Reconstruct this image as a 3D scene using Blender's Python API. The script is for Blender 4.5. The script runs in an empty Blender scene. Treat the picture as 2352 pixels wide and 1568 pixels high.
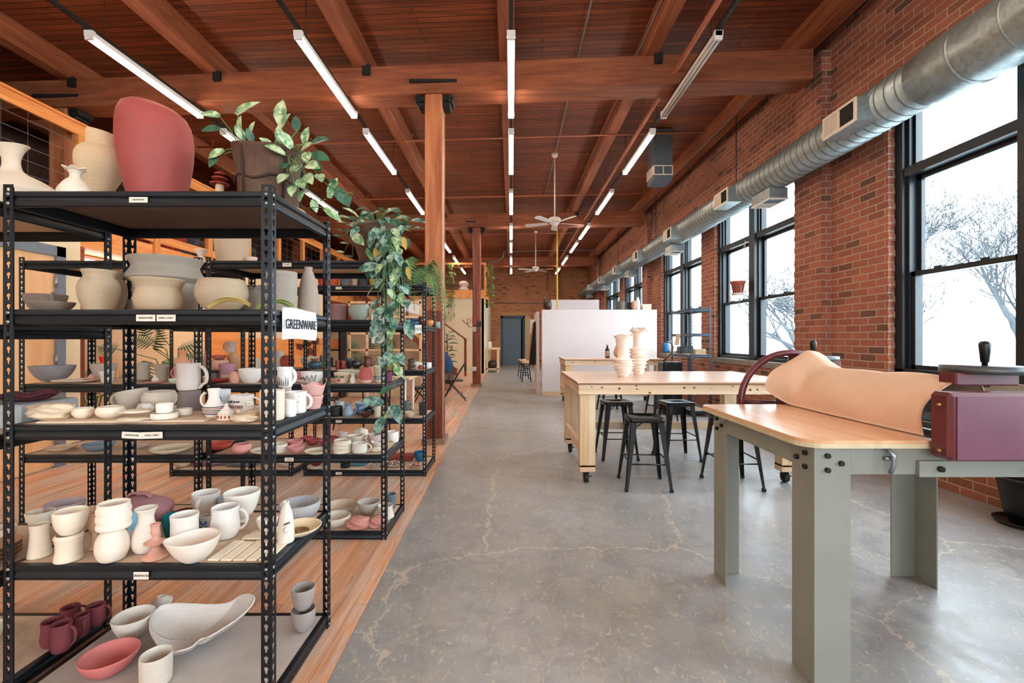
import bpy, math, random
from mathutils import Vector, Matrix
random.seed(7)
PI = math.pi
SC = bpy.context.scene
COL = SC.collection

# ---------------------------------------------------------------- camera
FPX, VX, VY, EYE = 1045.0, 1174.0, 778.0, 1.40
cam_d = bpy.data.cameras.new('camera')
cam_d.sensor_fit = 'HORIZONTAL'; cam_d.sensor_width = 36.0
cam_d.lens = 36.0 * FPX / 2352.0
cam_d.shift_x = (1176 - VX) / 2352.0
cam_d.shift_y = -(784 - VY) / 2352.0
cam_d.clip_end = 300
cam = bpy.data.objects.new('camera', cam_d); COL.objects.link(cam)
cam.location = (0, 0, EYE); cam.rotation_euler = (PI/2, 0, 0)
SC.camera = cam

# ---------------------------------------------------------------- light and exposure
SC.view_settings.view_transform = 'Standard'
SC.view_settings.look = 'None'
SC.view_settings.gamma = 1.0
SC.view_settings.use_curve_mapping = False
SC.view_settings.exposure = 1.50
SC.cycles.use_denoising = True
SC.cycles.max_bounces = 10
SC.cycles.diffuse_bounces = 5
SC.cycles.sample_clamp_indirect = 6.0
SC.cycles.caustics_reflective = False
SC.cycles.caustics_refractive = False
TUBE_STRENGTH = 15.0
TUBE_COLOR = (1.0, 0.82, 0.64)
w = bpy.data.worlds.new('overcast_sky'); SC.world = w; w.use_nodes = True
nt = w.node_tree; nt.nodes.clear()
wo = nt.nodes.new('ShaderNodeOutputWorld'); bg = nt.nodes.new('ShaderNodeBackground')
tc = nt.nodes.new('ShaderNodeTexCoord'); sp = nt.nodes.new('ShaderNodeSeparateXYZ')
cr = nt.nodes.new('ShaderNodeValToRGB')
cr.color_ramp.elements[0].position = 0.0; cr.color_ramp.elements[0].color = (0.70, 0.85, 0.96, 1)
cr.color_ramp.elements[1].position = 0.5; cr.color_ramp.elements[1].color = (0.80, 0.92, 1.0, 1)
nt.links.new(tc.outputs['Generated'], sp.inputs[0]); nt.links.new(sp.outputs['Z'], cr.inputs[0])
nt.links.new(cr.outputs[0], bg.inputs['Color']); bg.inputs['Strength'].default_value = 6.4
nt.links.new(bg.outputs[0], wo.inputs['Surface'])

# ---------------------------------------------------------------- helpers
def lin(h):
    h = h.lstrip('#'); o = []
    for i in (0, 2, 4):
        c = int(h[i:i+2], 16) / 255.0
        o.append(c/12.92 if c <= 0.04045 else ((c+0.055)/1.055)**2.4)
    return (o[0], o[1], o[2], 1.0)

def S(Y): return Y / FPX
def PX(x, y, Y):
    """world point seen at photo pixel x,y at distance Y"""
    return Vector(((x-VX)*S(Y), Y, EYE-(y-VY)*S(Y)))

MATS = {}
class NG:
    def __init__(s, name):
        s.m = bpy.data.materials.new(name); s.m.use_nodes = True
        s.t = s.m.node_tree; s.t.nodes.clear()
        s.out = s.n('ShaderNodeOutputMaterial'); s.b = s.n('ShaderNodeBsdfPrincipled')
        s.l(s.b.outputs[0], s.out.inputs['Surface'])
    def n(s, k, **kw):
        q = s.t.nodes.new(k)
        for a, v in kw.items(): setattr(q, a, v)
        return q
    def l(s, a, b): s.t.links.new(a, b)
    def val(s, sock, v):
        if hasattr(v, 'is_linked') or isinstance(v, bpy.types.NodeSocket): s.l(v, sock)
        else: sock.default_value = v
    def math(s, op, a, b=0.0, c=None):
        q = s.n('ShaderNodeMath', operation=op); s.val(q.inputs[0], a); s.val(q.inputs[1], b)
        if c is not None: s.val(q.inputs[2], c)
        return q.outputs[0]
    def coord(s, scale=(1,1,1), rot=(0,0,0), loc=(0,0,0)):
        t = s.n('ShaderNodeTexCoord'); mp = s.n('ShaderNodeMapping')
        mp.inputs['Scale'].default_value = scale; mp.inputs['Rotation'].default_value = rot
        mp.inputs['Location'].default_value = loc
        s.l(t.outputs['Object'], mp.inputs[0]); return mp.outputs[0]
    def noise(s, vec, scale, detail=4, rough=0.55, dist=0.0):
        q = s.n('ShaderNodeTexNoise'); q.inputs['Scale'].default_value = scale
        q.inputs['Detail'].default_value = detail; q.inputs['Roughness'].default_value = rough
        q.inputs['Distortion'].default_value = dist
        if vec is not None: s.l(vec, q.inputs['Vector'])
        return q.outputs['Fac']
    def ramp(s, fac, stops):
        q = s.n('ShaderNodeValToRGB'); e = q.color_ramp.elements
        while len(e) < len(stops): e.new(0.5)
        for i, (p, c) in enumerate(stops):
            e[i].position = p; e[i].color = c if len(c) == 4 else (*c, 1)
        s.l(fac, q.inputs[0]); return q.outputs[0]
    def mix(s, fac, a, b, mode='MIX'):
        q = s.n('ShaderNodeMixRGB', blend_type=mode)
        s.val(q.inputs[0], fac); s.val(q.inputs[1], a); s.val(q.inputs[2], b); return q.outputs[0]
    def bump(s, h, strength=0.3, dist=0.01):
        q = s.n('ShaderNodeBump'); q.inputs['Strength'].default_value = strength
        q.inputs['Distance'].default_value = dist; s.l(h, q.inputs['Height'])
        s.l(q.outputs[0], s.b.inputs['Normal'])
    def base(s, c): s.val(s.b.inputs['Base Color'], c)
    def done(s, rough=0.5, metal=0.0, spec=0.5):
        if not s.b.inputs['Roughness'].is_linked: s.val(s.b.inputs['Roughness'], rough)
        s.b.inputs['Metallic'].default_value = metal
        s.b.inputs['Specular IOR Level'].default_value = spec
        return s.m

def plain(name, col, rough=0.5, metal=0.0, var=0.12, nscale=14.0, bump=0.0, spec=0.4):
    """solid colour with a little procedural unevenness"""
    if name in MATS: return MATS[name]
    g = NG(name); c = lin(col) if isinstance(col, str) else col
    v = g.coord(); nz = g.noise(v, nscale, 5)
    d = tuple(max(0, x*(1-var)) for x in c[:3]) + (1,); e = tuple(min(1, x*(1+var)) for x in c[:3]) + (1,)
    g.base(g.ramp(nz, [(0.3, d), (0.7, e)]))
    if bump: g.bump(g.noise(v, nscale*6, 3), bump, 0.003)
    MATS[name] = g.done(rough, metal, spec); return MATS[name]

def clay(col, rough=0.85):
    """unglazed clay: fine throwing rings and speckle"""
    k = 'clay_' + col.strip('#') + ('g' if rough < 0.5 else '')
    if k in MATS: return MATS[k]
    g = NG(k); c = lin(col)
    v = g.coord(scale=(3, 3, 90)); rings = g.noise(v, 3.0, 3)
    bl = g.noise(g.coord(), 9.0, 4)
    d = tuple(x*0.92 for x in c[:3]) + (1,); e = tuple(min(1, x*1.05) for x in c[:3]) + (1,)
    g.base(g.ramp(g.math('ADD', g.math('MULTIPLY', rings, 0.5), g.math('MULTIPLY', bl, 0.5)), [(0.35, d), (0.65, e)]))
    g.bump(rings, 0.05 if rough > .5 else .02, 0.003)
    MATS[k] = g.done(rough, 0, 0.3 if rough > .5 else .6); return MATS[k]

class MB:
    """collects shapes into one mesh"""
    def __init__(s): s.v = []; s.f = []; s.mi = []; s.sm = []
    def add(s, vs, fs, mi=0, smooth=False):
        o = len(s.v); s.v += [tuple(p) for p in vs]
        for f in fs: s.f.append([i+o for i in f]); s.mi.append(mi); s.sm.append(smooth)
        return s
    def box(s, a, b, mi=0, M=None, bev=0.0):
        x0, y0, z0 = a; x1, y1, z1 = b
        if x0 > x1: x0, x1 = x1, x0
        if y0 > y1: y0, y1 = y1, y0
        if z0 > z1: z0, z1 = z1, z0
        if bev:
            return s.rbox((x0,y0,z0), (x1,y1,z1), bev, mi, M)
        vs = [Vector(p) for p in ((x0,y0,z0),(x1,y0,z0),(x1,y1,z0),(x0,y1,z0),(x0,y0,z1),(x1,y0,z1),(x1,y1,z1),(x0,y1,z1))]
        if M: vs = [M @ p for p in vs]
        return s.add(vs, [(0,3,2,1),(4,5,6,7),(0,1,5,4),(1,2,6,5),(2,3,7,6),(3,0,4,7)], mi)
    def rbox(s, a, b, r, mi=0, M=None):
        """box with chamfered edges"""
        x0,y0,z0 = a; x1,y1,z1 = b; r = min(r, (x1-x0)/2.01, (y1-y0)/2.01, (z1-z0)/2.01)
        vs = []; idx = {}
        for ix, x in ((0,x0),(1,x1)):
            for iy, y in ((0,y0),(1,y1)):
                for iz, z in ((0,z0),(1,z1)):
                    dx = r if ix == 0 else -r; dy = r if iy == 0 else -r; dz = r if iz == 0 else -r
                    for ax, p in ((0,(x,y+dy,z+dz)),(1,(x+dx,y,z+dz)),(2,(x+dx,y+dy,z))):
                        idx[(ix,iy,iz,ax)] = len(vs); vs.append(Vector(p))
        if M: vs = [M @ p for p in vs]
        fs = []
        for i in (0,1):
            q = [idx[(i,0,0,0)],idx[(i,1,0,0)],idx[(i,1,1,0)],idx[(i,0,1,0)]]; fs.append(q if i else q[::-1])
            q = [idx[(0,i,0,1)],idx[(1,i,0,1)],idx[(1,i,1,1)],idx[(0,i,1,1)]]; fs.append(q[::-1] if i else q)
            q = [idx[(0,0,i,2)],idx[(1,0,i,2)],idx[(1,1,i,2)],idx[(0,1,i,2)]]; fs.append(q if i else q[::-1])
        for i in (0,1):
            for j in (0,1):
                fs.append([idx[(0,i,j,1)],idx[(1,i,j,1)],idx[(1,i,j,2)],idx[(0,i,j,2)]])
                fs.append([idx[(i,0,j,0)],idx[(i,1,j,0)],idx[(i,1,j,2)],idx[(i,0,j,2)]])
                fs.append([idx[(i,j,0,0)],idx[(i,j,1,0)],idx[(i,j,1,1)],idx[(i,j,0,1)]])
                for k in (0,1): pass
        for k in (0,1):
            for i in (0,1):
                for j in (0,1): fs.append([idx[(i,j,k,0)],idx[(i,j,k,1)],idx[(i,j,k,2)]])
        return s.add(vs, fs, mi)
    def lathe(s, prof, seg=32, c=(0,0,0), mi=0, M=None, sx=1, sy=1, smooth=True, warp=None):
        """prof: list of (r,z)"""
        vs = []; fs = []; n = len(prof)
        for j in range(seg):
            a = 2*PI*j/seg
            for (r, z) in prof:
                p = Vector((r*math.cos(a)*sx, r*math.sin(a)*sy, z))
                if warp: p = warp(p, a, r, z)
                vs.append(p)
        for j in range(seg):
            k = (j+1) % seg
            for i in range(n-1): fs.append((j*n+i, k*n+i, k*n+i+1, j*n+i+1))
        for e in (0, n-1):
            if prof[e][0] > 1e-6:
                cap = [j*n+e for j in range(seg)]; fs.append(cap[::-1] if e == 0 else cap)
        if M: vs = [M @ p for p in vs]
        c = Vector(c); vs = [p + c for p in vs]
        return s.add(vs, fs, mi, smooth)
    def cyl(s, a, b, r, r2=None, seg=12, mi=0, smooth=True):
        return s.tube([a, b], [r, r if r2 is None else r2], seg, mi, smooth)
    def tube(s, pts, rad, seg=8, mi=0, smooth=True, closed=False, flat=1.0):
        pts = [Vector(p) for p in pts]; n = len(pts)
        if not isinstance(rad, (list, tuple)): rad = [rad]*n
        vs = []; fs = []; up = None
        for i, p in enumerate(pts):
            if closed: d = pts[(i+1) % n] - pts[i-1]
            else: d = pts[min(i+1, n-1)] - pts[max(i-1, 0)]
            if d.length < 1e-9: d = Vector((0,0,1))
            d.normalize()
            if up is None:
                up = Vector((0,0,1)) if abs(d.z) < 0.9 else Vector((1,0,0))
            sd = d.cross(up)
            if sd.length < 1e-6: sd = d.cross(Vector((0.3,1,0.2)))
            sd.normalize(); u2 = sd.cross(d).normalized(); up = u2
            for j in range(seg):
                a = 2*PI*j/seg
                vs.append(p + sd*math.cos(a)*rad[i]*flat + u2*math.sin(a)*rad[i])
        m = n if closed else n-1
        for i in range(m):
            k = (i+1) % n
            for j in range(seg):
                l = (j+1) % seg
                fs.append((i*seg+j, i*seg+l, k*seg+l, k*seg+j))
        if not closed:
            fs.append(list(range(seg))[::-1]); fs.append([(n-1)*seg+j for j in range(seg)])
        return s.add(vs, fs, mi, smooth)
    def prism(s, poly, z0, z1, mi=0, M=None, smooth=False):
        """poly: list of xy"""
        n = len(poly); vs = [Vector((x, y, z0)) for x, y in poly] + [Vector((x, y, z1)) for x, y in poly]
        if M: vs = [M @ p for p in vs]
        fs = [list(range(n))[::-1], [n+i for i in range(n)]]
        for i in range(n):
            k = (i+1) % n; fs.append((i, k, n+k, n+i))
        return s.add(vs, fs, mi, smooth)
    def grid(s, fn, nu, nv, mi=0, smooth=True, thick=0.0):
        base = [[Vector(fn(i/nu, j/nv)) for j in range(nv+1)] for i in range(nu+1)]
        vs = [p for r in base for p in r]; W = nv+1
        fs = [(i*W+j, (i+1)*W+j, (i+1)*W+j+1, i*W+j+1) for i in range(nu) for j in range(nv)]
        s.add(vs, fs, mi, smooth)
        if thick:
            nv2 = []
            for i in range(nu+1):
                for j in range(nv+1):
                    a = base[min(i+1, nu)][j]-base[max(i-1, 0)][j]; b = base[i][min(j+1, nv)]-base[i][max(j-1, 0)]
                    q = a.cross(b); q = q.normalized() if q.length > 1e-9 else Vector((0,0,1))
                    nv2.append(base[i][j]-q*thick)
            s.add(nv2, [f[::-1] for f in fs], mi, smooth)
            o = len(s.v)-2*len(vs); L = len(vs)
            rim = [i*W for i in range(nu+1)] + [nu*W+j for j in range(1, W)] + [i*W+nv for i in range(nu-1, -1, -1)] + [j for j in range(nv-1, 0, -1)]
            for q in range(len(rim)):
                a = rim[q]; b = rim[(q+1) % len(rim)]
                s.f.append([o+a, o+b, o+L+b, o+L+a]); s.mi.append(mi); s.sm.append(False)
        return s
    def mesh(s, name, mats):
        me = bpy.data.meshes.new(name); me.from_pydata(s.v, [], s.f)
        if not isinstance(mats, (list, tuple)): mats = [mats]
        for m in mats: me.materials.append(m)
        me.polygons.foreach_set('material_index', s.mi); me.polygons.foreach_set('use_smooth', s.sm)
        me.update(); return me
    def build(s, name, mats, parent=None, loc=None, rot=None):
        o = bpy.data.objects.new(name, s.mesh(name, mats)); COL.objects.link(o)
        if parent is not None: o.parent = parent
        if loc is not None: o.location = loc
        if rot is not None: o.rotation_euler = rot
        return o

def tag(o, label=None, cat=None, group=None, kind=None):
    if label: o['label'] = label
    if cat: o['category'] = cat
    if group: o['group'] = group
    if kind: o['kind'] = kind
    return o
def empty(name, loc=(0,0,0), rz=0.0, label=None, cat=None, group=None, kind=None):
    o = bpy.data.objects.new(name, None); COL.objects.link(o); o.location = loc; o.rotation_euler = (0,0,rz)
    o.empty_display_size = 0.1
    return tag(o, label, cat, group, kind)
def structure(o): o['kind'] = 'structure'; return o
def copy_tree(o, parent=None, label=None):
    c = o.copy(); COL.objects.link(c)
    if parent is not None: c.parent = parent
    for ch in list(o.children): copy_tree(ch, c)
    if label: c['label'] = label
    return c
def text(parent, body, size, loc, rot, mat, name='lettering', ext=0.0004, sx=1.0):
    cu = bpy.data.curves.new(name, 'FONT'); cu.body = body; cu.size = size; cu.extrude = ext
    cu.align_x = 'CENTER'; cu.align_y = 'CENTER'; cu.resolution_u = 2
    cu.materials.append(mat)
    t = bpy.data.objects.new('t', cu); me = bpy.data.meshes.new_from_object(t); bpy.data.objects.remove(t); bpy.data.curves.remove(cu)
    o = bpy.data.objects.new(name, me); COL.objects.link(o); o.parent = parent
    o.location = loc; o.rotation_euler = rot; o.scale = (sx, 1, 1); return o

# ---------------------------------------------------------------- shared materials
def wood_mat(name, c1, c2, c3, axis=0, board=0.0, rough=0.6, grain=1.0, length=3.0, gap=0.02, bump=0.25, rot=0.0, tri=False):
    """grain along an axis; optional boards. Boards: rows stacked across the grain."""
    if name in MATS: return MATS[name]
    g = NG(name); sc = [9.0, 9.0, 9.0]; sc[axis] = 0.6
    v = g.coord(scale=tuple(x*grain for x in sc), rot=(0, 0, rot))
    n1 = g.noise(v, 1.6, 6, 0.6, 0.6)
    n2 = g.noise(g.coord(), 1.1, 3)
    f = g.math('ADD', g.math('MULTIPLY', n1, 0.75), g.math('MULTIPLY', n2, 0.25))
    col = g.ramp(f, [(0.32, lin(c1)), (0.5, lin(c2)), (0.68, lin(c3))])
    h = n1
    if board:
        t = g.n('ShaderNodeTexCoord'); mp = g.n('ShaderNodeMapping'); mp.inputs['Rotation'].default_value = (0, 0, rot)
        g.l(t.outputs['Object'], mp.inputs[0]); sx = g.n('ShaderNodeSeparateXYZ'); g.l(mp.outputs[0], sx.inputs[0])
        cb = g.n('ShaderNodeCombineXYZ')
        a, b = ('X', 'Y') if axis == 0 else ('Y', 'X')
        g.l(sx.outputs[a], cb.inputs[0]); g.l(sx.outputs[b], cb.inputs[1])
        br = g.n('ShaderNodeTexBrick'); g.l(cb.outputs[0], br.inputs[0])
        br.inputs['Scale'].default_value = 1.0; br.inputs['Brick Width'].default_value = length
        br.inputs['Row Height'].default_value = board; br.inputs['Mortar Size'].default_value = gap*board
        br.inputs['Mortar Smooth'].default_value = 0.3; br.offset = 0.37; br.offset_frequency = 2
        br.inputs['Color1'].default_value = (0.62, 0.62, 0.62, 1); br.inputs['Color2'].default_value = (1, 1, 1, 1)
        br.inputs['Mortar'].default_value = (0.16, 0.12, 0.10, 1)
        col = g.mix(1.0, col, br.outputs['Color'], 'MULTIPLY')
        h = g.math('SUBTRACT', g.math('MULTIPLY', n1, 0.25), br.outputs['Fac'])
    g.base(col); g.bump(h, bump, 0.006)
    MATS[name] = g.done(rough, 0, 0.35); return MATS[name]

M_CEIL = wood_mat('ceiling_planks', '5c2816', '7d3d20', '9b5331', axis=0, board=0.095, rough=0.55, rot=0.068, gap=0.07, length=4.2, bump=0.5)
M_BEAM = wood_mat('beam_timber_across', '6a3620', '874a2d', 'a25f3d', axis=0, rough=0.65, bump=0.35, rot=0.068)
M_JOIST = wood_mat('joist_timber_along', '6a3620', '874a2d', 'a25f3d', axis=1, rough=0.65, bump=0.35)
M_COLUMN = wood_mat('column_timber', '99492b', 'b9663f', 'cc7c50', axis=2, rough=0.6, bump=0.3)
def stained_column():
    g = NG('column_with_stained_foot'); v = g.coord(scale=(9, 9, .6)); n = g.noise(v, 1.6, 6, .6, .6)
    a = g.ramp(n, [(0.32, lin('8f4f2c')), (0.5, lin('b0683e')), (0.68, lin('c47c50'))]); c = g.ramp(n, [(0.32, lin('5e2a18')), (0.5, lin('7a3b22')), (0.68, lin('8f4c30'))])
    t = g.n('ShaderNodeTexCoord'); s = g.n('ShaderNodeSeparateXYZ'); g.l(t.outputs['Object'], s.inputs[0])
    f = g.ramp(g.math('ADD', s.outputs['Z'], g.math('MULTIPLY', n, .25)), [(0.0, (0,0,0,1)), (1.0, (1,1,1,1))])
    q = g.math('GREATER_THAN', g.math('ADD', s.outputs['Z'], g.math('MULTIPLY', n, .15)), 1.85)
    g.base(g.mix(q, c, a)); g.bump(n, .3, .006); return g.done(.6, 0, .35)
M_COLUMN = stained_column()
M_COLRED = wood_mat('column_stained_timber', '6a2c18', '874024', '9a5232', axis=2, rough=0.5, bump=0.3)
M_PINE = wood_mat('pine_lumber_x', 'c79f78', 'dcbb98', 'e8cfb2', axis=0, rough=0.55, bump=0.12)
M_PINEY = wood_mat('pine_lumber_y', 'c69e78', 'd9b796', 'e6cdb0', axis=1, rough=0.55, bump=0.12)
M_PINEZ = wood_mat('pine_lumber_z', 'c49a70', 'dab78f', 'e6cba8', axis=2, rough=0.55, bump=0.12)
M_PLYTOP = wood_mat('plywood_top', 'cfa78b', 'dcb9a0', 'e6c8b2', axis=0, rough=0.28, grain=0.7, bump=0.04)
M_PLYWALL = wood_mat('plywood_sheet', 'd88c4c', 'e6a05e', 'efb274', axis=0, rough=0.6, grain=0.5, bump=0.05)
M_FIR = wood_mat('loft_fir_y', 'c97838', 'df8f4c', 'eda766', axis=1, rough=0.5, bump=0.1)
M_FIRZ = wood_mat('loft_fir_z', 'bd6c30', 'd38543', 'e39a58', axis=2, rough=0.5, bump=0.1)
M_BOARD = plain('particle_board', 'cdb49c', 0.85, var=0.12, nscale=40, bump=0.1)
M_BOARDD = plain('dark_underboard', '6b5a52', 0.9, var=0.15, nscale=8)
M_STEEL = plain('black_blue_steel', '080f17', 0.38, var=0.3, nscale=6, spec=0.35)
M_STEELB = plain('blue_steel', '122b40', 0.4, var=0.2, nscale=6, spec=0.6)
M_RIVET = plain('rivet_metal', '9aa0a4', 0.35, metal=0.9)
M_BLACK = plain('black_enamel', '07090b', 0.3, var=0.2, spec=0.45)
M_IRON = plain('black_iron', '15130f', 0.6)
M_WHITE = plain('white_paint', 'e6ddd4', 0.6, var=0.03)
M_CREAMW = plain('cream_wall_paint', 'e4cfab', 0.85, var=0.04, nscale=2)
M_PARTI = plain('pale_partition_paint', 'd9cfcd', 0.8, var=0.03, nscale=2)
M_PAPER = plain('label_paper', 'e3d3c0', 0.85, var=0.05)
M_WPAPER = plain('white_paper', 'eeeeee', 0.85, var=0.02)
M_INK = plain('marker_ink', '2b2b33', 0.8)
M_GREYPAINT = plain('grey_green_machine_paint', '88877c', 0.5, var=0.06, nscale=5, spec=0.45)
M_MAROON = plain('maroon_machine_paint', '5c1d22', 0.35, var=0.12, nscale=6, spec=0.55)
M_PURPLE = plain('maroon_panel_paint', '6a3c4b', 0.38, var=0.15, nscale=5, spec=0.6)
M_CHROME = plain('worn_metal', '8d9296', 0.35, metal=0.8)
M_GALV = None

def brick_mat(name, c1, c2, dark, mortar, rough=0.85, scale=1.0, soot=0.35):
    g = NG(name)
    t = g.n('ShaderNodeTexCoord'); sx = g.n('ShaderNodeSeparateXYZ'); g.l(t.outputs['Object'], sx.inputs[0])
    ge = g.n('ShaderNodeNewGeometry'); sn = g.n('ShaderNodeSeparateXYZ'); g.l(ge.outputs['Normal'], sn.inputs[0])
    ax = g.math('GREATER_THAN', g.math('ABSOLUTE', sn.outputs['X']), 0.5)
    u = g.math('ADD', g.math('MULTIPLY', sx.outputs['Y'], ax), g.math('MULTIPLY', sx.outputs['X'], g.math('SUBTRACT', 1.0, ax)))
    wob = g.noise(g.coord(), 2.2, 3)
    fine = g.noise(g.coord(), 38, 4)
    u2 = g.math('ADD', u, g.math('MULTIPLY', fine, 0.012))
    v2 = g.math('ADD', sx.outputs['Z'], g.math('ADD', g.math('MULTIPLY', wob, 0.02), g.math('MULTIPLY', fine, 0.007)))
    cb = g.n('ShaderNodeCombineXYZ'); g.l(u2, cb.inputs[0]); g.l(v2, cb.inputs[1])
    br = g.n('ShaderNodeTexBrick'); g.l(cb.outputs[0], br.inputs[0])
    br.inputs['Scale'].default_value = scale; br.inputs['Brick Width'].default_value = 0.235
    br.inputs['Row Height'].default_value = 0.083; br.inputs['Mortar Size'].default_value = 0.0075
    br.inputs['Mortar Smooth'].default_value = 0.25; br.offset = 0.5
    br.inputs['Color1'].default_value = (0, 0, 0, 1); br.inputs['Color2'].default_value = (1, 1, 1, 1)
    br.inputs['Mortar'].default_value = (0.5, 0.5, 0.5, 1)
    tone = g.ramp(br.outputs['Color'], [(0.0, lin(dark)), (0.14, lin(c1)), (0.6, lin(c2)), (1.0, lin(c1))])
    blot = g.noise(g.coord(), 0.9, 5)
    tone = g.mix(g.math('MULTIPLY', g.ramp(blot, [(0.45, (0,0,0,1)), (0.7, (1,1,1,1))]), soot), tone, lin(dark))
    tone = g.mix(g.math('MULTIPLY', fine, 0.35), tone, lin(mortar))
    g.base(g.mix(br.outputs['Fac'], tone, lin(mortar)))
    g.bump(g.math('SUBTRACT', g.math('MULTIPLY', fine, 0.35), br.outputs['Fac']), 0.7, 0.012)
    return g.done(rough, 0, 0.25)
M_BRICK = brick_mat('red_brick', '8c4430', 'a85a40', '47261f', 'ab917e')
M_BRICKB = brick_mat('back_wall_brick', 'b0643f', 'c47a50', '5a3222', 'b08d6c', soot=0.5)  # same brick in a raised orange tone, warm lamplight put into its colour

def concrete():
    g = NG('worn_concrete'); v = g.coord()
    big = g.noise(v, 0.8, 5, 0.6); mid = g.noise(v, 5.0, 6, 0.7, 0.5); fine = g.noise(v, 60, 3)
    col = g.ramp(big, [(0.3, lin('85837f')), (0.5, lin('989694')), (0.72, lin('a9a9ab'))])
    warm = g.noise(g.coord(loc=(3, 7, 0)), 2.3, 6, 0.75, 0.8)
    col = g.mix(g.math('MULTIPLY', g.ramp(warm, [(0.5, (0,0,0,1)), (0.68, (1,1,1,1))]), 0.5), col, lin('b0a190'))
    col = g.mix(g.math('MULTIPLY', g.ramp(mid, [(0.40, (1,1,1,1)), (0.54, (0,0,0,1))]), 0.45), col, lin('77787b'))
    # chips that show pale aggregate
    ch = g.noise(g.coord(scale=(1.3, .8, 1)), 17, 7, 0.8, 1.6)
    col = g.mix(g.ramp(ch, [(0.575, (0,0,0,1)), (0.60, (.75,.75,.75,1))]), col, lin('c9b7a1'))
    # wandering cracks
    vo = g.n('ShaderNodeTexVoronoi', feature='DISTANCE_TO_EDGE'); vo.inputs['Scale'].default_value = 0.55
    wv = g.n('ShaderNodeMixRGB', blend_type='ADD'); wv.inputs[0].default_value = 0.35
    nn = g.n('ShaderNodeTexNoise'); nn.inputs['Scale'].default_value = 3.5; nn.inputs['Detail'].default_value = 6
    nn.inputs['Roughness'].default_value = 0.75
    g.l(v, nn.inputs['Vector']); g.l(v, wv.inputs[1]); g.l(nn.outputs['Color'], wv.inputs[2]); g.l(wv.outputs[0], vo.inputs['Vector'])
    crk = g.ramp(vo.outputs['Distance'], [(0.0, (1,1,1,1)), (0.007, (0,0,0,1))])
    gate = g.ramp(g.noise(v, 1.1, 2), [(0.36, (0,0,0,1)), (0.42, (1,1,1,1))])
    cf = g.math('MULTIPLY', crk, gate)
    col = g.mix(g.math('MULTIPLY', cf, 0.8), col, lin('cdbda8'))
    g.base(col); g.l(g.ramp(mid, [(0.3, (.28,.28,.28,1)), (0.7, (.5,.5,.5,1))]), g.b.inputs['Roughness'])
    g.bump(g.math('SUBTRACT', g.math('MULTIPLY', mid, 0.6), cf), 0.12, 0.006)
    return g.done(0.4, 0, 0.45)
M_CONC = concrete()

def woodfloor():
    g = NG('worn_orange_plank_floor')
    t = g.n('ShaderNodeTexCoord'); sx = g.n('ShaderNodeSeparateXYZ'); g.l(t.outputs['Object'], sx.inputs[0])
    cb = g.n('ShaderNodeCombineXYZ'); g.l(sx.outputs['Y'], cb.inputs[0]); g.l(sx.outputs['X'], cb.inputs[1])
    br = g.n('ShaderNodeTexBrick'); g.l(cb.outputs[0], br.inputs[0])
    br.inputs['Scale'].default_value = 1.0; br.inputs['Brick Width'].default_value = 2.4
    br.inputs['Row Height'].default_value = 0.075; br.inputs['Mortar Size'].default_value = 0.0011
    br.inputs['Color1'].default_value = (0.78, 0.78, 0.78, 1); br.inputs['Color2'].default_value = (1, 1, 1, 1)
    br.inputs['Mortar'].default_value = (0.3, 0.25, 0.22, 1); br.offset = 0.41
    grain = g.noise(g.coord(scale=(14, 0.9, 1)), 1.4, 7, 0.7, 0.5)
    worn = g.noise(g.coord(scale=(5, 0.8, 1)), 1.5, 6, 0.75, 0.6)
    big = g.noise(g.coord(), 0.6, 3)
    col = g.ramp(grain, [(0.3, lin('c08560')), (0.5, lin('dfa078')), (0.7, lin('ecb895'))])
    wf = g.ramp(g.math('ADD', g.math('MULTIPLY', worn, 0.6), g.math('MULTIPLY', big, 0.4)), [(0.44, (0,0,0,1)), (0.56, (1,1,1,1))])
    col = g.mix(g.math('MULTIPLY', wf, 0.9), col, g.ramp(grain, [(0.35, lin('b09d8e')), (0.6, lin('dccabb'))]))
    dk = g.noise(g.coord(scale=(9, 0.7, 1), loc=(5, 2, 0)), 1.2, 6, 0.8, 0.8)
    col = g.mix(g.math('MULTIPLY', g.ramp(dk, [(0.6, (0,0,0,1)), (0.7, (1,1,1,1))]), 0.6), col, lin('5e463a'))
    g.base(g.mix(1.0, col, br.outputs['Color'], 'MULTIPLY'))
    g.bump(g.math('SUBTRACT', g.math('MULTIPLY', grain, 0.3), br.outputs['Fac']), 0.3, 0.004)
    return g.done(0.48, 0, 0.4)
M_WFLOOR = woodfloor()

def galvanized():
    g = NG('galvanized_steel')
    vo = g.n('ShaderNodeTexVoronoi'); vo.inputs['Scale'].default_value = 28; g.l(g.coord(), vo.inputs['Vector'])
    n = g.noise(g.coord(), 3, 5)
    c = g.ramp(vo.outputs['Color'], [(0.0, lin('7f8a8c')), (1.0, lin('a3acab'))])
    c = g.mix(g.math('MULTIPLY', n, 0.5), c, lin('82857f'))
    g.base(c); g.l(g.ramp(n, [(0.3, (.34,.34,.34,1)), (0.7, (.5,.5,.5,1))]), g.b.inputs['Roughness'])
    return g.done(0.4, 0.65, 0.5)
M_GALV = galvanized()

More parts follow.
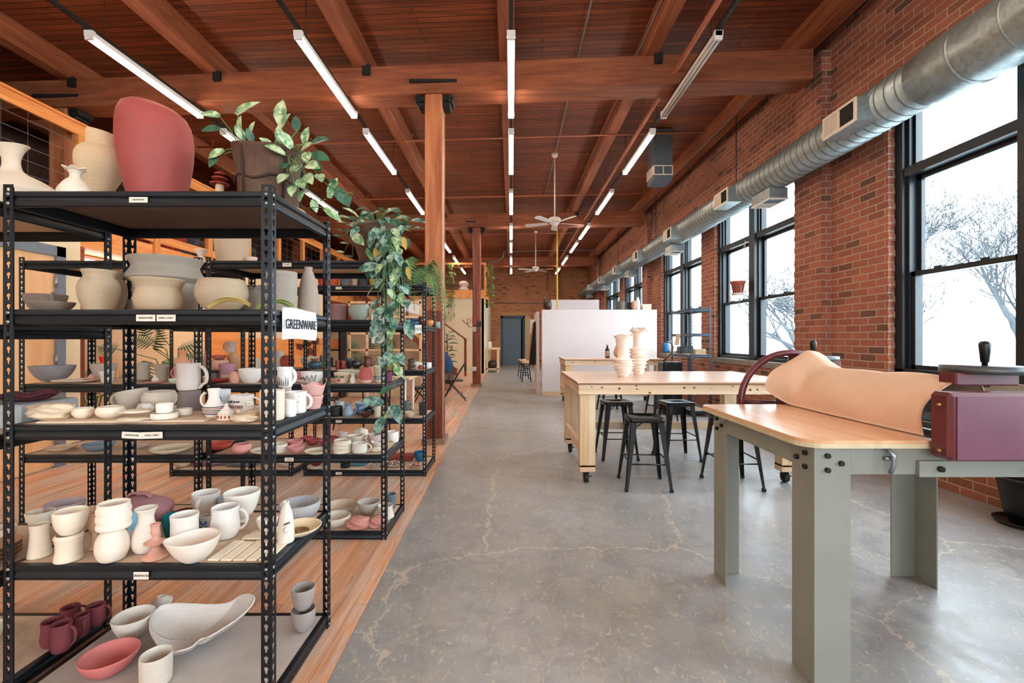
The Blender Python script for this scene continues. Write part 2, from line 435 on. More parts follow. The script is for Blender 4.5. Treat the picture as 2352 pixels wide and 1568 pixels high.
def glass():
    m = bpy.data.materials.new('window_glass'); m.use_nodes = True; t = m.node_tree; t.nodes.clear()
    o = t.nodes.new('ShaderNodeOutputMaterial'); mx = t.nodes.new('ShaderNodeMixShader'); tr = t.nodes.new('ShaderNodeBsdfTransparent')
    gl = t.nodes.new('ShaderNodeBsdfGlossy'); gl.inputs['Roughness'].default_value = 0.02
    tr.inputs['Color'].default_value = (0.96, 0.98, 0.985, 1)
    lw = t.nodes.new('ShaderNodeLayerWeight'); pw = t.nodes.new('ShaderNodeMath'); pw.operation = 'POWER'; pw.inputs[1].default_value = 5.0
    ma = t.nodes.new('ShaderNodeMath'); ma.operation = 'MULTIPLY_ADD'; ma.inputs[1].default_value = 0.7; ma.inputs[2].default_value = 0.025
    t.links.new(lw.outputs['Facing'], pw.inputs[0]); t.links.new(pw.outputs[0], ma.inputs[0])
    t.links.new(ma.outputs[0], mx.inputs[0]); t.links.new(tr.outputs[0], mx.inputs[1]); t.links.new(gl.outputs[0], mx.inputs[2])
    t.links.new(mx.outputs[0], o.inputs[0]); return m
M_GLASS = glass()
def emit(name, col, st):
    m = bpy.data.materials.new(name); m.use_nodes = True; t = m.node_tree; t.nodes.clear()
    o = t.nodes.new('ShaderNodeOutputMaterial'); e = t.nodes.new('ShaderNodeEmission')
    e.inputs[0].default_value = (*col, 1); e.inputs[1].default_value = st
    t.links.new(e.outputs[0], o.inputs[0]); return m
M_TUBE = emit('lit_tube', TUBE_COLOR, TUBE_STRENGTH)
M_TUBEOFF = plain('unlit_tube', 'b9aea4', 0.3, var=0.03)

# ================================================================= THE SETTING
Y0, Y1 = -9.0, 24.0
CZ = 5.35
def edge(y): return -0.751 - 0.0157*(y-1.85)
structure(MB().prism([(-9.2, Y0), (edge(Y0), Y0), (edge(Y1), Y1), (-9.2, Y1)], -0.1, 0.0).build('floor_wood', M_WFLOOR))
structure(MB().prism([(edge(Y0), Y0), (4.3, Y0), (4.3, Y1+.4), (edge(Y1), Y1+.4)], -0.1, -0.002).build('floor_concrete', M_CONC))
structure(MB().box((-9.2, Y0, CZ), (4.45, Y1+.4, CZ+.12)).build('ceiling', M_CEIL))

# right wall with its windows
XW, XP = 4.05, 3.93
PIL = [-8.98, -1.61, 5.76, 13.13, 20.50]
WIN = []
for p in PIL[:4]:
    WIN += [(p+.74, p+3.30), (p+3.93, p+6.50)]
b = MB()
b.box((XW, Y0, 0), (4.33, Y1, .95)); b.box((XW, Y0, 3.92), (4.33, Y1, CZ))
y = Y0
for a, c in WIN:
    b.box((XW, y, .95), (4.33, a, 3.92)); y = c
b.box((XW, y, .95), (4.33, Y1, 3.92))
for a, c in WIN:                      # ragged brick ends at the reveals
    k = 0; z = 1.04
    while z < 3.9:
        if k % 2: b.box((XW-.002, a-.05, z), (XW+.08, a+.008+.006*random.random(), z+.07)); b.box((XW-.002, c-.006-.008*random.random(), z), (XW+.08, c+.05, z+.07))
        z += .083; k += 1
structure(b.build('wall_right', M_BRICK))
for i, p in enumerate(PIL):
    structure(MB().box((XP, p, 0), (XW+.01, p+.54, 5.05)).build('pilaster', M_BRICK))
M_SILL = plain('stone_sill', '8f8678', 0.8, var=0.15, nscale=8, bump=0.2)
M_FRAME = plain('black_window_frame', '161b20', 0.4, var=0.3, nscale=5)
for i, (a, c) in enumerate(WIN):
    wn = empty('window_%d' % (i+1), (4.2, (a+c)/2, 1.03), kind='structure')
    hw = (c-a)/2; B = lambda: MB()
    def lb(m, y0, y1, z0, z1, x0, x1, mi=0): m.box((x0-4.2, y0, z0-1.03), (x1-4.2, y1, z1-1.03), mi)
    m = B(); lb(m, -hw-.04, hw+.04, .945, 1.035, 4.03, 4.40); m.build('window_sill', M_SILL, wn)
    m = B()
    lb(m, -hw, -hw+.10, 1.035, 3.92, 4.12, 4.32); lb(m, hw-.10, hw, 1.035, 3.92, 4.12, 4.32)
    lb(m, -hw+.10, -hw+.14, 1.035, 3.92, 4.16, 4.30); lb(m, hw-.14, hw-.10, 1.035, 3.92, 4.16, 4.30)
    lb(m, -hw, hw, 1.035, 1.085, 4.12, 4.32); lb(m, -hw, hw, 3.84, 3.92, 4.12, 4.32)
    lb(m, -.09, .09, 1.035, 3.92, 4.11, 4.32); lb(m, -.12, .12, 1.035, 3.92, 4.17, 4.30)
    lb(m, -hw, hw, 3.10, 3.19, 4.13, 4.30)
    m.build('window_frame', M_FRAME, wn)
    for sgn in (-1, 1):
        y0, y1 = (-hw+.14, -.12) if sgn < 0 else (.12, hw-.14)
        m = B()
        lb(m, y0, y1, 3.19, 3.225, 4.2, 4.26); lb(m, y0, y1, 3.80, 3.84, 4.2, 4.26); lb(m, y0, y0+.03, 3.19, 3.84, 4.2, 4.26); lb(m, y1-.03, y1, 3.19, 3.84, 4.2, 4.26)
        s1 = m.build('transom_sash', M_FRAME, wn)
        m = B(); lb(m, y0, y1, 3.19, 3.84, 4.228, 4.232); m.build('pane', M_GLASS, s1)
        m = B()
        lb(m, y0, y1, 3.05, 3.10, 4.24, 4.28); lb(m, y0, y1, 2.06, 2.11, 4.24, 4.28); lb(m, y0, y0+.05, 2.06, 3.10, 4.24, 4.28); lb(m, y1-.05, y1, 2.06, 3.10, 4.24, 4.28)
        s2 = m.build('upper_sash', M_FRAME, wn)
        m = B(); lb(m, y0, y1, 2.08, 3.08, 4.258, 4.262); m.build('pane', M_GLASS, s2)
        m = B()
        lb(m, y0, y1, 2.05, 2.10, 4.18, 4.235); lb(m, y0, y1, 1.085, 1.13, 4.18, 4.22); lb(m, y0, y0+.045, 1.085, 2.1, 4.18, 4.22); lb(m, y1-.045, y1, 1.085, 2.1, 4.18, 4.22)
        lb(m, y0+.25, y0+.33, 2.10, 2.12, 4.18, 4.23); lb(m, y1-.33, y1-.25, 2.10, 2.12, 4.18, 4.23)
        s3 = m.build('lower_sash', M_FRAME, wn)
        m = B(); lb(m, y0, y1, 1.1, 2.08, 4.198, 4.202); m.build('pane', M_GLASS, s3)

# far wall with the door, rear wall, left walls
b = MB()
b.box((-9.2, Y1, 0), (-.54, Y1+.4, CZ)); b.box((.74, Y1, 0), (4.45, Y1+.4, CZ)); b.box((-.54, Y1, 2.62), (.74, Y1+.4, CZ))
structure(b.build('wall_back', M_BRICKB))
d = empty('door_1', (.1, Y1+.1, 0), kind='structure')
M_DOOR = plain('grey_blue_door', '5d6c78', 0.45, var=0.08); M_DFRAME = plain('dark_door_frame', '3b4954', 0.5)
MB().box((-.52, -.02, 0), (.42, .04, 2.48)).build('door_leaf', M_DOOR, d)
b = MB(); b.box((-.64, -.12, 0), (-.52, .08, 2.62)); b.box((.52, -.12, 0), (.64, .08, 2.62)); b.box((-.64, -.12, 2.5), (.64, .08, 2.62)); b.build('door_frame', M_DFRAME, d)
MB().box((-.54, .3, 0), (.74, .34, 2.62)).build('gap_light_blocker', M_IRON, d)  # dark sheet added behind the leaf, keeps sky light out of the gap
b = MB(); b.cyl((.33, -.02, 1.15), (.33, -.07, 1.15), .03); b.build('door_handle', M_CHROME, d)
structure(MB().box((.74, Y1-.03, 0), (1.0, Y1, 2.6)).build('trim_1', plain('tan_trim', 'c4a27c', 0.7)))
# brick lintel row over the door
b = MB()
for k in range(19): b.box((-.75+k*.088, Y1-.015, 2.64), (-.75+k*.088+.072, Y1+.02, 2.82))
structure(b.build('trim_2', plain('lintel_brick', 'b98a55', 0.85, var=.3, nscale=8)))

b = MB()
b.box((-9.2, Y0-.3, 0), (4.45, Y0, .9)); b.box((-9.2, Y0-.3, 4.3), (4.45, Y0, CZ))
for x in (-9.2, -5.2, -1.2, 2.8): b.box((x, Y0-.3, .9), (x+1.65, Y0, 4.3))
structure(b.build('wall_rear', M_BRICK))
structure(MB().box((-9.3, Y0, 0), (-9.2, Y1, CZ)).build('wall_left', plain('loft_dark_wall', '4a3328', 0.9)))
# low room block at the left with its door, and the wall under the loft
structure(MB().box((-5.12, Y0, 0), (-5.0, 5.28, 2.70)).build('wall_left_room', M_CREAMW))
structure(MB().box((-6.3, 5.16, 0), (-5.12, 5.28, 2.70)).build('wall_left_return', M_CREAMW))
structure(MB().box((-9.2, 9.6, 0), (-3.95, 9.75, 2.70)).build('wall_under_loft', M_CREAMW))
structure(MB().box((-6.43, 9.57, 0), (-3.95, 9.6, 1.415)).build('trim_3', M_PLYWALL))
structure(MB().box((-6.43, 9.54, 0), (-5.72, 9.57, 1.75)).build('trim_4', M_PLYWALL))
d = empty('door_2', (-5.0, 4.45, 0), kind='structure')
M_OAKD = wood_mat('oak_door', 'd29a66', 'dfab78', 'e8b988', axis=2, rough=0.5, grain=.6, bump=.05); M_GREYF = plain('grey_steel_frame', '6d727b', .5)
MB().box((.0, -.52, .02), (.03, .50, 2.3)).build('door_leaf', M_OAKD, d)
b = MB(); b.box((0, .50, 0), (.06, .60, 2.41)); b.box((0, -.62, 0), (.06, -.52, 2.41)); b.box((0, -.62, 2.3), (.06, .60, 2.41)); b.build('door_frame', M_GREYF, d)
for z in (.3, 1.17, 2.02):
    b = MB(); b.cyl((.05, .5, z-.06), (.05, .5, z+.06), .013); b.build('hinge', M_CHROME, d)
# loft
b = MB(); b.box((-9.2, Y0, 2.70), (-6.06, 17.9, 2.99)); structure(b.build('loft_floor', M_FIR))
b = MB(); b.box((-9.2, 18.3, 3.03), (-1.03, Y1, 3.36)); structure(b.build('loft_floor_far', M_FIR))
structure(MB().box((-9.2, 18.4, 0), (-1.1, 18.5, 3.03)).build('wall_loft_front', M_CREAMW))
structure(MB().box((-1.2, 18.4, 0), (-1.08, Y1, 3.03)).build('wall_loft_side', M_CREAMW))

# girders, joists, columns
def skewed(mb, x0, x1, yc, th, z0, z1):
    k = -0.068
    mb.add([Vector(p) for p in ((x0, yc+k*x0, z0), (x1, yc+k*x1, z0), (x1, yc+k*x1+th, z0), (x0, yc+k*x0+th, z0),
            (x0, yc+k*x0, z1), (x1, yc+k*x1, z1), (x1, yc+k*x1+th, z1), (x0, yc+k*x0+th, z1))],
           [(0,3,2,1),(4,5,6,7),(0,1,5,4),(1,2,6,5),(2,3,7,6),(3,0,4,7)])
GY = [-1.4, 5.98, 13.2, 20.4]
for gy in GY:
    b = MB(); skewed(b, -9.2, 3.80, gy, .34, 4.67, 5.05); structure(b.build('ceiling_girder', M_BEAM))
for xj in (-8.2, -6.25, -4.12, -2.03, -.06, 1.80, 3.74):
    structure(MB().box((xj-.095, Y0, 5.045), (xj+.095, Y1, CZ+.01), bev=.012).build('ceiling_joist', M_JOIST))
def column(x0, x1, y0, d, mat, zt=4.67):
    c = empty('column', ((x0+x1)/2, y0+d/2, 0), kind='structure')
    hw = (x1-x0)/2; hd = d/2
    MB().box((-hw, -hd, 0), (hw, hd, zt), bev=.02).build('timber_post', mat, c)
    b = MB(); b.box((-hw-.15, -hd+.03, zt-.09), (hw+.15, hd-.03, zt-.005), bev=.02); b.box((-hw-.11, -hd+.04, zt-.16), (hw+.11, hd-.04, zt-.09), bev=.02)
    for sx in (-1, 1):
        for k in (-1, 1): b.cyl((sx*(hw+.09), -hd+.0, zt-.06+k*.025), (sx*(hw+.09), -hd+.04, zt-.06+k*.025), .018, seg=8)
    b.build('iron_cap', M_IRON, c)
    b = MB(); b.box((-hw-.20, -hd-.03, zt+.13), (hw+.20, -hd+.0, zt+.17)); b.build('iron_strap', M_IRON, c)
    MB().box((-hw-.04, -hd-.04, 0), (hw+.04, hd+.04, .07)).build('base_block', plain('base_block_wood', '9a7c66', .8), c)
    return c
column(-1.15, -.92, 6.05, .30, M_COLUMN)
column(-6.54, -6.28, 6.42, .30, M_COLUMN)
column(-1.13, -.90, 13.3, .30, M_COLRED)
column(-6.54, -6.28, 13.6, .30, M_COLRED)
column(-1.35, -1.12, -1.2, .30, M_COLUMN)
for xj in (-6.25, -4.12, -2.03, 1.80):                      # joist hangers on the girder faces
    for gy in GY[1:3]:
        yb = gy - .068*xj
        structure(MB().box((xj-.05+.09, yb-.05, 4.93), (xj+.05+.09, yb, 5.06)).build('joist_hanger', M_IRON))

# ================================================================= LIGHT FIXTURES
LH = 3.15
def tube_light(lit=True):
    r = empty('strip_light', kind=None)
    MB().box((-.035, -.86, .035), (.035, .86, .085)).box((-.045, -.86, .03), (.045, -.82, .09)).box((-.045, .82, .03), (.045, .86, .09)).build('housing', M_WHITE, r)
    for x in (-.022, .022):
        MB().cyl((x, -.83, .012), (x, .83, .012), .015, seg=10).build('tube', M_TUBE if lit else M_TUBEOFF, r)
    for y in (-.845, .845): MB().box((-.04, y-.012, -.005), (.04, y+.012, .035)).build('socket', M_WHITE, r)
    return r
rows = [(-4.39, 'far left row over the racks'), (-2.216, 'row left of the timber columns'), (0.0, 'centre row over the aisle'), (2.157, 'right row nearest the windows')]
starts = [2.45, 4.75, 6.95, 9.74, 12.6, 14.8, 17.5, 20.2]
ordn = ['just out over the camera', 'nearest', 'second', 'third', 'fourth', 'fifth', 'sixth', 'farthest']
proto_l = None; proto_off = None
k = 0
for ri, (x, rn) in enumerate(rows):
    for si, y in enumerate([-6.4, -3.4, -.6] + starts):
        n = si-3
        if ri == 0 and n > 4: continue
        off = (ri == 3 and n == 1)
        if off: o = tube_light(False)
        elif proto_l is None: o = proto_l = tube_light(True)
        else: o = copy_tree(proto_l)
        o.location = (x, y+.83, EYE+LH-.035)
        if n < 1: lab = 'lit fluorescent strip above and behind the view, %s' % rn; grp = 'strip lights behind the view, ' + rn
        elif off: lab = 'unlit white fluorescent strip, nearest of the right row by the windows'; grp = 'fluorescent strip lights'
        else: lab = 'lit fluorescent strip, %s in the %s' % (ordn[n], rn); grp = 'fluorescent strip lights'
        tag(o, lab, 'light', grp)
for x, y, lab in ((-6.6, 6.85, 'lit fluorescent strip under the loft, nearer one'), (-6.6, 8.65, 'lit fluorescent strip under the loft, by the cream wall'), (-8.0, 7.4, 'lit fluorescent strip under the loft, deep inside')):
    o = copy_tree(proto_l); o.location = (x, y, 2.60); tag(o, lab, 'light', 'strip lights under the loft')
for x, rn in rows:
    ye = 23.2 if x > -3 else 15
    o = MB().box((x-.02, Y0, EYE+LH+.06), (x+.02, ye, EYE+LH+.10)).build('wiring_channel', M_IRON)
    y = -7.9
    while y < ye:
        MB().cyl((x, y, EYE+LH+.10), (x, y, CZ), .004, seg=5).build('hanger_rod', M_IRON, o); y += 1.83
    tag(o, 'black metal channel carrying the ' + rn, 'rail', 'channels above the strip lights')

# ================================================================= DUCT
b = MB()
DX, DZ, DR = 3.69, 3.70, .22
b.cyl((DX, 3.95, DZ), (DX, 23.5, DZ), DR, seg=40)
y = 4.0
while y < 23.4:
    b.tube([(DX, y-.005, DZ), (DX+.0, y+.005, DZ)], [DR+.006, DR+.006], 40, mi=1); y += .118
duct = b.build('round_air_duct', [M_GALV, plain('duct_seam', '676b6a', .5, metal=.4)]); tag(duct, 'long round galvanized spiral duct along the window wall', 'duct')
b = MB()
path = [(DX, 3.97, DZ), (DX, 3.6, DZ-.01), (DX-.01, 3.1, DZ-.02), (DX-.05, 2.5, DZ), (DX-.12, 1.9, DZ+.06)]
b.tube([(DX, 4.03, DZ), (DX, 3.95, DZ), (DX, 3.94, DZ), (DX, 3.6, DZ-.01), (DX+.0, 3.35, DZ-.02), (DX-.02, 3.0, DZ-.02), (DX-.05, 2.5, DZ), (DX-.12, 1.9, DZ+.06), (DX-.2, 1.2, DZ+.16)],
       [.235, .235, .25, .26, .26, .262, .265, .265, .265], 40)
for q, r in (((DX, 3.6), .266), ((DX-.005, 3.2), .268), ((DX-.03, 2.8), .27), ((DX-.05, 2.45), .272)):
    b.tube([(q[0], q[1]-.01, DZ-.015), (q[0], q[1]+.01, DZ-.015)], [r, r], 40)
b.build('duct_elbow', M_GALV, duct)
for y in (3.2, 7.46, 11.6, 15.7, 19.8): MB().cyl((DX, y, DZ+DR-.01), (DX, y, CZ), .008, seg=6).build('hanger_rod', M_IRON, duct)
M_GRILL = plain('grille_metal', 'cdbda9', 0.5, var=.04); M_GRILLD = plain('dark_louvre', '2c2826', 0.7)
def side_vent_parts(h):
    b = MB(); b.box((-.012, -h, -.115), (.004, h, -.09)); b.box((-.012, -h, .09), (.004, h, .115)); b.box((-.012, -h, -.09), (.004, -h+.03, .09)); b.box((-.012, h-.03, -.09), (.004, h, .09)); b.box((-.012, -.012, -.09), (.004, .012, .09))
    yield 'frame', b.mesh('frame', M_GRILL)
    yield 'dark_back', MB().box((-.001, -h+.02, -.1), (.002, h-.02, .1)).mesh('dark_back', M_GRILLD)
    b = MB(); n = 12
    for i in range(n): yy = .012 + (h-.042)*(i+.5)/n; b.box((-.010, yy-.0045, -.09), (-.002, yy+.0045, .09))
    yield 'louvres', b.mesh('louvres', M_GRILL)
    b = MB()
    for i in range(8): yy = -h+.03 + (h-.042)*(i+.5)/8; b.box((-.008, yy-.002, -.09), (-.002, yy+.002, .09))
    for i in range(8): zz = -.09 + .18*(i+.5)/8; b.box((-.009, -h+.03, zz-.0012), (-.004, -.012, zz+.0012))
    yield 'damper_grid', b.mesh('damper_grid', M_GRILLD)
def down_vent_parts():
    b = MB(); b.box((-.155, -.24, -.012), (.125, -.21, .004)); b.box((-.155, .21, -.012), (.125, .24, .004)); b.box((-.155, -.21, -.012), (-.13, .21, .004)); b.box((.10, -.21, -.012), (.125, .21, .004)); b.box((-.13, -.01, -.012), (.10, .01, .004))
    yield 'frame', b.mesh('frame', M_GRILL)
    yield 'dark_back', MB().box((-.13, -.21, -.004), (.10, -.01, .002)).mesh('dark_back', M_GRILLD)
    b = MB()
    for q in range(9): b.box((-.13+.025*q, .01, -.010), (-.12+.025*q, .21, -.002))
    yield 'louvres', b.mesh('louvres', M_GRILL)
for collar, parts, locs in ((MB().box((0, -.235, -.115), (.30, .235, .115)).mesh('collar', M_GALV), list(side_vent_parts(.235)), [(3.35, y, 3.635) for y in (4.645, 7.26, 9.76, 12.27, 14.78, 17.3, 19.8)]),
                            (MB().box((-.14, -.23, 0), (.11, .23, .15)).mesh('collar', M_GALV), list(down_vent_parts()), [(3.69, y, 3.335) for y in (6.48, 10.26, 14.0, 17.8, 21.4)])):
    for lc in locs:
        r = bpy.data.objects.new('register', collar); COL.objects.link(r); r.parent = duct; r.location = lc
        for nm, me in parts:
            q = bpy.data.objects.new(nm, me); COL.objects.link(q); q.parent = r

# ceiling diffuser box
o = empty('ceiling_diffuser', (2.84, 8.7, 4.36)); tag(o, 'grey square duct drop with white grilles hanging from the ceiling', 'vent')
MB().box((-.175, -.2, 0), (.175, .2, CZ-4.36-.02)).build('duct_box', plain('grey_duct_paint', '4a5056', .6), o)
b = MB()
for z0, z1 in ((.10, .115), (.265, .28)): b.box((-.18, -.215, z0), (.18, -.2, z1)); b.box((-.19, -.2, z0), (-.175, .2, z1))
for x in (-.18, -.007, .165): b.box((x, -.215, .10), (x+.015, -.2, .28))
for y in (-.2, -.01, .18): b.box((-.19, y, .10), (-.175, y+.02, .28))
for k in range(9): b.box((-.187, -.19, .12+.016*k), (-.177, .19, .127+.016*k))
b.build('grille', M_GRILL, o)

# pipes
M_COPPER = plain('brown_pipe', '9a5236', .45, var=.1); M_CONDUIT = plain('conduit', '6f655f', .5)
o = MB().cyl((2.10, Y0, 4.82), (2.10, 23.8, 4.82), .032, seg=12)
for y in (1.5, 7.2, 10.4, 17.9): o.cyl((2.10, y, 4.82), (2.10, y+.12, 4.82), .042, seg=12); o.cyl((2.10, y, 4.82), (2.10, y, 5.35), .006, seg=6)
tag(o.build('sprinkler_main_pipe', M_COPPER), 'long brown pipe running to the back beside the right light row', 'pipe')
for i, (yc, x0, x1) in enumerate(((8.15, -5.9, 3.4), (11.5, -5.9, 3.3), (15.6, -5.5, 3.3))):
    b = MB(); b.cyl((x0, yc-.068*x0, 5.0), (x1, yc-.068*x1, 5.0), .016, seg=8)
    x = x0+.3
    while x < x1:
        b.cyl((x, yc-.068*x, 5.0), (x, yc-.068*x, 5.10), .010, seg=6); b.cyl((x, yc-.068*x, 5.09), (x, yc-.068*x, 5.11), .02, seg=8); x += 1.9
    b.cyl((x1, yc-.068*x1, 5.0), (x1, yc-.068*x1, 5.12), .014, seg=6)
    tag(b.build('sprinkler_branch_pipe', M_COPPER), 'thin sprinkler pipe with small heads crossing the ceiling, %s from the camera' % ['nearest', 'middle', 'farthest'][i], 'pipe', 'sprinkler pipes across the ceiling')
for i, (x, y0, y1, z) in enumerate(((.93, 3.0, 12.5, 5.31), (1.69, 2.5, 13.0, 5.2), (3.62, 6, 13, 5.03))):
    b = MB(); b.cyl((x, y0, z), (x, y1, z), .011, seg=8)
    tag(b.build('ceiling_conduit', M_CONDUIT), ['thin grey conduit along the ceiling planks above the ceiling fan', 'thin conduit along the joist right of the ceiling fan', 'thin dark conduit along the edge joist above the windows'][i], 'conduit')
b = MB(); b.tube([(-1.0, 17.5, 4.35), (-.45, 17.45, 4.4), (-.3, 17.4, 4.55), (-.3, 17.4, 4.76)], .022, 8); b.cyl((-.3, 17.4, 4.75), (3.6, 17.2, 4.77), .016, seg=8)
tag(b.build('pipe_run', M_CONDUIT), 'bent steel pipe crossing high in front of the back brick wall', 'pipe')
b = MB(); b.cyl((-.9, 23.95, 3.3), (3.0, 23.95, 3.25), .02, seg=8); b.cyl((2.55, 23.9, 2.9), (2.55, 23.9, 4.9), .025, seg=8); b.cyl((1.9, 23.9, 3.9), (1.9, 23.9, 4.9), .02, seg=8)
tag(b.build('wall_pipework', M_CONDUIT), 'dark pipes fixed across the back brick wall', 'pipe')

# ceiling fans
M_FANW = plain('fan_off_white', 'd8cbbd', .45, var=.03)
def ceiling_fan(loc, ang, label):
    x, y, z = loc
    o = empty('ceiling_fan', loc); tag(o, label, 'fan', 'ceiling fans')
    MB().lathe([(0, .0), (.10, .01), (.13, .04), (.13, .09), (.10, .12), (.03, .14), (0, .14)], 24).lathe([(0, -.06), (.05, -.055), (.08, -.02), (.09, .01), (0, .012)], 20).build('motor_housing', M_FANW, o)
    MB().cyl((0, 0, .12), (0, 0, CZ-z-.09), .015, seg=10).build('down_rod', M_FANW, o)
    MB().lathe([(.02, 0), (.06, .03), (.07, .08), (.07, .1)], 16, c=(0, 0, CZ-z-.1)).build('ceiling_canopy', M_FANW, o)
    for k in range(5):
        a = ang + k*2*PI/5
        M = Matrix.Rotation(a, 4, 'Z') @ Matrix.Rotation(.2, 4, 'X')
        b = MB(); b.prism([(.17, -.05), (.60, -.07), (.655, -.05), (.67, 0), (.655, .05), (.60, .07), (.17, .05)], .0, .008, M=M)
        bl = b.build('blade', M_FANW, o)
        MB().box((.07, -.02, -.004), (.22, .02, .0), M=M).build('blade_arm', M_FANW, bl)
    return o
ceiling_fan((.927, 9.69, 3.86), .25, 'white five-blade ceiling fan, nearer of the two over the aisle')
ceiling_fan((.90, 16.7, 3.93), .9, 'white five-blade ceiling fan, farther one near the back wall')
b = MB(); b.cyl((1.33, 13.15, 1.0), (1.33, 13.15, 4.68), .022, seg=8)
o = tag(b.build('yellow_hose', plain('yellow_hose', 'd9b13a', .5)), 'yellow hose hanging from the girder behind the pale partition', 'hose')

# ================================================================= OUTSIDE
M_SNOW = plain('pale_ground', 'c9cfd2', .9, var=.08, nscale=.3)
structure(MB().box((4.6, -60, -1.3), (120, 140, -1.2)).build('outdoor_ground', M_SNOW))
M_BARK = plain('grey_bark', '3a3f43', .95, var=.06)
def tree(x, y, h, seed):
    rnd = random.Random(seed); b = MB()
    def grow(p, d, L, r, lev):
        pts = [p]; rr = [r]; q = p.copy(); dd = d.copy()
        for i in range(4):
            dd = (dd + Vector((rnd.uniform(-1,1), rnd.uniform(-1,1), rnd.uniform(-.6,.9)))*.16).normalized(); q = q + dd*L/4; pts.append(q.copy()); rr.append(r*(1-.5*(i+1)/4))
        b.tube(pts, rr, 4 if lev > 1 else 6)
        if lev >= 6: return
        for k in range(4 if lev < 3 else 3):
            t = rnd.randint(2, 4); nd = (dd + Vector((rnd.uniform(-1,1), rnd.uniform(-1,1), rnd.uniform(-.35,.7)))*.85).normalized()
            grow(pts[t], nd, L*rnd.uniform(.58, .8), max(.008, rr[t]*.66), lev+1)
    grow(Vector((0, 0, 0)), Vector((0, 0, 1)), h*.34, h*.024, 0)
    o = b.build('bare_tree', M_BARK); o.location = (x, y, -1.25); return o
tr = [(12.5, 16, 8, 21, 'bare tree close outside the second window, right light'), (13, 19.5, 9, 25, 'bare tree close outside the second window, left light'), (20, 14, 11, 27, 'bare tree filling the far part of the nearest window'), (15, 12.5, 9, 3, 'bare winter tree outside the nearest tall window'), (15, 21, 8, 5, 'bare winter tree outside the second window, its right light'), (17, 9.5, 10, 8, 'bare tree seen low through the nearest window beyond the crank wheel'), (20, 31, 10, 11, 'bare tree outside behind the small metal rack'), (26, 20, 12, 14, 'tall pale bare tree farther out between the first two windows')]
for x, y, h, sd, lb_ in tr: tag(tree(x, y, h, sd), lb_, 'tree', 'bare trees outside')

# ================================================================= RACKS
def slot_strip(H, W, pitch=.0394, t=.0022):
    """perforated steel strip: x across 0..W, z up, keyhole slots"""
    b = MB(); n = int(H/pitch); pitch = H/n
    key = []
    R = .0082; r = .0042
    for k in range(11):
        a = math.radians(-55 + 290*k/10); key.append((R*math.cos(a), .005+R*math.sin(a)))
    key += [(-r, -.010), (-r*.6, -.0135), (0, -.0145), (r*.6, -.0135), (r, -.010)]
    m = len(key)
    def outer(cx, cz, px, pz):
        a = math.atan2(pz, px); dx, dz = math.cos(a), math.sin(a)
        s_ = min((W/2)/abs(dx) if abs(dx) > 1e-9 else 1e9, (pitch/2)/abs(dz) if abs(dz) > 1e-9 else 1e9)
        return cx+dx*s_, cz+dz*s_
    key.sort(key=lambda p: math.atan2(p[1], p[0]))
    ang = [math.atan2(p[1], p[0]) for p in key]
    for i in range(n):
        cx, cz = W/2, (i+.5)*pitch; vs = []
        for px, pz in key:
            ox, oz = outer(cx, cz, px, pz)
            vs += [(ox, 0, oz), (cx+px, 0, cz+pz), (ox, t, oz), (cx+px, t, cz+pz)]
        fs = []
        for q in range(m):
            a, c = q*4, ((q+1) % m)*4
            fs += [(a, c, c+1, a+1), (a+2, a+3, c+3, c+2), (a+1, c+1, c+3, a+3)]
        # corner fill triangles
        for q in range(m):
            a, c = q*4, ((q+1) % m)*4
            p, p2 = vs[a], vs[c]
            if abs(p[0]-p2[0]) > 1e-7 and abs(p[2]-p2[2]) > 1e-7:
                kx = W if (p[0]+p2[0])/2 > cx else 0; kz = cz + (pitch/2 if (p[2]+p2[2])/2 > cz else -pitch/2)
                o = len(vs); vs += [(kx, 0, kz), (kx, t, kz)]; fs += [(a, o, c), (a+2, c+2, o+1)]
        b.add(vs, fs)
    b.box((0, 0, 0), (.0005, t, H)); b.box((W-.0005, 0, 0), (W, t, H))
    return b
def post_mesh(H, W, levels, name, mat=None):
    """angle post, outer corner at the origin, flanges along +x and +y"""
    b = MB(); s1 = slot_strip(H, W)
    b.add(s1.v, s1.f, 0)
    b.add([(y, x, z) for x, y, z in s1.v], [f[::-1] for f in s1.f], 0)
    for z in levels:
        for dz in (-.012, -.046):
            b.cyl((W*.5, -.003, z+dz), (W*.5, .004, z+dz), .006, seg=10, mi=1)
            b.cyl((-.003, W*.5, z+dz), (.004, W*.5, z+dz), .006, seg=10, mi=1)
    return b.mesh(name, [mat or M_STEEL, M_RIVET])
def beam_profile():
    # outward face is at y=0, inside is +y ; top rim z=0 down to -.056
    return [(0.004, 0.0), (0.0, -.006), (0.0, -.018), (.006, -.023), (.003, -.030), (0.0, -.042), (.003, -.053), (.008, -.057), (.016, -.057), (.016, -.050), (.010, -.048), (.010, -.014), (.026, -.014), (.026, 0.0)]
def beam_mesh(L, name, mat=None):
    pr = beam_profile(); b = MB(); n = len(pr)
    vs = [(0, y, z) for y, z in pr] + [(L, y, z) for y, z in pr]
    fs = [(i, (i+1) % n, n+(i+1) % n, n+i) for i in range(n)] + [list(range(n))[::-1], [n+i for i in range(n)]]
    b.add(vs, fs); return b.mesh(name, mat or M_STEEL)
def link(name, me, parent, M):
    o = bpy.data.objects.new(name, me); COL.objects.link(o); o.parent = parent; o.matrix_local = M; return o
M_BOARDG = plain('grey_dusty_board', 'b5aba3', .8, var=.15, nscale=5)
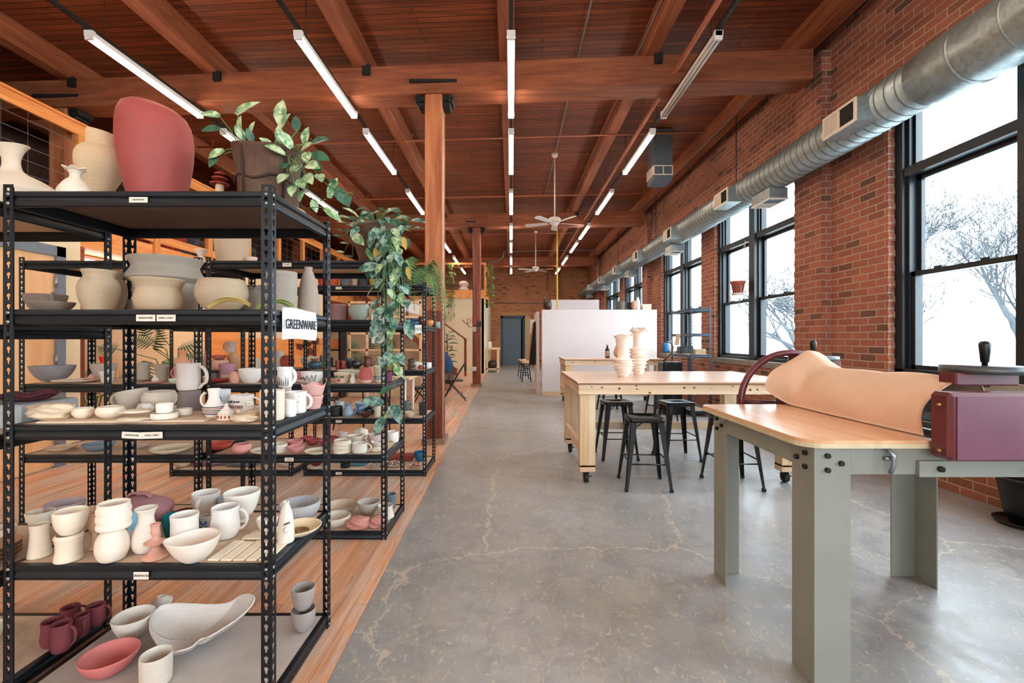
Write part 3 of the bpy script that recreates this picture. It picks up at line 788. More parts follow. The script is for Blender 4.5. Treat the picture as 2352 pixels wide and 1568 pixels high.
def rack(loc, W, D, levels, label, H=1.97, FW=.037, under=None, mat=None, rz=0, group='black steel pottery racks', boardm=None):
    """origin at front-left foot; x to the right, y to the back"""
    r = empty('shelving_rack', loc, rz, label, 'shelving rack', group)
    pm = post_mesh(H, FW, levels, 'post', mat)
    T = Matrix.Translation; R = Matrix.Rotation
    link('post', pm, r, Matrix.Identity(4))
    link('post', pm, r, T((W, 0, 0)) @ R(PI/2, 4, 'Z'))
    link('post', pm, r, T((W, D, 0)) @ R(PI, 4, 'Z'))
    link('post', pm, r, T((0, D, 0)) @ R(-PI/2, 4, 'Z'))
    e = .0025
    bx = beam_mesh(W-.008, 'beam', mat); by = beam_mesh(D-.008, 'beam', mat)
    for z in levels:
        link('beam', bx, r, T((.004, e, z)))
        link('beam', bx, r, T((W-.004, D-e, z)) @ R(PI, 4, 'Z'))
        link('beam', by, r, T((W-e, .004, z)) @ R(PI/2, 4, 'Z'))
        link('beam', by, r, T((e, D-.004, z)) @ R(-PI/2, 4, 'Z'))
        bm_ = boardm or M_BOARD
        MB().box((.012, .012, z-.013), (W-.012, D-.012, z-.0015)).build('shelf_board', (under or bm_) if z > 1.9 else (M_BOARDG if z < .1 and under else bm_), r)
    return r
def label_tag(r, x, z, w, h, body, y=-.0015, sz=None, tilt=0.0, mat=None):
    o = MB().box((-w/2, 0, -h/2), (w/2, .0008, h/2)).build('label', mat or M_PAPER, r); o.location = (x, y, z); o.rotation_euler = (0, tilt, 0)
    t = text(o, body, sz or h*.42, (0, -.0004, 0), (PI/2, 0, 0), M_INK, sx=.9); return o

LA = [.062, .562, 1.081, 1.509, 1.946]
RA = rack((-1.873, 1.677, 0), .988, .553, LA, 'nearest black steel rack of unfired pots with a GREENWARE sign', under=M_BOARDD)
label_tag(RA, .50, 1.946-.034, .068, .020, 'GREENWARE')
label_tag(RA, .527, 1.509-.032, .070, .024, 'GREENWARE'); label_tag(RA, .602, 1.509-.032, .070, .024, 'SMALL ONLY')
label_tag(RA, .475, 1.081-.036, .072, .024, 'GREENWARE', tilt=.05); label_tag(RA, .55, 1.081-.036, .078, .024, 'SMALL ONLY', tilt=-.03)
label_tag(RA, .51, .562-.034, .056, .028, 'GREENWARE')
sg = MB().grid(lambda u, v: (.988+.003+.006*math.sin(v*PI*.9)*u, .075+.30*u-.0*v, 1.522-.125*v+.004*math.sin(u*5)), 8, 6, thick=.0006).build('paper_sign', M_WPAPER, RA)
text(sg, 'GREENWARE', .056, (.988+.0125, .222, 1.457), (PI/2, 0, PI/2), M_INK, sx=.84, ext=.0012)
RA2 = rack((-2.945, 1.677, 0), .988, .553, [.062, .50, 1.03, 1.455, 1.93], 'steel rack left of the nearest rack, cut off by the left edge', under=None)
RB = rack((-2.126, 3.17, 0), 1.256, .55, [.053, .59, 1.083, 1.533, 1.946], 'second black rack from the camera holding small pots, right part')
RB2 = rack((-3.43, 3.17, 0), 1.256, .55, [.053, .59, 1.083, 1.533, 1.946], 'second row black rack standing left of its twin, door side')
RC = rack((-2.116, 4.635, 0), 1.25, .575, [.06, .59, 1.08, 1.534, 1.947], 'third black rack, in front of the timber column, trailing fern on top')
RC2 = rack((-3.48, 4.635, 0), 1.25, .575, [.06, .59, 1.08, 1.534, 1.947], 'third row black rack standing left of its twin')
for r_, xs in ((RB, .12), (RC, .36), (RB2, .78), (RC2, .55)):
    for z in ([.59, 1.083, 1.946] if r_ in (RB,) else ([.06, .59, 1.947] if r_ in (RC,) else [.59, 1.083, 1.946])):
        label_tag(r_, xs if r_ is not RB else (.565 if z > .6 else .58), z-.030, .062, .026, 'GLAZE')
label_tag(RC, 1.17, 1.50, .07, .085, 'SALE', y=-.003, mat=M_WPAPER)
label_tag(RB, 1.20, 1.47, .09, .20, 'GLAZE\nWARE', y=-.004, mat=M_WPAPER, sz=.04)
# blue rack by the windows
RW = rack((3.24, 8.2, 0), .37, 1.02, [.10, .60, 1.115, 1.50, 1.95], 'small blue metal rack standing by the windows', H=1.99, FW=.036, mat=M_STEELB, group=None)
label_tag(RW, .18, 1.50-.03, .01, .01, ' ')
o = MB().box((-.0008, -.07, -.03), (0, .07, .03)).build('label', M_PAPER, RW); o.location = (-.004, .62, 1.475); text(o, 'GLAZE', .03, (-.0012, 0, 0), (PI/2, 0, -PI/2), M_INK)

# ================================================================= WORK TABLES
M_PLYEDGE = wood_mat('plywood_edge', '6d4a33', '8c6446', 'a98260', axis=0, rough=.7, grain=.5, bump=.1)
def knots(b, x0, x1, z0, z1, y, n, seed):
    rnd = random.Random(seed)
    for i in range(n):
        x = rnd.uniform(x0, x1); z = rnd.uniform(z0, z1); r = rnd.uniform(.004, .012)
        b.add([(x+r*1.2*math.cos(a*PI/4), y, z+r*math.sin(a*PI/4)) for a in range(8)], [tuple(range(8))])
M_KNOT = plain('wood_knot', '5a3520', .7)
def work_table(x0, y0, W, D, label, seed):
    r = empty('work_table', (x0, y0, 0), 0, label, 'table', 'rolling pine work tables')
    MB().box((-.015, -.015, .975), (W+.015, D+.015, .99), bev=.002).build('tabletop', M_PLYTOP, r)
    MB().box((-.014, -.0145, .962), (W+.014, D+.0145, .975)).build('plywood_core', M_PLYEDGE, r)
    for nm, a, c, m in (('apron', (0, 0, .865), (W, .04, .962), M_PINE), ('apron', (0, D-.04, .865), (W, D, .962), M_PINE), ('apron', (0, .04, .865), (.04, D-.04, .962), M_PINEY), ('apron', (W-.04, .04, .865), (W, D-.04, .962), M_PINEY)):
        MB().box(a, c, bev=.004).build(nm, m, r)
    kb = MB(); knots(kb, .1, W-.1, .88, .95, -.0006, 12, seed); kb.build('knots', M_KNOT, r)
    for ix in (0, 1):
        for iy in (0, 1):
            xa = .015 if ix == 0 else W-.165; ya = .02 if iy == 0 else D-.17
            l = MB().box((xa, ya, .16), (xa+.075, ya+.04, .865), bev=.004).box((xa+.075, ya, .16), (xa+.15, ya+.04, .865), bev=.004).box((xa, ya+.04, .16), (xa+.04, ya+.13, .865), bev=.004).build('leg', M_PINEZ, r)
            MB().box((xa, ya, .165), (xa+.15, ya+.13, .18)).build('band', M_PLYEDGE, l)
            MB().box((xa, ya, .115), (xa+.15, ya+.13, .16), bev=.003).build('foot_block', M_PINE, l)
            cx, cy = xa+.07, ya+.075
            cst = MB().box((cx-.045, cy-.045, .105), (cx+.045, cy+.045, .115)).box((cx-.026, cy-.02, .04), (cx-.021, cy+.02, .105)).box((cx+.021, cy-.02, .04), (cx+.026, cy+.02, .105)).cyl((cx, cy, .09), (cx, cy, .112), .03, seg=14).box((cx+.02, cy-.02, .055), (cx+.055, cy-.0, .063)).build('caster', M_IRON, l)
            wb = MB(); wb.cyl((cx-.02, cy, .052), (cx+.02, cy, .052), .052, seg=24); wb.build('wheel', plain('caster_rubber', '1d2022', .5), l)
    for sx in (.02, W-.06): MB().box((sx, .15, .28), (sx+.04, D-.17, .37), bev=.004).build('stretcher', M_PINEY, r)
    MB().box((.10, D-.11, .28), (W-.10, D-.07, .37), bev=.004).build('stretcher', M_PINE, r)
    return r
work_table(.648, 4.365, 2.13, 1.38, 'nearer long pine work table on casters, two ribbed white vases on it', 3)
work_table(1.10, 9.27, 2.02, 1.10, 'farther pine work table before the pale partition, glue bottle on it', 5)

# ================================================================= STOOLS
def stool():
    r = empty('metal_stool')
    H = .667; hs = .165
    b = MB()
    def seat(u, v): return (0, 0, 0)
    # pressed seat pan: rounded square with a slot, turned down rim
    def ring(h, z, rad, n=6):
        o = []
        for cx, cy, a0 in ((h-rad, h-rad, 0), (-h+rad, h-rad, 90), (-h+rad, -h+rad, 180), (h-rad, -h+rad, 270)):
            for k in range(n): a = math.radians(a0+90*k/(n-1)); o.append((cx+rad*math.cos(a), cy+rad*math.sin(a), z))
        return o
    rings = [ring(hs-.006, H-.045, .035), ring(hs, H-.04, .035), ring(hs, H-.012, .035), ring(hs-.008, H-.002, .035), ring(hs-.02, H-.004, .03), ring(hs-.035, H-.007, .03)]
    N = len(rings[0]); vs = [p for q in rings for p in q]
    slot = [(.034*math.cos(2*PI*k/N)*1.0 + (.018 if math.cos(2*PI*k/N) > 0 else -.018), .013*math.sin(2*PI*k/N), H-.007) for k in range(N)]
    vs += slot; vs += [(x, y, H-.03) for x, y, z in slot]
    fs = []
    for q in range(len(rings)+1):
        for k in range(N): fs.append((q*N+k, q*N+(k+1) % N, (q+1)*N+(k+1) % N, (q+1)*N+k))
    b.add(vs, fs, 0, True)
    b.build('seat', M_BLACK, r)
    bt = .215
    legs = []
    for sx in (-1, 1):
        for sy in (-1, 1):
            # folded tapering angle leg
            m = MB(); n = 8; V = []
            for i in range(n+1):
                t = i/n; z = H-.035 - t*(H-.035-.02)
                c = hs-.012 + (bt-hs+.012)*t; w = .058 - .030*t; th = .003
                px, py = sx*c, sy*c
                V += [(px-sx*w, py, z), (px-sx*.008, py, z), (px, py-sy*.008, z), (px, py-sy*w, z),
                      (px-sx*th, py-sy*w, z), (px-sx*th, py-sy*(.008+th), z), (px-sx*(.008+th), py-sy*th, z), (px-sx*w, py-sy*th, z)]
            F = []
            for i in range(n):
                for k in range(8): F.append((i*8+k, i*8+(k+1) % 8, (i+1)*8+(k+1) % 8, (i+1)*8+k))
            F += [(0,1,6,7),(1,2,5,6),(2,3,4,5)] + [tuple(n*8+q for q in f) for f in ((7,6,1,0),(6,5,2,1),(5,4,3,2))]
            m.add(V, F); lg = m.build('leg', M_BLACK, r)
            MB().box((sx*bt-.016-sx*.012, sy*bt-.016-sy*.012, 0), (sx*bt+.016-sx*.012, sy*bt+.016-sy*.012, .03), bev=.004).build('rubber_foot', plain('black_rubber', '16181a', .8), lg)
    zb = .245; c = hs-.012+(bt-hs+.012)*((H-.035-zb)/(H-.055)) - .012
    for a, d in (((-c, -c, zb), (c, -c, zb)), ((-c, c, zb), (c, c, zb)), ((-c, -c, zb+.03), (-c, c, zb+.03)), ((c, -c, zb+.03), (c, c, zb+.03))):
        MB().cyl(a, d, .007, seg=8).build('footrest_bar', M_BLACK, r)
    z2 = H-.075; c2 = hs-.012
    for a, d in (((-c2, -c2, z2-.05), (c2, c2, z2+.0)), ((-c2, c2, z2-.05), (c2, -c2, z2))):
        MB().tube([a, (0, 0, z2+.02), d], .005, 6).build('brace', M_BLACK, r)
    return r
st0 = stool()
for i, (x, y, rz, lab) in enumerate([(1.272, 4.36, -.06, 'black metal stool nearest the camera, in front of the pine table'),
        (1.25, 5.42, .03, 'black metal stool under the pine table, left one beside the caster leg'),
        (1.95, 5.37, .05, 'black metal stool under the pine table, right behind the foremost stool'),
        (2.12, 4.38, -.02, 'black metal stool half hidden behind the slab roller leg'),
        (2.55, 7.75, .1, 'black metal stool on the far side of the nearer pine table'),
        (1.92, 8.85, .05, 'black metal stool tucked before the farther pine table')]):
    o = st0 if i == 0 else copy_tree(st0)
    o.location = (x, y, 0); o.rotation_euler = (0, 0, rz); tag(o, lab, 'stool', 'black metal stools')

# ================================================================= SLAB ROLLER
sr = empty('slab_roller', (1.8, 2.3, 0), 0, 'grey-green steel slab roller table with maroon roller housing and canvas', 'slab roller')
def at(b): return b
OX, OY = 1.8, 2.3
def L(x, y, z): return (x-OX, y-OY, z)
# top with rounded corners
poly = []
def arc(cx, cy, r, a0, a1, n=7):
    for k in range(n): a = math.radians(a0+(a1-a0)*k/(n-1)); poly.append((cx+r*math.cos(a)-OX, cy+r*math.sin(a)-OY))
arc(1.16+.09, 1.795+.09, .09, 180, 270); arc(1.68, 1.795+.01, .01, 270, 360, 3)
poly += [(1.69-OX, 2.79-OY)]
arc(1.16+.05, 2.79-.05, .05, 90, 180)
M_BED = wood_mat('laminated_bed_top', 'cf9a70', 'dcab84', 'e6bd9b', axis=1, rough=.22, grain=.6, bump=.03)
bedtop = MB().prism(poly, .985, .999).build('bed_top', M_BED, sr)
inn = [(x*1.0, y*1.0) for x, y in poly]
MB().prism([(x*1.004-.002 if x < 0 else x, y*1.006) for x, y in poly], .968, .9855).build('top_edge_band', plain('cream_edge_band', 'c9b795', .45), sr)
def angle_leg(xc, yc, sx, sy, fl=.145, t=.008, z0=0, z1=.985):
    b = MB(); x, y = xc-OX, yc-OY
    pts = [(x, y), (x+sx*fl, y), (x+sx*fl, y+sy*t), (x+sx*t, y+sy*t), (x+sx*t, y+sy*fl), (x, y+sy*fl)]
    b.prism(pts if sx*sy > 0 else pts[::-1], z0, z1)
    return b.build('leg', M_GREYPAINT, sr)
for xc, yc, sx, sy in ((1.213, 1.82, 1, 1), (1.213, 2.72, 1, -1), (2.387, 2.69, -1, -1), (2.387, 1.82, -1, 1)):
    lg = angle_leg(xc, yc, sx, sy, z1=.968)
    for k, (dx, dz) in enumerate(((.05, .075), (.05, .018), (.105, .045))):
        z = .858+dz
        b = MB(); yy = yc-OY; b.cyl((xc-OX+sx*dx, yy, z), (xc-OX+sx*dx, yy-sy*.012, z), .011, seg=6, smooth=False); b.build('bolt', M_IRON, lg)
        b = MB(); b.cyl((xc-OX, yy+sy*dx, z), (xc-OX-sx*.012, yy+sy*dx, z), .011, seg=6, smooth=False); b.build('bolt', M_IRON, lg)
MB().box(L(1.36, 1.822, .858), L(2.9, 1.83, .968)).build('rail', M_GREYPAINT, sr)
MB().box(L(1.36, 2.71, .858), L(2.9, 2.718, .968)).build('rail', M_GREYPAINT, sr)
MB().box(L(1.215, 1.97, .868), L(1.223, 2.57, .968)).build('rail', M_GREYPAINT, sr)
MB().box(L(1.62, 1.805, .852), L(3.0, 1.82, .915)).build('lower_track', M_GREYPAINT, sr)
for x in (1.70, 2.05, 2.4): MB().cyl(L(x, 1.805, .885), L(x, 1.79, .885), .012, seg=6).build('track_bolt', M_IRON, sr)
# latch
b = MB(); b.box(L(1.455, 1.812, .958), L(1.53, 1.822, .972)); b.tube([L(1.49, 1.80, .962), L(1.505, 1.79, .94), L(1.505, 1.79, .90), L(1.50, 1.80, .868)], .009, 8); b.cyl(L(1.485, 1.81, .925), L(1.515, 1.81, .925), .008)
b.build('latch', M_CHROME, sr)
# right hand bed beyond the rollers
MB().box(L(2.12, 1.83, .975), L(3.1, 2.72, .99)).build('outfeed_bed', M_BED, sr)
MB().box(L(2.10, 1.88, 1.14), L(3.0, 1.915, 1.17)).build('guide_bar', wood_mat('dull_guide_bar', '8e7c68', 'a08f7c', 'b3a493', axis=0, rough=.5), sr)
# gear housings
h = MB().box(L(1.64, 1.70, .942), L(2.60, 1.79, 1.197), bev=.014)
h.build('near_gear_housing', M_MAROON, sr)
MB().box(L(1.665, 1.697, .948), L(2.58, 1.7005, 1.185)).build('housing_face', M_PURPLE, sr)
for z in (1.15, .975): MB().cyl(L(1.628, 1.735, z), L(1.641, 1.735, z), .006, seg=8).build('brass_screw', plain('brass', 'b08d4a', .35, metal=.8), sr)
MB().box(L(1.71, 2.86, .94), L(2.10, 2.95, 1.20), bev=.012).build('far_gear_housing', M_MAROON, sr)
for y in (1.84, 2.84): MB().box(L(1.80, y, 1.21), L(2.06, y+.08, 1.262), bev=.006).build('cross_head', M_MAROON, sr)
for z, r_ in ((1.10, .075), (.93, .06)): MB().cyl(L(1.90, 1.84, z), L(1.90, 2.86, z), r_, seg=28).build('roller', M_CHROME, sr)
for y in (1.90, 2.98):
    x = 1.978
    d = MB().cyl(L(x, y, 1.288-.03), L(x, y, 1.288), .143, seg=36).build('crank_disc', plain('grey_crank_disc', '55585a', .4, metal=.5), sr)
    MB().lathe([(.0, 0), (.05, 0), (.035, .02), (.02, .03), (0, .03)], 12, c=L(x, y, 1.228)).build('hub', M_IRON, d)
    hx = x-.0 if y < 2 else x
    MB().lathe([(0, 0), (.010, 0), (.010, .012), (.014, .016), (.020, .085), (.019, .095), (.012, .102), (0, .104)], 16, c=L(hx, y, 1.288)).build('knob', M_BLACK, d)
    MB().cyl(L(x, y, 1.20), L(x, y, 1.235), .016, seg=10).build('spindle', M_IRON, d)
# large hoop hand wheel at the far end
wh = MB().tube([L(1.831+.323*math.cos(a*PI/24), 2.985+.0, .986+.323*math.sin(a*PI/24)) for a in range(48)], .021, 12, closed=True).build('hand_wheel', M_MAROON, sr)
for k in range(4):
    a = k*PI/2
    MB().cyl(L(1.831, 2.985, .986), L(1.831+.31*math.cos(a), 2.985, .986+.31*math.sin(a)), .012, seg=8).build('spoke', M_MAROON, wh)
MB().cyl(L(1.831, 2.95, .986), L(1.831, 3.02, .986), .035, seg=14).build('hub', M_MAROON, wh)
# canvas
M_CANVAS = plain('tan_canvas', 'dfbca2', .85, var=.05, nscale=5)
def cv(u, v):
    # u along the table (near..far), v across (front hem .. over the ridge .. back)
    y = 1.86 + 1.03*u
    hem_x = 1.69 - .015*math.sin(u*3); ridge_x = 1.835
    top = 1.238 + .004*math.sin(9*u) + .085*math.exp(-((u-.93)/.10)**2)
    if u > .8: hem_x -= .075*((u-.8)/.2)**2
    hem_z = 1.004 + .075*max(0, (u-.82)/.18)**2
    if v < .55:
        t = v/.55
        x = hem_x + (ridge_x-hem_x)*(t**1.15) - .055*math.sin(t*PI)*(1-.2*u)
        z = hem_z + (top-hem_z)*(t**.85)
    else:
        t = (v-.55)/.45
        a = t*PI*.62
        x = ridge_x + .085*math.sin(min(a, PI/2)) + .05*max(0, t-.6)
        z = top - .02*(1-math.cos(a))*1.6 - .10*max(0, t-.7)
    f = math.exp(-((u-.80)/.05)**2)
    z += .012*math.sin(20*u+6*v)*(.25+f)*math.sin(v*PI); x += .014*math.sin(13*u-9*v)*(.3+f)*math.sin(min(1, v/.55)*PI)
    s_ = u*.0
    return Vector((x-OX, y-OY-.05*(1-v)*(1-u)*0, z))
MB().grid(cv, 60, 40, thick=.003).build('canvas_cover', M_CANVAS, sr)

# ================================================================= POTTERY
PROF = {
 'bowl':   [(0,0),(.42,0),(.46,.03),(.70,.26),(.88,.58),(.97,.85),(1,1)],
 'deep':   [(0,0),(.50,0),(.56,.03),(.80,.25),(.95,.55),(1,.85),(.98,1)],
 'round':  [(0,0),(.48,0),(.55,.05),(.85,.25),(1,.52),(.97,.78),(.85,1)],
 'footbowl':[(0,0),(.36,0),(.38,.10),(.34,.13),(.62,.28),(.86,.58),(.96,.85),(1,1)],
 'cyl':    [(0,0),(.90,0),(.96,.04),(.98,.3),(.99,.7),(1,1)],
 'mug':    [(0,0),(.80,0),(.90,.05),(.97,.2),(.96,.55),(.95,.8),(1,1)],
 'mugb':   [(0,0),(.70,0),(.85,.06),(.99,.22),(1,.4),(.93,.65),(.91,.8),(.95,1)],
 'taper':  [(0,0),(.66,0),(.70,.04),(.84,.5),(1,1)],
 'invert': [(0,0),(.96,0),(1,.05),(.95,.35),(.90,.75),(.84,1)],
 'waist':  [(0,0),(.94,0),(.98,.04),(.88,.3),(.84,.55),(.90,.8),(1,.92),(.86,1)],
 'flarefoot':[(0,0),(.95,0),(1,.05),(.97,.12),(.86,.35),(.80,.6),(.80,.85),(.83,1)],
 'svase':  [(0,0),(.62,0),(.80,.05),(.98,.18),(1,.30),(.86,.48),(.58,.66),(.50,.80),(.62,.92),(.80,1)],
 'belly':  [(0,0),(.60,0),(.72,.08),(.93,.32),(1,.55),(.92,.72),(.72,.82),(.70,.88),(.84,1)],
 'bowlflare':[(0,0),(.58,0),(.74,.06),(.88,.22),(.90,.45),(.80,.66),(.78,.72),(.88,.88),(1,1)],
 'bottle': [(0,0),(.88,0),(1,.04),(1,.15),(.93,.40),(.80,.65),(.52,.86),(.34,.93),(.34,.96),(.42,1)],
 'plate':  [(0,0),(.55,0),(.60,.12),(.88,.55),(1,1)],
 'disc':   [(0,0),(.92,0),(1,.35),(1,.8),(.96,1)],
 'egg':    [(0,0),(.60,0),(.78,.06),(.98,.30),(1,.45),(.90,.75),(.62,.95),(.55,1)],
 'ribs':   [(0,0),(.86,0),(.98,.06),(1,.16),(.93,.27),(1,.38),(1,.5),(.94,.60),(1,.70),(.98,.8),(.90,.9),(.93,1)],
 'candle': [(0,0),(.96,0),(1,.04),(.97,.08),(.90,.10),(.52,.17),(.34,.28),(.32,.36),(.78,.43),(.84,.455),(.80,.475),(.40,.53),(.24,.60),(.22,.66),(.30,.70),(.34,.74),(.34,.84),(.30,.88),(.36,.96),(.40,1)],
 'pedestal':[(0,0),(.55,0),(.60,.04),(.30,.12),(.26,.40),(.34,.46),(.7,.62),(.92,.82),(1,1)],
}
def shell(kind, R, H, t):
    """outer profile then the inside wall back to the floor of the pot"""
    out = [(r*R, z*H) for r, z in PROF[kind]]
    fl = max(t, H*.06) if kind not in ('plate',) else min(t, H*.3)
    rim = out[-1]; inn = []
    inn.append((rim[0]-t*.5, rim[1]+t*.35))
    for r, z in reversed(out):
        if z > fl+1e-4 and r > t: inn.append((max(r-t, .001), z))
    inn.append((max(inn[-1][0]*.8, .001), fl)); inn.append((0, fl))
    return out + inn
def smoothprof(p, k=2):
    for _ in range(k):
        q = [p[0]]
        for a, b in zip(p, p[1:]):
            q += [(a[0]*.75+b[0]*.25, a[1]*.75+b[1]*.25), (a[0]*.25+b[0]*.75, a[1]*.25+b[1]*.75)]
        q.append(p[-1]); p = q
    return p
ORD = {}
def wcomp(o, x, y): o.location = (x, y, o.location.z)
def handle_on(o, R, H, ang, z0=.22, z1=.86, ext=.55, thick=None, curl=False, rf=.95):
    """C shaped handle on the side facing the angle ang"""
    t = thick or max(.0045, R*.10)
    pts = []
    za, zb = H*z0, H*z1
    for k in range(13):
        a = -PI/2 + PI*k/12
        rr = R*rf*.97 + math.cos(a)*R*ext*(1.0 if not curl else 1.15); zz = (za+zb)/2 + math.sin(a)*(zb-za)/2
        if curl and k < 4: rr = R*rf*.97 + math.cos(a)*R*ext*.55
        pts.append((rr*math.cos(ang), rr*math.sin(ang), zz))
    return MB().tube(pts, t, 8, flat=1.5).build('handle', o.data.materials[0], o)
def P(kind, x0, x1, yt, yb, zs, col, name, cat, label, group=None, Y=None, on=None, h=None, hd=None, asp=1.0, rot=0.0,
      rough=.85, tilt=None, t=None, warp=None, col2=None, split=None, seg=36, hk=None, inside=None, r_=None):
    """a pot whose silhouette spans photo pixels x0..x1, yt..yb, standing at height zs"""
    xc = (x0+x1)/2.0; w_ = (x1-x0)/2.0
    if on is not None:
        px_, py_, zs = on; Yc = py_; R = .05
        for _ in range(6): X = (xc-VX)*S(Yc); R = w_*S(Yc)/math.sqrt(1+(X/Yc)**2)
    else:
        Yc = Y; R = .05
        for _ in range(8):
            if Y is None: Yc = FPX*(EYE-zs)/(yb-VY) + R*.8*(PROF[kind][1][0])
            X = (xc-VX)*S(Yc); R = w_*S(Yc)/math.sqrt(1+(X/Yc)**2)
    if r_: R = r_
    R /= math.sqrt(asp) if asp > 1 else 1
    X = (xc-VX)*S(Yc)
    if h is None:
        top = EYE-(yt-VY)*(Yc+R*.9)/FPX
        if top > EYE: top = EYE-(yt-VY)*(Yc-R*.9)/FPX
        h = max(.008, top-zs)
    H = h; tt = t or min(.009, max(.004, R*.07))
    pr = smoothprof(shell(kind, R, H, tt), 1)
    mats = [clay(col, rough)]
    b = MB().lathe(pr, seg, warp=warp)
    if col2:
        mats.append(clay(col2, rough)); zz = (split or .4)*H; n_in = len(pr)
        for i, f in enumerate(b.f):
            c = sum(b.v[q][2] for q in f)/len(f)
            if c < zz: b.mi[i] = 1
    o = b.build(name, mats); o.location = (X, Yc, zs+.0005)
    o.scale = (asp, 1, 1) if asp != 1 else (1, 1, 1); o.rotation_euler = (0, 0, rot)
    if tilt: o.rotation_euler = (tilt[0], tilt[1], rot)
    tag(o, label, cat, group)
    if hd is not None: handle_on(o, R, H, hd, **(hk or {}))
    return (X, Yc, zs+H+.001), o, R, H

A5, A4, A3, A2z, A1 = .062, .562, 1.081, 1.509, 1.946
WHT, CRM, BEI, GRY, PNK, MAR, MAU = 'e9e0d6', 'e3d0b6', 'd9c2a4', 'b3a69a', 'd79d92', '7a3a40', '9d6b6c'
GW = 'unfired pots on the lowest shelf of the nearest rack'
def lop(p, a, r, z, k=.12): return Vector((p.x + z*k, p.y, p.z))

# --- nearest rack, lowest shelf
g = 'pots on the lowest shelf of the nearest rack'
P('bowl', 253, 360, 1390, 1470, A5, 'd8cbbd', 'bowl', 'bowl', 'cream open bowl behind the red bowl on the lowest shelf', g)
_, ob, R, H = P('deep', 345, 398, 1368, 1402, A5, 'cfc4b7', 'jar', 'jar', 'small lidded cream jar behind the long tray, lowest shelf', g)
MB().lathe([(0,H*1.0),(R*.9,H*1.0),(R*.96,H*1.06),(R*.5,H*1.3),(R*.42,H*1.55),(R*.36,H*1.55),(R*.3,H*1.2),(0,H*1.2)], 24).build('lid', clay('cfc4b7'), ob)
P('bowl', 176, 327, 1466, 1572, A5, 'c5706a', 'bowl', 'bowl', 'big salmon red bowl at the front of the lowest shelf', g, Y=1.83)
P('cyl', 318, 399, 1488, 1590, A5, 'cfc2b2', 'cup', 'cup', 'plain cream cup beside the red bowl, lowest shelf front', g, Y=1.775, h=.11)
top, _, R, H = P('deep', 668, 726, 1388, 1452, A5, '9c918b', 'tumbler', 'tumbler', 'grey dented tumbler, lower one of the stack of two', g, h=.096)
P('deep', 668, 725, 1330, 1395, A5, 'a0948e', 'tumbler', 'tumbler', 'grey dented tumbler balanced on another, lowest shelf right', g, on=top, h=.098)
# long free-form tray
rimpx = [(343, 1452, .07), (346, 1418, .085), (368, 1396, .09), (400, 1389, .09), (440, 1389, .085), (485, 1391, .08), (520, 1388, .085), (548, 1374, .10), (570, 1367, .125), (584, 1372, .13), (585, 1384, .12), (572, 1404, .095), (545, 1428, .075), (515, 1448, .065), (485, 1466, .07), (462, 1474, .06), (440, 1492, .06), (410, 1502, .065), (385, 1505, .06), (362, 1488, .06)]
rimw = []
for x_, y_, z_ in rimpx:
    Yq = (EYE-A5-z_)*FPX/(y_-VY); rimw.append(Vector(((x_-VX)*S(Yq), Yq, z_)))
cen = Vector((-1.40, 2.0, 0)); nR = len(rimw)
def tray(u, v):
    k = v*nR; i = int(k) % nR; f = k-int(k)
    p0, p1, p2, p3 = rimw[i-1], rimw[i], rimw[(i+1) % nR], rimw[(i+2) % nR]
    q = .5*((2*p1)+(-p0+p2)*f+(2*p0-5*p1+4*p2-p3)*f*f+(-p0+3*p1-3*p2+p3)*f**3)
    c = cen + Vector((q.x-cen.x, q.y-cen.y, 0))*.0
    return Vector((c.x+(q.x-c.x)*u, c.y+(q.y-c.y)*u, .005+(q.z-.005)*u**3.2))
cen = Vector((-1.42, 2.0, 0))
o = MB().grid(tray, 16, 80, thick=.007).build('freeform_tray', clay('d6cbc1')); o.location = (0, 0, A5+.008)
tag(o, 'long wavy cream freeform tray on the lowest shelf', 'tray', g)
# maroon mugs on the neighbouring rack
g = 'maroon mugs on the lowest shelf at the left'
for i, (a, b_, c, d, dirn, lab) in enumerate([(135, 188, 1383, 1432, .6, 'maroon mug at the back left of the group of five'), (194, 245, 1379, 1440, .4, 'maroon mug farthest right of the group of five'),
        (90, 150, 1413, 1490, -.5, 'maroon mug farthest left of the group of five'), (166, 208, 1402, 1464, -.6, 'maroon mug in the middle with its handle to the front'), (112, 170, 1419, 1502, .1, 'maroon mug nearest the camera in the group of five')]):
    P('mugb', a, b_, c, d, A5, MAR, 'mug', 'mug', lab, g, hd=dirn)

# --- nearest rack, second shelf up
g = 'pots on the second shelf of the nearest rack'
def ringwarp(n, k): return lambda p, a, r, z: Vector((p.x*(1+k*math.sin(z*n)), p.y*(1+k*math.sin(z*n)), p.z))
P('flarefoot', 60, 122, 1195, 1285, A4, CRM, 'cup', 'cup', 'ribbed cream cup at the left front corner, second shelf', g, warp=ringwarp(420, .012))
top, _, R, H = P('waist', 120, 196, 1225, 1295, A4, CRM, 'cup', 'cup', 'waisted cream cup upside down under a round bowl', g, h=.098)
P('deep', 118, 206, 1158, 1232, A4, 'e6d6bf', 'bowl', 'bowl', 'round cream bowl balanced on the waisted cup', g, on=top, h=.088)
top, _, R, H = P('egg', 215, 301, 1222, 1293, A4, 'e5d5c0', 'cup', 'cup', 'smooth cream cup upside down under a ringed cup', g, h=.118, warp=None)
P('ribs', 218, 305, 1152, 1232, A4, 'ead9c4', 'cup', 'cup', 'ringed cream cup balanced on a smooth one', g, on=top, h=.098)
P('pedestal', 190, 245, 1148, 1265, A4, 'cfa98a', 'goblet', 'goblet', 'tan footed goblet behind the stacked cups', g, h=.15)
P('bowl', 55, 130, 1165, 1222, A4, 'decdb4', 'bowl', 'bowl', 'wide cream bowl behind the ribbed cup', g, Y=2.02)
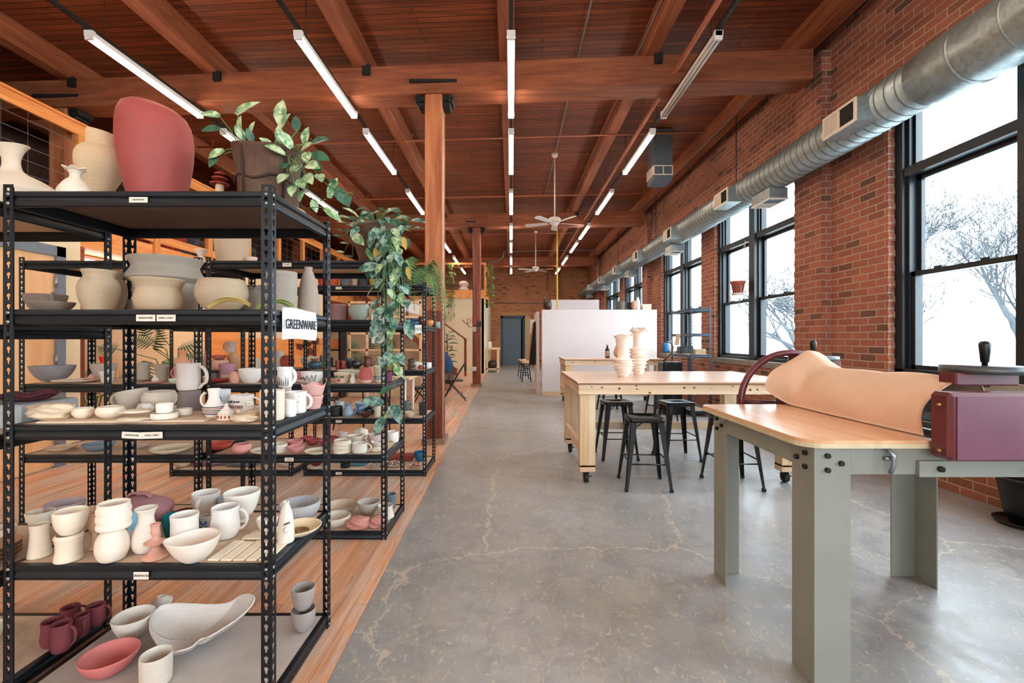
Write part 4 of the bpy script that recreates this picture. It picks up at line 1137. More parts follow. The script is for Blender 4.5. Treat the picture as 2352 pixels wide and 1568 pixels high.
P('bowl', 98, 200, 1142, 1182, A4, 'b09a98', 'bowl', 'bowl', 'mauve wide bowl at the back left, second shelf', g, Y=2.12)
_, ob, R, H = P('deep', 240, 400, 1150, 1195, A4, 'a57274', 'casserole', 'casserole', 'dusky pink oval casserole with a strap handled lid', g, Y=2.08, asp=1.35, h=.075)
lidp = smoothprof([(0, H*1.62), (R*.5, H*1.5), (R*.9, H*1.15), (R*1.0, H*1.0), (R*.96, H*.97), (0, H*.97)], 2)
lid = MB().lathe(lidp, 36).build('lid', clay('a87779'), ob)
MB().tube([(-R*.38, 0, H*1.52), (-R*.28, 0, H*1.72), (0, 0, H*1.82), (R*.28, 0, H*1.72), (R*.38, 0, H*1.52)], .006, 8, flat=1.8).build('handle', clay('a87779'), lid)
P('egg', 292, 322, 1168, 1235, A4, '8fc2dd', 'cup', 'cup', 'cup splashed sky blue between the ringed stack and the vase', g, h=.105, col2='c9c1c6', split=.35)
P('svase', 299, 372, 1157, 1272, A4, 'e2d5c3', 'vase', 'vase', 'cream bud vase with flaring neck behind the candlestick', g)
P('candle', 323, 390, 1193, 1290, A4, 'cf9a86', 'candlestick', 'candlestick', 'pink clay candlestick on the second shelf', g, seg=32)
P('deep', 372, 418, 1172, 1240, A4, '16747a', 'cup', 'cup', 'teal painted cup behind the white mug', g, h=.10)
P('mug', 389, 459, 1171, 1262, A4, 'e7ddd1', 'cup', 'cup', 'plain white cup behind the pouring bowl', g)
_, ob, _, _ = P('mug', 438, 507, 1122, 1190, A4, 'e4dad0', 'mug', 'mug', 'white mug standing back with handle to the front', g, hd=-1.4)
P('round', 400, 446, 1137, 1188, A4, '7d3d40', 'bowl', 'bowl', 'dark red bowl half hidden behind the white mug', g, Y=2.08, h=.055)
P('egg', 498, 520, 1122, 1170, A4, 'c5786f', 'cup', 'cup', 'salmon cup squeezed behind the white mug', g, Y=2.10, h=.08)
P('deep', 500, 546, 1112, 1150, A4, '9eb0ad', 'bowl', 'bowl', 'grey bowl painted with dark spots at the back', g, Y=2.175, h=.085)
_, ob, R, H = P('cyl', 456, 488, 1184, 1216, A4, 'c3b8b0', 'cup', 'cup', 'cup with blue brush waves between the two white mugs', g, Y=1.98, h=.07)
b = MB()
for k in range(2):
    pts = [(R*1.0*math.cos(-PI/2+.5*(q/5-.5)*3), R*1.02*math.sin(-PI/2+.5*(q/5-.5)*3), H*(.35+.3*k)+.008*math.sin(q*1.4)) for q in range(6)]
    b.tube(pts, .004, 5)
b.build('brush_stroke', clay('2f6db0'), ob)
def spout(p, a, r, z, H=.08):
    k = max(0, math.cos(a-3.6))**12 * (z/.09)**2 if z > 0 else 0
    return Vector((p.x*(1+.18*k), p.y*(1+.18*k), p.z+.004*k))
P('bowl', 384, 510, 1214, 1293, A4, 'e6d8c8', 'bowl', 'bowl', 'cream pouring bowl with a pinched spout, second shelf front', g, warp=spout)
P('mugb', 482, 553, 1153, 1240, A4, 'e2d8cf', 'mug', 'mug', 'white mug with its handle to the right, second shelf', g, hd=.35)
P('footbowl', 512, 600, 1117, 1202, A4, 'e6dccf', 'bowl', 'bowl', 'tall white footed bowl behind the right mug', g)
P('bowl', 588, 640, 1180, 1225, A4, 'dfd2c4', 'bowl', 'bowl', 'shallow cream bowl just behind the front right post', g, Y=1.98)
_, ob, R, H = P('plate', 632, 741, 1155, 1222, A4, 'e0cba8', 'platter', 'platter', 'buff platter with a brown spiral in the middle', g, Y=1.965, h=.03)
sp_ = [(R*.42*(1-k/40)*math.cos(k*.55), R*.42*(1-k/40)*math.sin(k*.55), H*.34) for k in range(34)]
MB().tube(sp_, .0035, 5).build('spiral', clay('8f6a4c'), ob)
P('deep', 640, 738, 1120, 1165, A4, 'a7a3a4', 'bowl', 'bowl', 'grey bowl with slits in its wall, back right corner', g, Y=2.13, h=.075)
_, ob, R, H = P('bottle', 637, 677, 1146, 1250, A4, 'e6dccc', 'bottle', 'bottle', 'cream bottle with a sculpted mouth at the right front', g)
b = MB(); b.tube([(R*.2, -R*1.0, H*.50), (R*.5, -R*.92, H*.52), (R*.8, -R*.65, H*.53)], .003, 6); b.build('mouth_slit', clay('5a3a2a'), ob)
b = MB().lathe([(0,-.012),(.008,-.006),(.011,.004),(.006,.012),(0,.014)], 12, c=(R*.45, -R*.95, H*.36)); b.build('tongue', clay('e6dccc'), ob)
# slats
tl = 'flat cream clay slats on the second shelf'
sl = [((452, 1290), (536, 1250), .052), ((487, 1292), (560, 1250), .05), ((520, 1292), (586, 1254), .05), ((556, 1292), (606, 1256), .05), ((590, 1292), (632, 1252), .05)]
for i in range(5):
    y0s, x0s = 1.715, -1.145+.048*i
    o = MB().box((0, 0, 0), (.041, .165-.012*(i % 2), .007), bev=.0015).build('clay_strip', clay('efe0c6')); o.location = (x0s, y0s, A4+.0005); o.rotation_euler = (0, 0, -.02+.006*i)
    tag(o, 'cream clay slat laid front to back, %s from the left' % ['first', 'second', 'third', 'fourth', 'fifth'][i], 'slat', tl)
for i in range(2):
    o = MB().box((0, 0, 0), (.19, .040, .007), bev=.0015).build('clay_strip', clay('efe0c6')); o.location = (-1.125+.01*i, 1.895+.047*i, A4+.0005); o.rotation_euler = (0, 0, .03)
    tag(o, 'cream clay slat laid sideways behind the others, %s one' % ['front', 'back'][i], 'slat', tl)

# --- nearest rack, third shelf (middle)
g = 'pots on the middle shelf of the nearest rack'
wb_ = [((-1.60, 1.72), (.62, .26), .0, 'pale ware board under the left group on the middle shelf'), ]
o = MB().box((-.30, -.11, 0), (.31, .13, .006)).build('ware_board', plain('pale_ware_board', 'd9bfa4', .8, var=.05)); o.location = (-1.50, 1.845, A3); o.rotation_euler = (0, 0, .06); tag(o, 'pale thin ware board under the cream pots, middle shelf', 'board')
ZB = A3+.0065
def lump(x0, x1, yt, yb, zs, col, name, cat, label, seed, g=None, Y=None, sx=1, depth=None, f=5):
    Yc = Y or (FPX*(EYE-zs)/(yb-VY) + .02); w_ = (x1-x0)/2*S(Yc); X = ((x0+x1)/2-VX)*S(Yc)
    H = max(.01, EYE-(yt-VY)*Yc/FPX - zs); d = depth or w_*.8
    rnd = random.Random(seed); ph = [rnd.uniform(0, 6) for _ in range(6)]
    def fn(u, v):
        th = PI*u; a = 2*PI*v; k = 1+.10*math.sin(f*a+ph[0]+3*th)+.08*math.sin((f+2)*th+ph[1]+2*a)+.05*math.sin(9*a+ph[2]-7*th)
        z = (1-math.cos(th))/2
        rr = math.sin(th)**.55
        return Vector((w_*rr*math.cos(a)*k, d*rr*math.sin(a)*k, max(0, H*z*(.9+.1*k))))
    o = MB().grid(fn, 20, 32).build(name, clay(col)); o.location = (X, Yc, zs+.0005); return tag(o, label, cat, g)
lump(75, 168, 925, 972, A3, 'e0c8a8', 'wrapped_bundle', 'bundle', 'lumpy cream clay brick bundle at the left front, middle shelf', 3, g, depth=.06, Y=1.80)
P('round', 163, 220, 934, 972, ZB, CRM, 'bowl', 'bowl', 'small cream bowl, left of the touching pair', g, Y=1.79)
P('round', 217, 290, 930, 972, ZB, 'e4d2ba', 'bowl', 'bowl', 'cream bowl, right of the touching pair', g, Y=1.80)
lump(280, 350, 957, 975, ZB, 'e2cfb6', 'clay_shell', 'shell', 'folded cream clay shell, lower one at the board front', 5, g, Y=1.755, f=3)
lump(283, 345, 940, 960, ZB+.027, 'e6d6c0', 'clay_shell', 'shell', 'folded cream clay shell lying on another', 6, g, Y=1.755, f=3)
top, _, _, _ = P('disc', 345, 411, 944, 972, ZB, 'e6d8c5', 'dish', 'dish', 'low round cream dish at the board front', g, Y=1.775)
P('disc', 404, 443, 936, 966, ZB, 'e6d8c5', 'dish', 'dish', 'low round cream dish behind the front one, board corner', g, Y=1.86)
P('cyl', 357, 399, 924, 946, ZB, 'eadfce', 'cup', 'cup', 'tiny white cup resting on the low dish', g, on=top, h=.035)
lump(318, 352, 925, 945, ZB, 'ddd3ca', 'clay_rabbit', 'figurine', 'small white clay figure with ears, middle shelf', 9, g, Y=1.93)
P('plate', 200, 262, 926, 937, ZB, 'bfb2a8', 'saucer', 'saucer', 'greyish saucer behind the touching bowls', g, Y=1.93, h=.014)
for i, (a, b_, y_) in enumerate(((398, 440, 928), (408, 448, 934))):
    o = MB().lathe(smoothprof([(0, 0), (.03, 0), (.034, .006), (.028, .008), (0, .004)], 1), 20, sx=1.5, sy=.7).build('spoon_rest', clay('dcd2c8')); q = PX((a+b_)/2, y_, 1.97+.0*i); o.location = (q.x, 1.99-.05*i, ZB if i else ZB); tag(o, ['white spoon rest behind the tiny cup', 'white spoon rest nearer the mug stack'][i], 'spoon rest', g)
_, ob, R, H = P('deep', 262, 340, 893, 940, A3, 'bcab98', 'pitcher', 'pitcher', 'wide grey pitcher with loop handle at the left, middle shelf', g, Y=2.06, hd=PI*.98, asp=1.0, hk=dict(ext=.55, z0=.15, z1=.8, thick=.010), warp=lambda p, a, r, z: Vector((p.x*(1+.10*math.cos(a)*(z > .03)), p.y, p.z+.012*math.cos(a)*(z/.09)**2)))
P('round', 323, 410, 895, 938, A3, 'c9b8a4', 'bowl', 'bowl', 'wide tan bowl behind the tiny cup', g, Y=2.06)
top, _, _, _ = P('invert', 405, 467, 902, 944, A3, '75635f', 'cup', 'cup', 'dark brown upside down cup under the tall mug', g, Y=2.0, h=.092)
P('mug', 404, 463, 846, 903, A3, 'c2b2a5', 'mug', 'mug', 'tall grey beige mug with curling handle, topmost of its stack', g, on=top, h=.118, hd=.1, hk=dict(curl=True, ext=.62, z0=.08, z1=.9, thick=.0065))
_, ob, R, H = P('round', 464, 519, 898, 962, A3, 'e8dfd3', 'pitcher', 'pitcher', 'white pitcher with red and black stripes around its belly', g, Y=1.84, h=.055, hd=None)
MB().lathe(smoothprof([(R*.85, H*.96), (R*.62, H*1.15), (R*.46, H*1.5), (R*.50, H*1.9), (R*.58, H*2.15), (R*.52, H*2.15), (R*.40, H*1.5), (R*.5, H*1.1)], 1), 28).build('neck', clay('e8dfd3'), ob)
for k, (zz, c) in enumerate(((.35, '2b2f38'), (.47, 'b5564e'), (.60, '2b2f38'), (.73, 'b5564e'), (.84, '2b2f38'))):
    rr = {.35: .95, .47: .995, .60: 1.0, .73: .985, .84: .95}[zz]
    MB().tube([(R*rr*math.cos(a*PI/18), R*rr*math.sin(a*PI/18), H*zz) for a in range(36)], .0018, 5, closed=True).build('stripe', clay(c), ob)
handle_on(ob, R*.9, H*1.9, PI, z0=.45, z1=.95, ext=.5)
_, ob, R, H = P('taper', 486, 531, 893, 935, A3, 'cfd0d2', 'cup', 'cup', 'pale cup with a blue brush stroke behind the striped pitcher', g, Y=1.97)
MB().tube([(R*.3, -R*.86, H*.75), (R*.42, -R*.84, H*.55), (R*.62, -R*.74, H*.35)], .004, 6).build('brush_stroke', clay('4a8fc0'), ob)
_, ob, R, H = P('mug', 525, 585, 904, 952, A3, 'ded3c6', 'mug', 'mug', 'white mug with hand lettering behind the clay animals', g, Y=1.93, hd=.25)
for k, (tx, c, sz) in enumerate((('walk is not', M_INK, .014), ('ADVERTISED', plain('dull_red_ink', '8a3f3a', .8), .017), ('for you', M_INK, .011))):
    text(ob, tx, sz, (-.004, -R*.985-.002, H*(.72-.27*k)), (PI/2, 0, 0), c, sx=.8, ext=.0012)
_, ob, R, H = P('invert', 497, 543, 950, 966, A3, 'e0cdb4', 'lidded_box', 'box', 'little hut shaped box with a pointed roof and red marks', g, Y=1.80, h=.026)
MB().lathe(smoothprof([(R*.95, H), (R*.8, H*1.25), (R*.35, H*1.75), (R*.18, H*2.1), (R*.2, H*2.4), (0, H*2.5)], 1), 24).build('lid', clay('e6dccd'), ob)
b = MB()
for k in range(5): a = -PI/2+(k-2)*.42; b.box((R*.93*math.cos(a)-.002, R*.96*math.sin(a)-.002, H*.3), (R*.93*math.cos(a)+.002, R*.96*math.sin(a)+.001, H*.7))
b.build('red_marks', clay('a8433c'), ob)
# lumpy pig of folded paper clay and the dog
o = lump(535, 590, 950, 978, A3, 'dcc5a6', 'clay_pig', 'figurine', 'crumpled cream clay pig at the front of the middle shelf', 12, g, Y=1.745, f=4)
MB().lathe(smoothprof([(0, 0), (.010, .002), (.007, .014), (0, .018)], 1), 10, c=(-.014, -.018, .036)).build('ear', clay('cfae8a'), o)
MB().lathe([(0, -.003), (.002, 0), (0, .003)], 8, c=(.034, -.022, .022)).build('eye', M_INK, o)
o = lump(562, 602, 940, 972, A3, 'cdb497', 'clay_dog', 'figurine', 'clay dog with a white spotted head behind the pig', 14, g, Y=1.84, f=3)
hd_ = MB().lathe(smoothprof([(0, -.014), (.012, -.010), (.017, 0), (.012, .012), (0, .015)], 2), 18, c=(-.006, -.014, .058)).build('head', clay('e9e1d6'), o)
for sx in (-.006, .007): MB().lathe([(0, -.002), (.0022, 0), (0, .002)], 8, c=(-.006+sx, -.030, .061)).build('eye', M_INK, hd_)
P('cyl', 596, 655, 903, 975, A3, 'e0cdb8', 'mug', 'mug', 'tall pale cylinder mug behind the front right post', g, Y=1.79, h=.118)
top, _, _, _ = P('mugb', 652, 682, 916, 962, A3, 'e9e4dc', 'cup', 'cup', 'small white egg cup right of the front post', g, Y=1.86)
_, ob, R, H = P('mug', 652, 706, 897, 955, A3, 'e6e1d9', 'mug', 'mug', 'white mug with carved relief, handle to the right', g, Y=1.96, hd=.1, hk=dict(ext=.5, thick=.006))
rnd = random.Random(2)
for k in range(9):
    a = -PI/2+rnd.uniform(-.8, .8); MB().lathe([(0, -.004), (.006, 0), (0, .004)], 6, c=(R*.97*math.cos(a), R*.97*math.sin(a), H*rnd.uniform(.25, .85))).build('relief_leaf', clay('d8cfc4'), ob)
_, ob, R, H = P('mug', 636, 674, 851, 900, A3, 'e9e6e0', 'mug', 'mug', 'white mug with inked pine trees, standing on the others', g, on=((655-VX)*S(1.93), 1.90, A3+.118), h=.082, hd=.0, hk=dict(ext=.45, thick=.006))
b = MB()
for k in range(7):
    a = -PI/2+(k-3)*.27; hh = H*(.25+.2*((k*3) % 4)/3)
    for q in range(4): b.tube([(R*1.0*math.cos(a-.08*(1-q/4)), R*1.0*math.sin(a-.08*(1-q/4)), .006+hh*q/4), (R*1.0*math.cos(a), R*1.0*math.sin(a), .012+hh*(q+.7)/4), (R*1.0*math.cos(a+.08*(1-q/4)), R*1.0*math.sin(a+.08*(1-q/4)), .006+hh*q/4)], .0009, 4)
b.build('inked_trees', M_INK, ob)
top, _, _, _ = P('taper', 690, 744, 915, 944, A3, 'cf9c92', 'bowl', 'bowl', 'pink bowl under the wavy one, back right middle shelf', g, Y=2.08, h=.06)
P('taper', 690, 750, 886, 920, A3, 'd3a096', 'bowl', 'bowl', 'pink wavy rimmed bowl stacked on another', g, on=top, h=.05, warp=lambda p, a, r, z: Vector((p.x, p.y, p.z+.006*math.sin(4*a)*(z > .02))))

# --- nearest rack, fourth shelf
g = 'big greyware on the fourth shelf of the nearest rack'
GB = 'a49686'
P('belly', 174, 281, 616, 716, A2z, 'b59d80', 'vase', 'vase', 'round bellied vase with a flaring neck, left front', g, Y=1.86)
P('belly', 205, 296, 620, 716, A2z, 'a89076', 'vase', 'vase', 'second bellied vase standing right behind the round one', g, Y=2.04)
_, ob, R, H = P('plate', 64, 178, 688, 716, A2z, '847565', 'platter', 'platter', 'brown grey platter with a spike in its middle', g, Y=1.86, h=.040)
MB().lathe(smoothprof([(0, H*.3), (.011, H*.3), (.009, H*1.1), (.006, H*2.0), (0, H*2.1)], 1), 14).build('spike', clay('847565'), ob)
P('bowl', 50, 160, 674, 712, A2z, '8d7a6b', 'bowl', 'bowl', 'low brown bowl behind the spiked platter', g, Y=2.03)
_, ob, R, H = P('cyl', 292, 472, 655, 716, A2z, '96897f', 'planter', 'planter', 'huge grey planter with two flaring rims at the back', g, Y=2.04, h=.165)
R_ = R*.86
ob.data = MB().lathe(smoothprof(shell('cyl', R*.86, .165, .008), 1), 48).lathe(smoothprof([(R*.84, .135), (R*1.06, .155), (R*1.08, .160), (R*.90, .20), (R*.88, .215), (R*1.02, .245), (R*1.0, .25), (R*.84, .22), (R*.82, .17)], 2), 48).mesh('planter', clay('a08f7e'))
P('bowlflare', 298, 432, 636, 716, A2z, 'b39b7e', 'bowl', 'bowl', 'wide bowl with a flaring rim in front of the huge planter', g, Y=1.82)
P('round', 446, 574, 637, 716, A2z, 'b09a7f', 'bowl', 'bowl', 'large round grey beige bowl by the front right post', g, Y=1.87)
# leafy collar dish behind
b = MB()
rnd = random.Random(4)
for k in range(22):
    a = 2*PI*k/22; M = Matrix.Rotation(a, 4, 'Z') @ Matrix.Translation((.083, 0, .105)) @ Matrix.Rotation(-.6+rnd.uniform(-.3, .3), 4, 'Y')
    b.prism([(-.005, -.013), (.020, -.012), (.034, 0), (.020, .012), (-.005, .013)], 0, .003, M=M)
ob = MB().lathe(smoothprof(shell('deep', .088, .115, .006), 1), 36).build('leaf_trimmed_bowl', clay('ab9d8c')); ob.location = (-1.185, 2.09, A2z); b.build('leaf_trim', clay('b5a89a'), ob)
tag(ob, 'bowl trimmed with standing clay leaves behind the large round bowl', 'bowl', g)
# rhubarb coloured curved trays
for i, (xa, rz, lab) in enumerate(((-1.075, .05, 'yellow and pink curved leaf dish at the shelf front, left one'), (-.935, 1.1, 'green and pink curved leaf dish near the paper sign'))):
    def lf(u, v): return Vector(((u-.5)*.15, (v-.5)*.045*math.sin(PI*(.1+.8*u)), .006+.03*math.sin(PI*u*.9)+.012*(2*v-1)**2))
    o = MB().grid(lf, 16, 8, thick=.004).build('leaf_dish', clay('c9b06a' if i == 0 else '9ba35a')); o.location = (xa, 1.735+.07*i, A2z+.002); o.rotation_euler = (0, 0, rz); tag(o, lab, 'dish', g)
    MB().grid(lambda u, v: lf(.45+.5*u, .15+.7*v)+Vector((0, 0, .0012)), 10, 4).build('pink_blush', clay('c98a86'), o)
P('cyl', 610, 684, 630, 716, A2z, '9c9184', 'planter', 'planter', 'tall grey straight planter behind the front right post', g, Y=1.98, h=.18)
P('bottle', 683, 734, 611, 716, A2z, 'a08e80', 'bottle', 'bottle', 'tall tapered grey brown bottle above the paper sign', g, Y=2.12)
P('round', 288, 306, 672, 716, A2z, '9a8c7a', 'jar', 'jar', 'small jar seen between the two bellied vases and the bowl', g, Y=2.10, h=.07)

# --- nearest rack, top
g = 'large vases on top of the nearest rack'
def redvase(u, v):
    a = 2*PI*v; z = u
    prof = [(0, .0), (.60, 0), (.62, .02), (.70, .08), (.78, .18), (.87, .30), (.94, .42), (.99, .54), (1.01, .66), (1.0, .76), (.95, .86), (.84, .935), (.64, .98), (.40, 1.0), (.30, .995), (.27, .96)]
    k = z*(len(prof)-1); i = min(int(k), len(prof)-2); f = k-i
    r = prof[i][0]*(1-f)+prof[i+1][0]*f; h = prof[i][1]*(1-f)+prof[i+1][1]*f
    sl = 1-.055*r*math.cos(a)*max(0, (h-.3)/.7)
    return Vector((.138*r*math.cos(a)-.012*h, .138*r*math.sin(a), .468*h*sl))
o = MB().grid(redvase, 60, 48).build('vase', clay('9c463f', .55)); o.location = (-1.54, 1.98, A1+.001); tag(o, 'big lopsided red clay vase on top of the nearest rack', 'vase', g)
_, ob, R, H = P('belly', 166, 292, 330, 485, A1, 'd3b48e', 'vase', 'vase', 'cream heart shaped vase with a slanted collar beside the red one', g, Y=2.02, h=.26)
ob.data = MB().lathe(smoothprof([(0, 0), (R*.32, 0), (R*.33, .02), (R*.40, .08), (R*.60, .13), (R*.92, .19), (R*1.03, .235), (R*.96, .275), (R*.72, .30), (R*.60, .305), (R*.58, .31), (R*.58, .37), (R*.53, .37), (R*.50, .29), (0, .28)], 2), 48,
     warp=lambda p, a, r, z: Vector((p.x+z*.02, p.y, p.z-(.10*p.x*(z-.2)/.1 if z > .2 else 0)))).mesh('vase', clay('d3b48e'))
# flattened hat like vase on the neighbouring rack
b = MB().lathe(smoothprof([(0, 0), (.12, 0), (.15, .03), (.185, .085), (.18, .10), (.12, .14), (.05, .17), (.035, .20), (.035, .235), (.055, .275), (.072, .288), (.066, .288), (.03, .235), (0, .22)], 2), 40, sy=.6)
o = b.build('vase', clay('dccbb4')); o.location = (-2.12, 1.93, 1.9305); tag(o, 'flat wide cream vase with a flaring neck at the left edge', 'vase', g)
b = MB().lathe(smoothprof([(0, 0), (.055, 0), (.058, .03), (.035, .07), (.018, .085), (.016, .10), (.026, .115), (0, .118)], 2), 28)
ob = b.build('figurine', clay('dfcfb8')); ob.location = (-1.715, 1.79, A1); tag(ob, 'small cream figure crowned with petals, left on the top shelf', 'figurine', g)
for k in range(6):
    M = Matrix.Rotation(k*PI/3, 4, 'Z') @ Matrix.Translation((.012, 0, .108)) @ Matrix.Rotation(-.5, 4, 'Y')
    MB().prism([(0, -.012), (.02, -.014), (.034, 0), (.02, .014), (0, .012)], 0, .004, M=M).build('petal', clay('dfcfb8'), ob)
P('round', 424, 452, 396, 480, A1, '8c3f3a', 'jar', 'jar', 'small dark red jar hidden behind the big red vase', g, Y=2.12, h=.13)
ob = MB().lathe(smoothprof([(0, 0), (.045, 0), (.048, .03), (.03, .045), (.018, .05), (.016, .14), (0, .14)], 1), 20).build('pagoda_candlestick', clay('d9b78f')); ob.location = (-1.275, 1.99, A1); tag(ob, 'slim cream pagoda candlestick with red roofs', 'candlestick', g)
for z, r_ in ((.13, .038), (.155, .030), (.175, .02)): MB().lathe([(0, z+.012), (r_, z+.002), (r_*.95, z-.003), (0, z)], 20).build('roof', clay('a2443a'), ob)

# ================================================================= second rack row
B5, B4, B3, B2, B1 = .053, .59, 1.083, 1.533, 1.946
g = 'small pots on the middle shelf of the second racks'
P('bowl', 64, 178, 838, 876, B3, '91898a', 'bowl', 'bowl', 'wide slate grey bowl on the second rack, far left', g)
P('plate', 116, 232, 866, 880, B3, 'e0cbb4', 'platter', 'platter', 'flat cream platter in front of the slate bowl', g, h=.02)
P('taper', 227, 265, 852, 879, B3, 'e0d2c4', 'cup', 'cup', 'small cream cup beside the flat platter', g)
P('bowl', 205, 272, 834, 864, B3, 'bda999', 'bowl', 'bowl', 'beige bowl behind the small cream cup', g, Y=3.56)
_, ob, R, H = P('plate', 188, 232, 860, 872, B3, 'c0776b', 'lid', 'lid', 'salmon lid with an onion knob behind the cream platter', g, Y=3.40, h=.015)
MB().lathe(smoothprof([(0, .005), (.018, .01), (.026, .03), (.010, .05), (0, .06)], 1), 16).build('knob', clay('d3998c'), ob)
P('invert', 313, 346, 832, 868, B3, 'b2a494', 'vase', 'vase', 'textured beige inverted vase, left of the tall mug', g, Y=3.40)
P('cyl', 355, 389, 836, 868, B3, 'a89a88', 'cup', 'cup', 'stamped grey cup behind the onion knobbed lid', g, Y=3.42)
_, ob, R, H = P('plate', 332, 380, 866, 881, B3, 'd49b8b', 'lid', 'lid', 'pink lid with a white onion knob, front of the second rack', g, h=.014)
MB().lathe(smoothprof([(0, .006), (.016, .01), (.024, .028), (.012, .042), (.004, .06), (0, .062)], 1), 16).build('knob', clay('ded0be'), ob)
P('bowl', 386, 414, 868, 881, B3, 'c9cfb8', 'lid', 'lid', 'pale green dome lid beside the pink one', g, h=.035)
P('mug', 398, 442, 840, 870, B3, 'd8a398', 'mug', 'mug', 'pink mug with its handle to the left', g, Y=3.42, hd=PI)
P('plate', 300, 400, 864, 874, B3, '7c332c', 'tray', 'tray', 'dark red tray under the back pots', g, Y=3.48, h=.012)
P('plate', 474, 528, 862, 879, B3, 'b8463c', 'dish', 'dish', 'bright red wavy dish on the second rack', g, h=.025)
for i in range(3):
    o = MB().box((-.018, -.006, 0), (.018, .006, .055)).build('test_tile', clay(['6d5a55', '8a8582', '5d4743'][i])); q = (480+11*i-VX)*S(3.5); o.location = (q, 3.5, B3); o.rotation_euler = (-.18, 0, 0); tag(o, ['brown glaze test tile, left of three', 'grey glaze test tile, middle of three', 'dark brown glaze test tile, right of three'][i], 'tile', 'test tiles behind the red dish')
P('taper', 501, 542, 834, 868, B3, 'b37f86', 'cup', 'cup', 'cup half dusty pink and half grey behind the red dish', g, Y=3.44, col2='c0b6a8', split=.38)
P('egg', 526, 552, 852, 881, B3, 'd89c86', 'cup', 'cup', 'peach egg shaped cup beside the white bowl', g)
P('deep', 547, 604, 845, 880, B3, 'e2dace', 'bowl', 'bowl', 'white three footed bowl left of the front post', g)
P('mug', 590, 612, 848, 872, B3, 'd49a90', 'cup', 'cup', 'pink cup hidden behind the front right post', g, Y=3.40)
P('round', 674, 700, 852, 878, B3, 'c9797e', 'cup', 'cup', 'rose pink rounded cup behind the pine tree mug', g, Y=3.38)
_, ob, R, H = P('deep', 690, 744, 852, 881, B3, 'ded7cc', 'bowl', 'bowl', 'white bowl with black scribbled outlines', g)
MB().tube([(R*1.0*math.cos(a), R*1.0*math.sin(a), H*(.5+.3*math.sin(3.3*k))) for k, a in ((k, -2.4+.2*k) for k in range(9))], .003, 5).build('scribble', M_INK, ob)
P('plate', 680, 722, 868, 880, B3, 'd6cfbf', 'saucer', 'saucer', 'stack topped saucer in front of the rose cup', g, h=.02)
_, ob, R, H = P('taper', 766, 806, 854, 880, B3, 'ddc9ae', 'mug', 'mug', 'tan mug lettered DYLAN above a red heart', g, hd=.1)
text(ob, 'DYLAN', .024, (-.004, -R*.93, H*.62), (PI/2-.12, 0, 0), M_INK, ext=.002)
MB().add([(x*.012-.004, -R*.86-.004, H*.30+z*.012) for x, z in ((0, -1), (.9, 0), (.9, .5), (.45, .8), (0, .45), (-.45, .8), (-.9, .5), (-.9, 0))], [tuple(range(8))]).build('heart', clay('b8443e'), ob)
P('svase', 803, 817, 858, 881, B3, 'e2d8ca', 'vase', 'vase', 'tiny white bud vase beside the lettered mug', g)
P('bowl', 775, 835, 848, 875, B3, 'c5b89f', 'bowl', 'bowl', 'mottled beige bowl behind the lettered mug', g, Y=3.45)
P('egg', 824, 856, 843, 881, B3, 'b85f58', 'vase', 'vase', 'egg shaped vase, red above and bare pink below', g, col2='dca891', split=.25)
P('bowl', 845, 862, 843, 872, B3, 'd3a48c', 'cup', 'cup', 'peach cup behind the red egg shaped vase', g, Y=3.42)
_, ob, R, H = P('taper', 857, 890, 840, 880, B3, 'cdbf9f', 'cup', 'cup', 'tan cup banded with blue rings by the rack post', g, Y=3.30)
for z in (.25, .38): MB().tube([(R*(.78+.3*z)*math.cos(a*PI/12), R*(.78+.3*z)*math.sin(a*PI/12), H*z) for a in range(24)], .003, 5, closed=True).build('blue_ring', clay('3d7fa8'), ob)
o = MB().box((-.03, -.03, 0), (.03, .03, .075), bev=.004).build('clay_cube', clay('7d4257')); q = (888-VX)*S(3.33); o.location = (q, 3.36, B3); o.rotation_euler = (0, 0, .4); tag(o, 'plum coloured clay cube at the right end', 'cube', g)

g = 'dishes on the second lowest shelf of the second racks'
P('bowl', 185, 268, 1012, 1036, B4, '7b8790', 'bowl', 'bowl', 'blue grey bowl at the left of the second racks', g)
P('plate', 100, 180, 1020, 1038, B4, 'c8a98e', 'platter', 'platter', 'tan shard platter at far left of the second racks', g, h=.03)
P('plate', 341, 447, 1014, 1043, B4, 'ddcdb2', 'platter', 'platter', 'oval cream platter left of the paired posts', g, h=.035)
P('plate', 300, 345, 1012, 1030, B4, 'bfae9f', 'saucer', 'saucer', 'grey beige saucer behind the oval platter', g, h=.02)
P('bowl', 473, 536, 1012, 1038, B4, 'c04f42', 'bowl', 'bowl', 'bright red bowl, second rack lower shelf', g, Y=3.34)
P('round', 532, 579, 1015, 1043, B4, 'd9968b', 'bowl', 'bowl', 'salmon pink rounded bowl beside the red one', g)
P('plate', 574, 640, 1024, 1043, B4, 'd8ccb5', 'plate', 'plate', 'cream plate behind the front post', g, h=.025)
P('cyl', 622, 661, 1015, 1041, B4, 'd8cbb8', 'cup', 'cup', 'cream low cup right of the front post', g)
P('bowl', 660, 701, 1020, 1041, B4, 'd18c86', 'bowl', 'bowl', 'pink small bowl, front one of the nested row', g)
P('bowl', 658, 697, 1008, 1028, B4, 'c97f7e', 'bowl', 'bowl', 'pink bowl behind the front small bowl', g, Y=3.42)
P('bowl', 690, 718, 1001, 1019, B4, 'a8494b', 'bowl', 'bowl', 'dark red bowl, back of the row', g, Y=3.60)
P('bowl', 702, 736, 1005, 1026, B4, '9c4548', 'bowl', 'bowl', 'dark red bowl, middle of the row', g, Y=3.48)
P('bowl', 732, 766, 1008, 1030, B4, 'a34c50', 'bowl', 'bowl', 'dark red bowl left of the ringed white cup', g, Y=3.44)
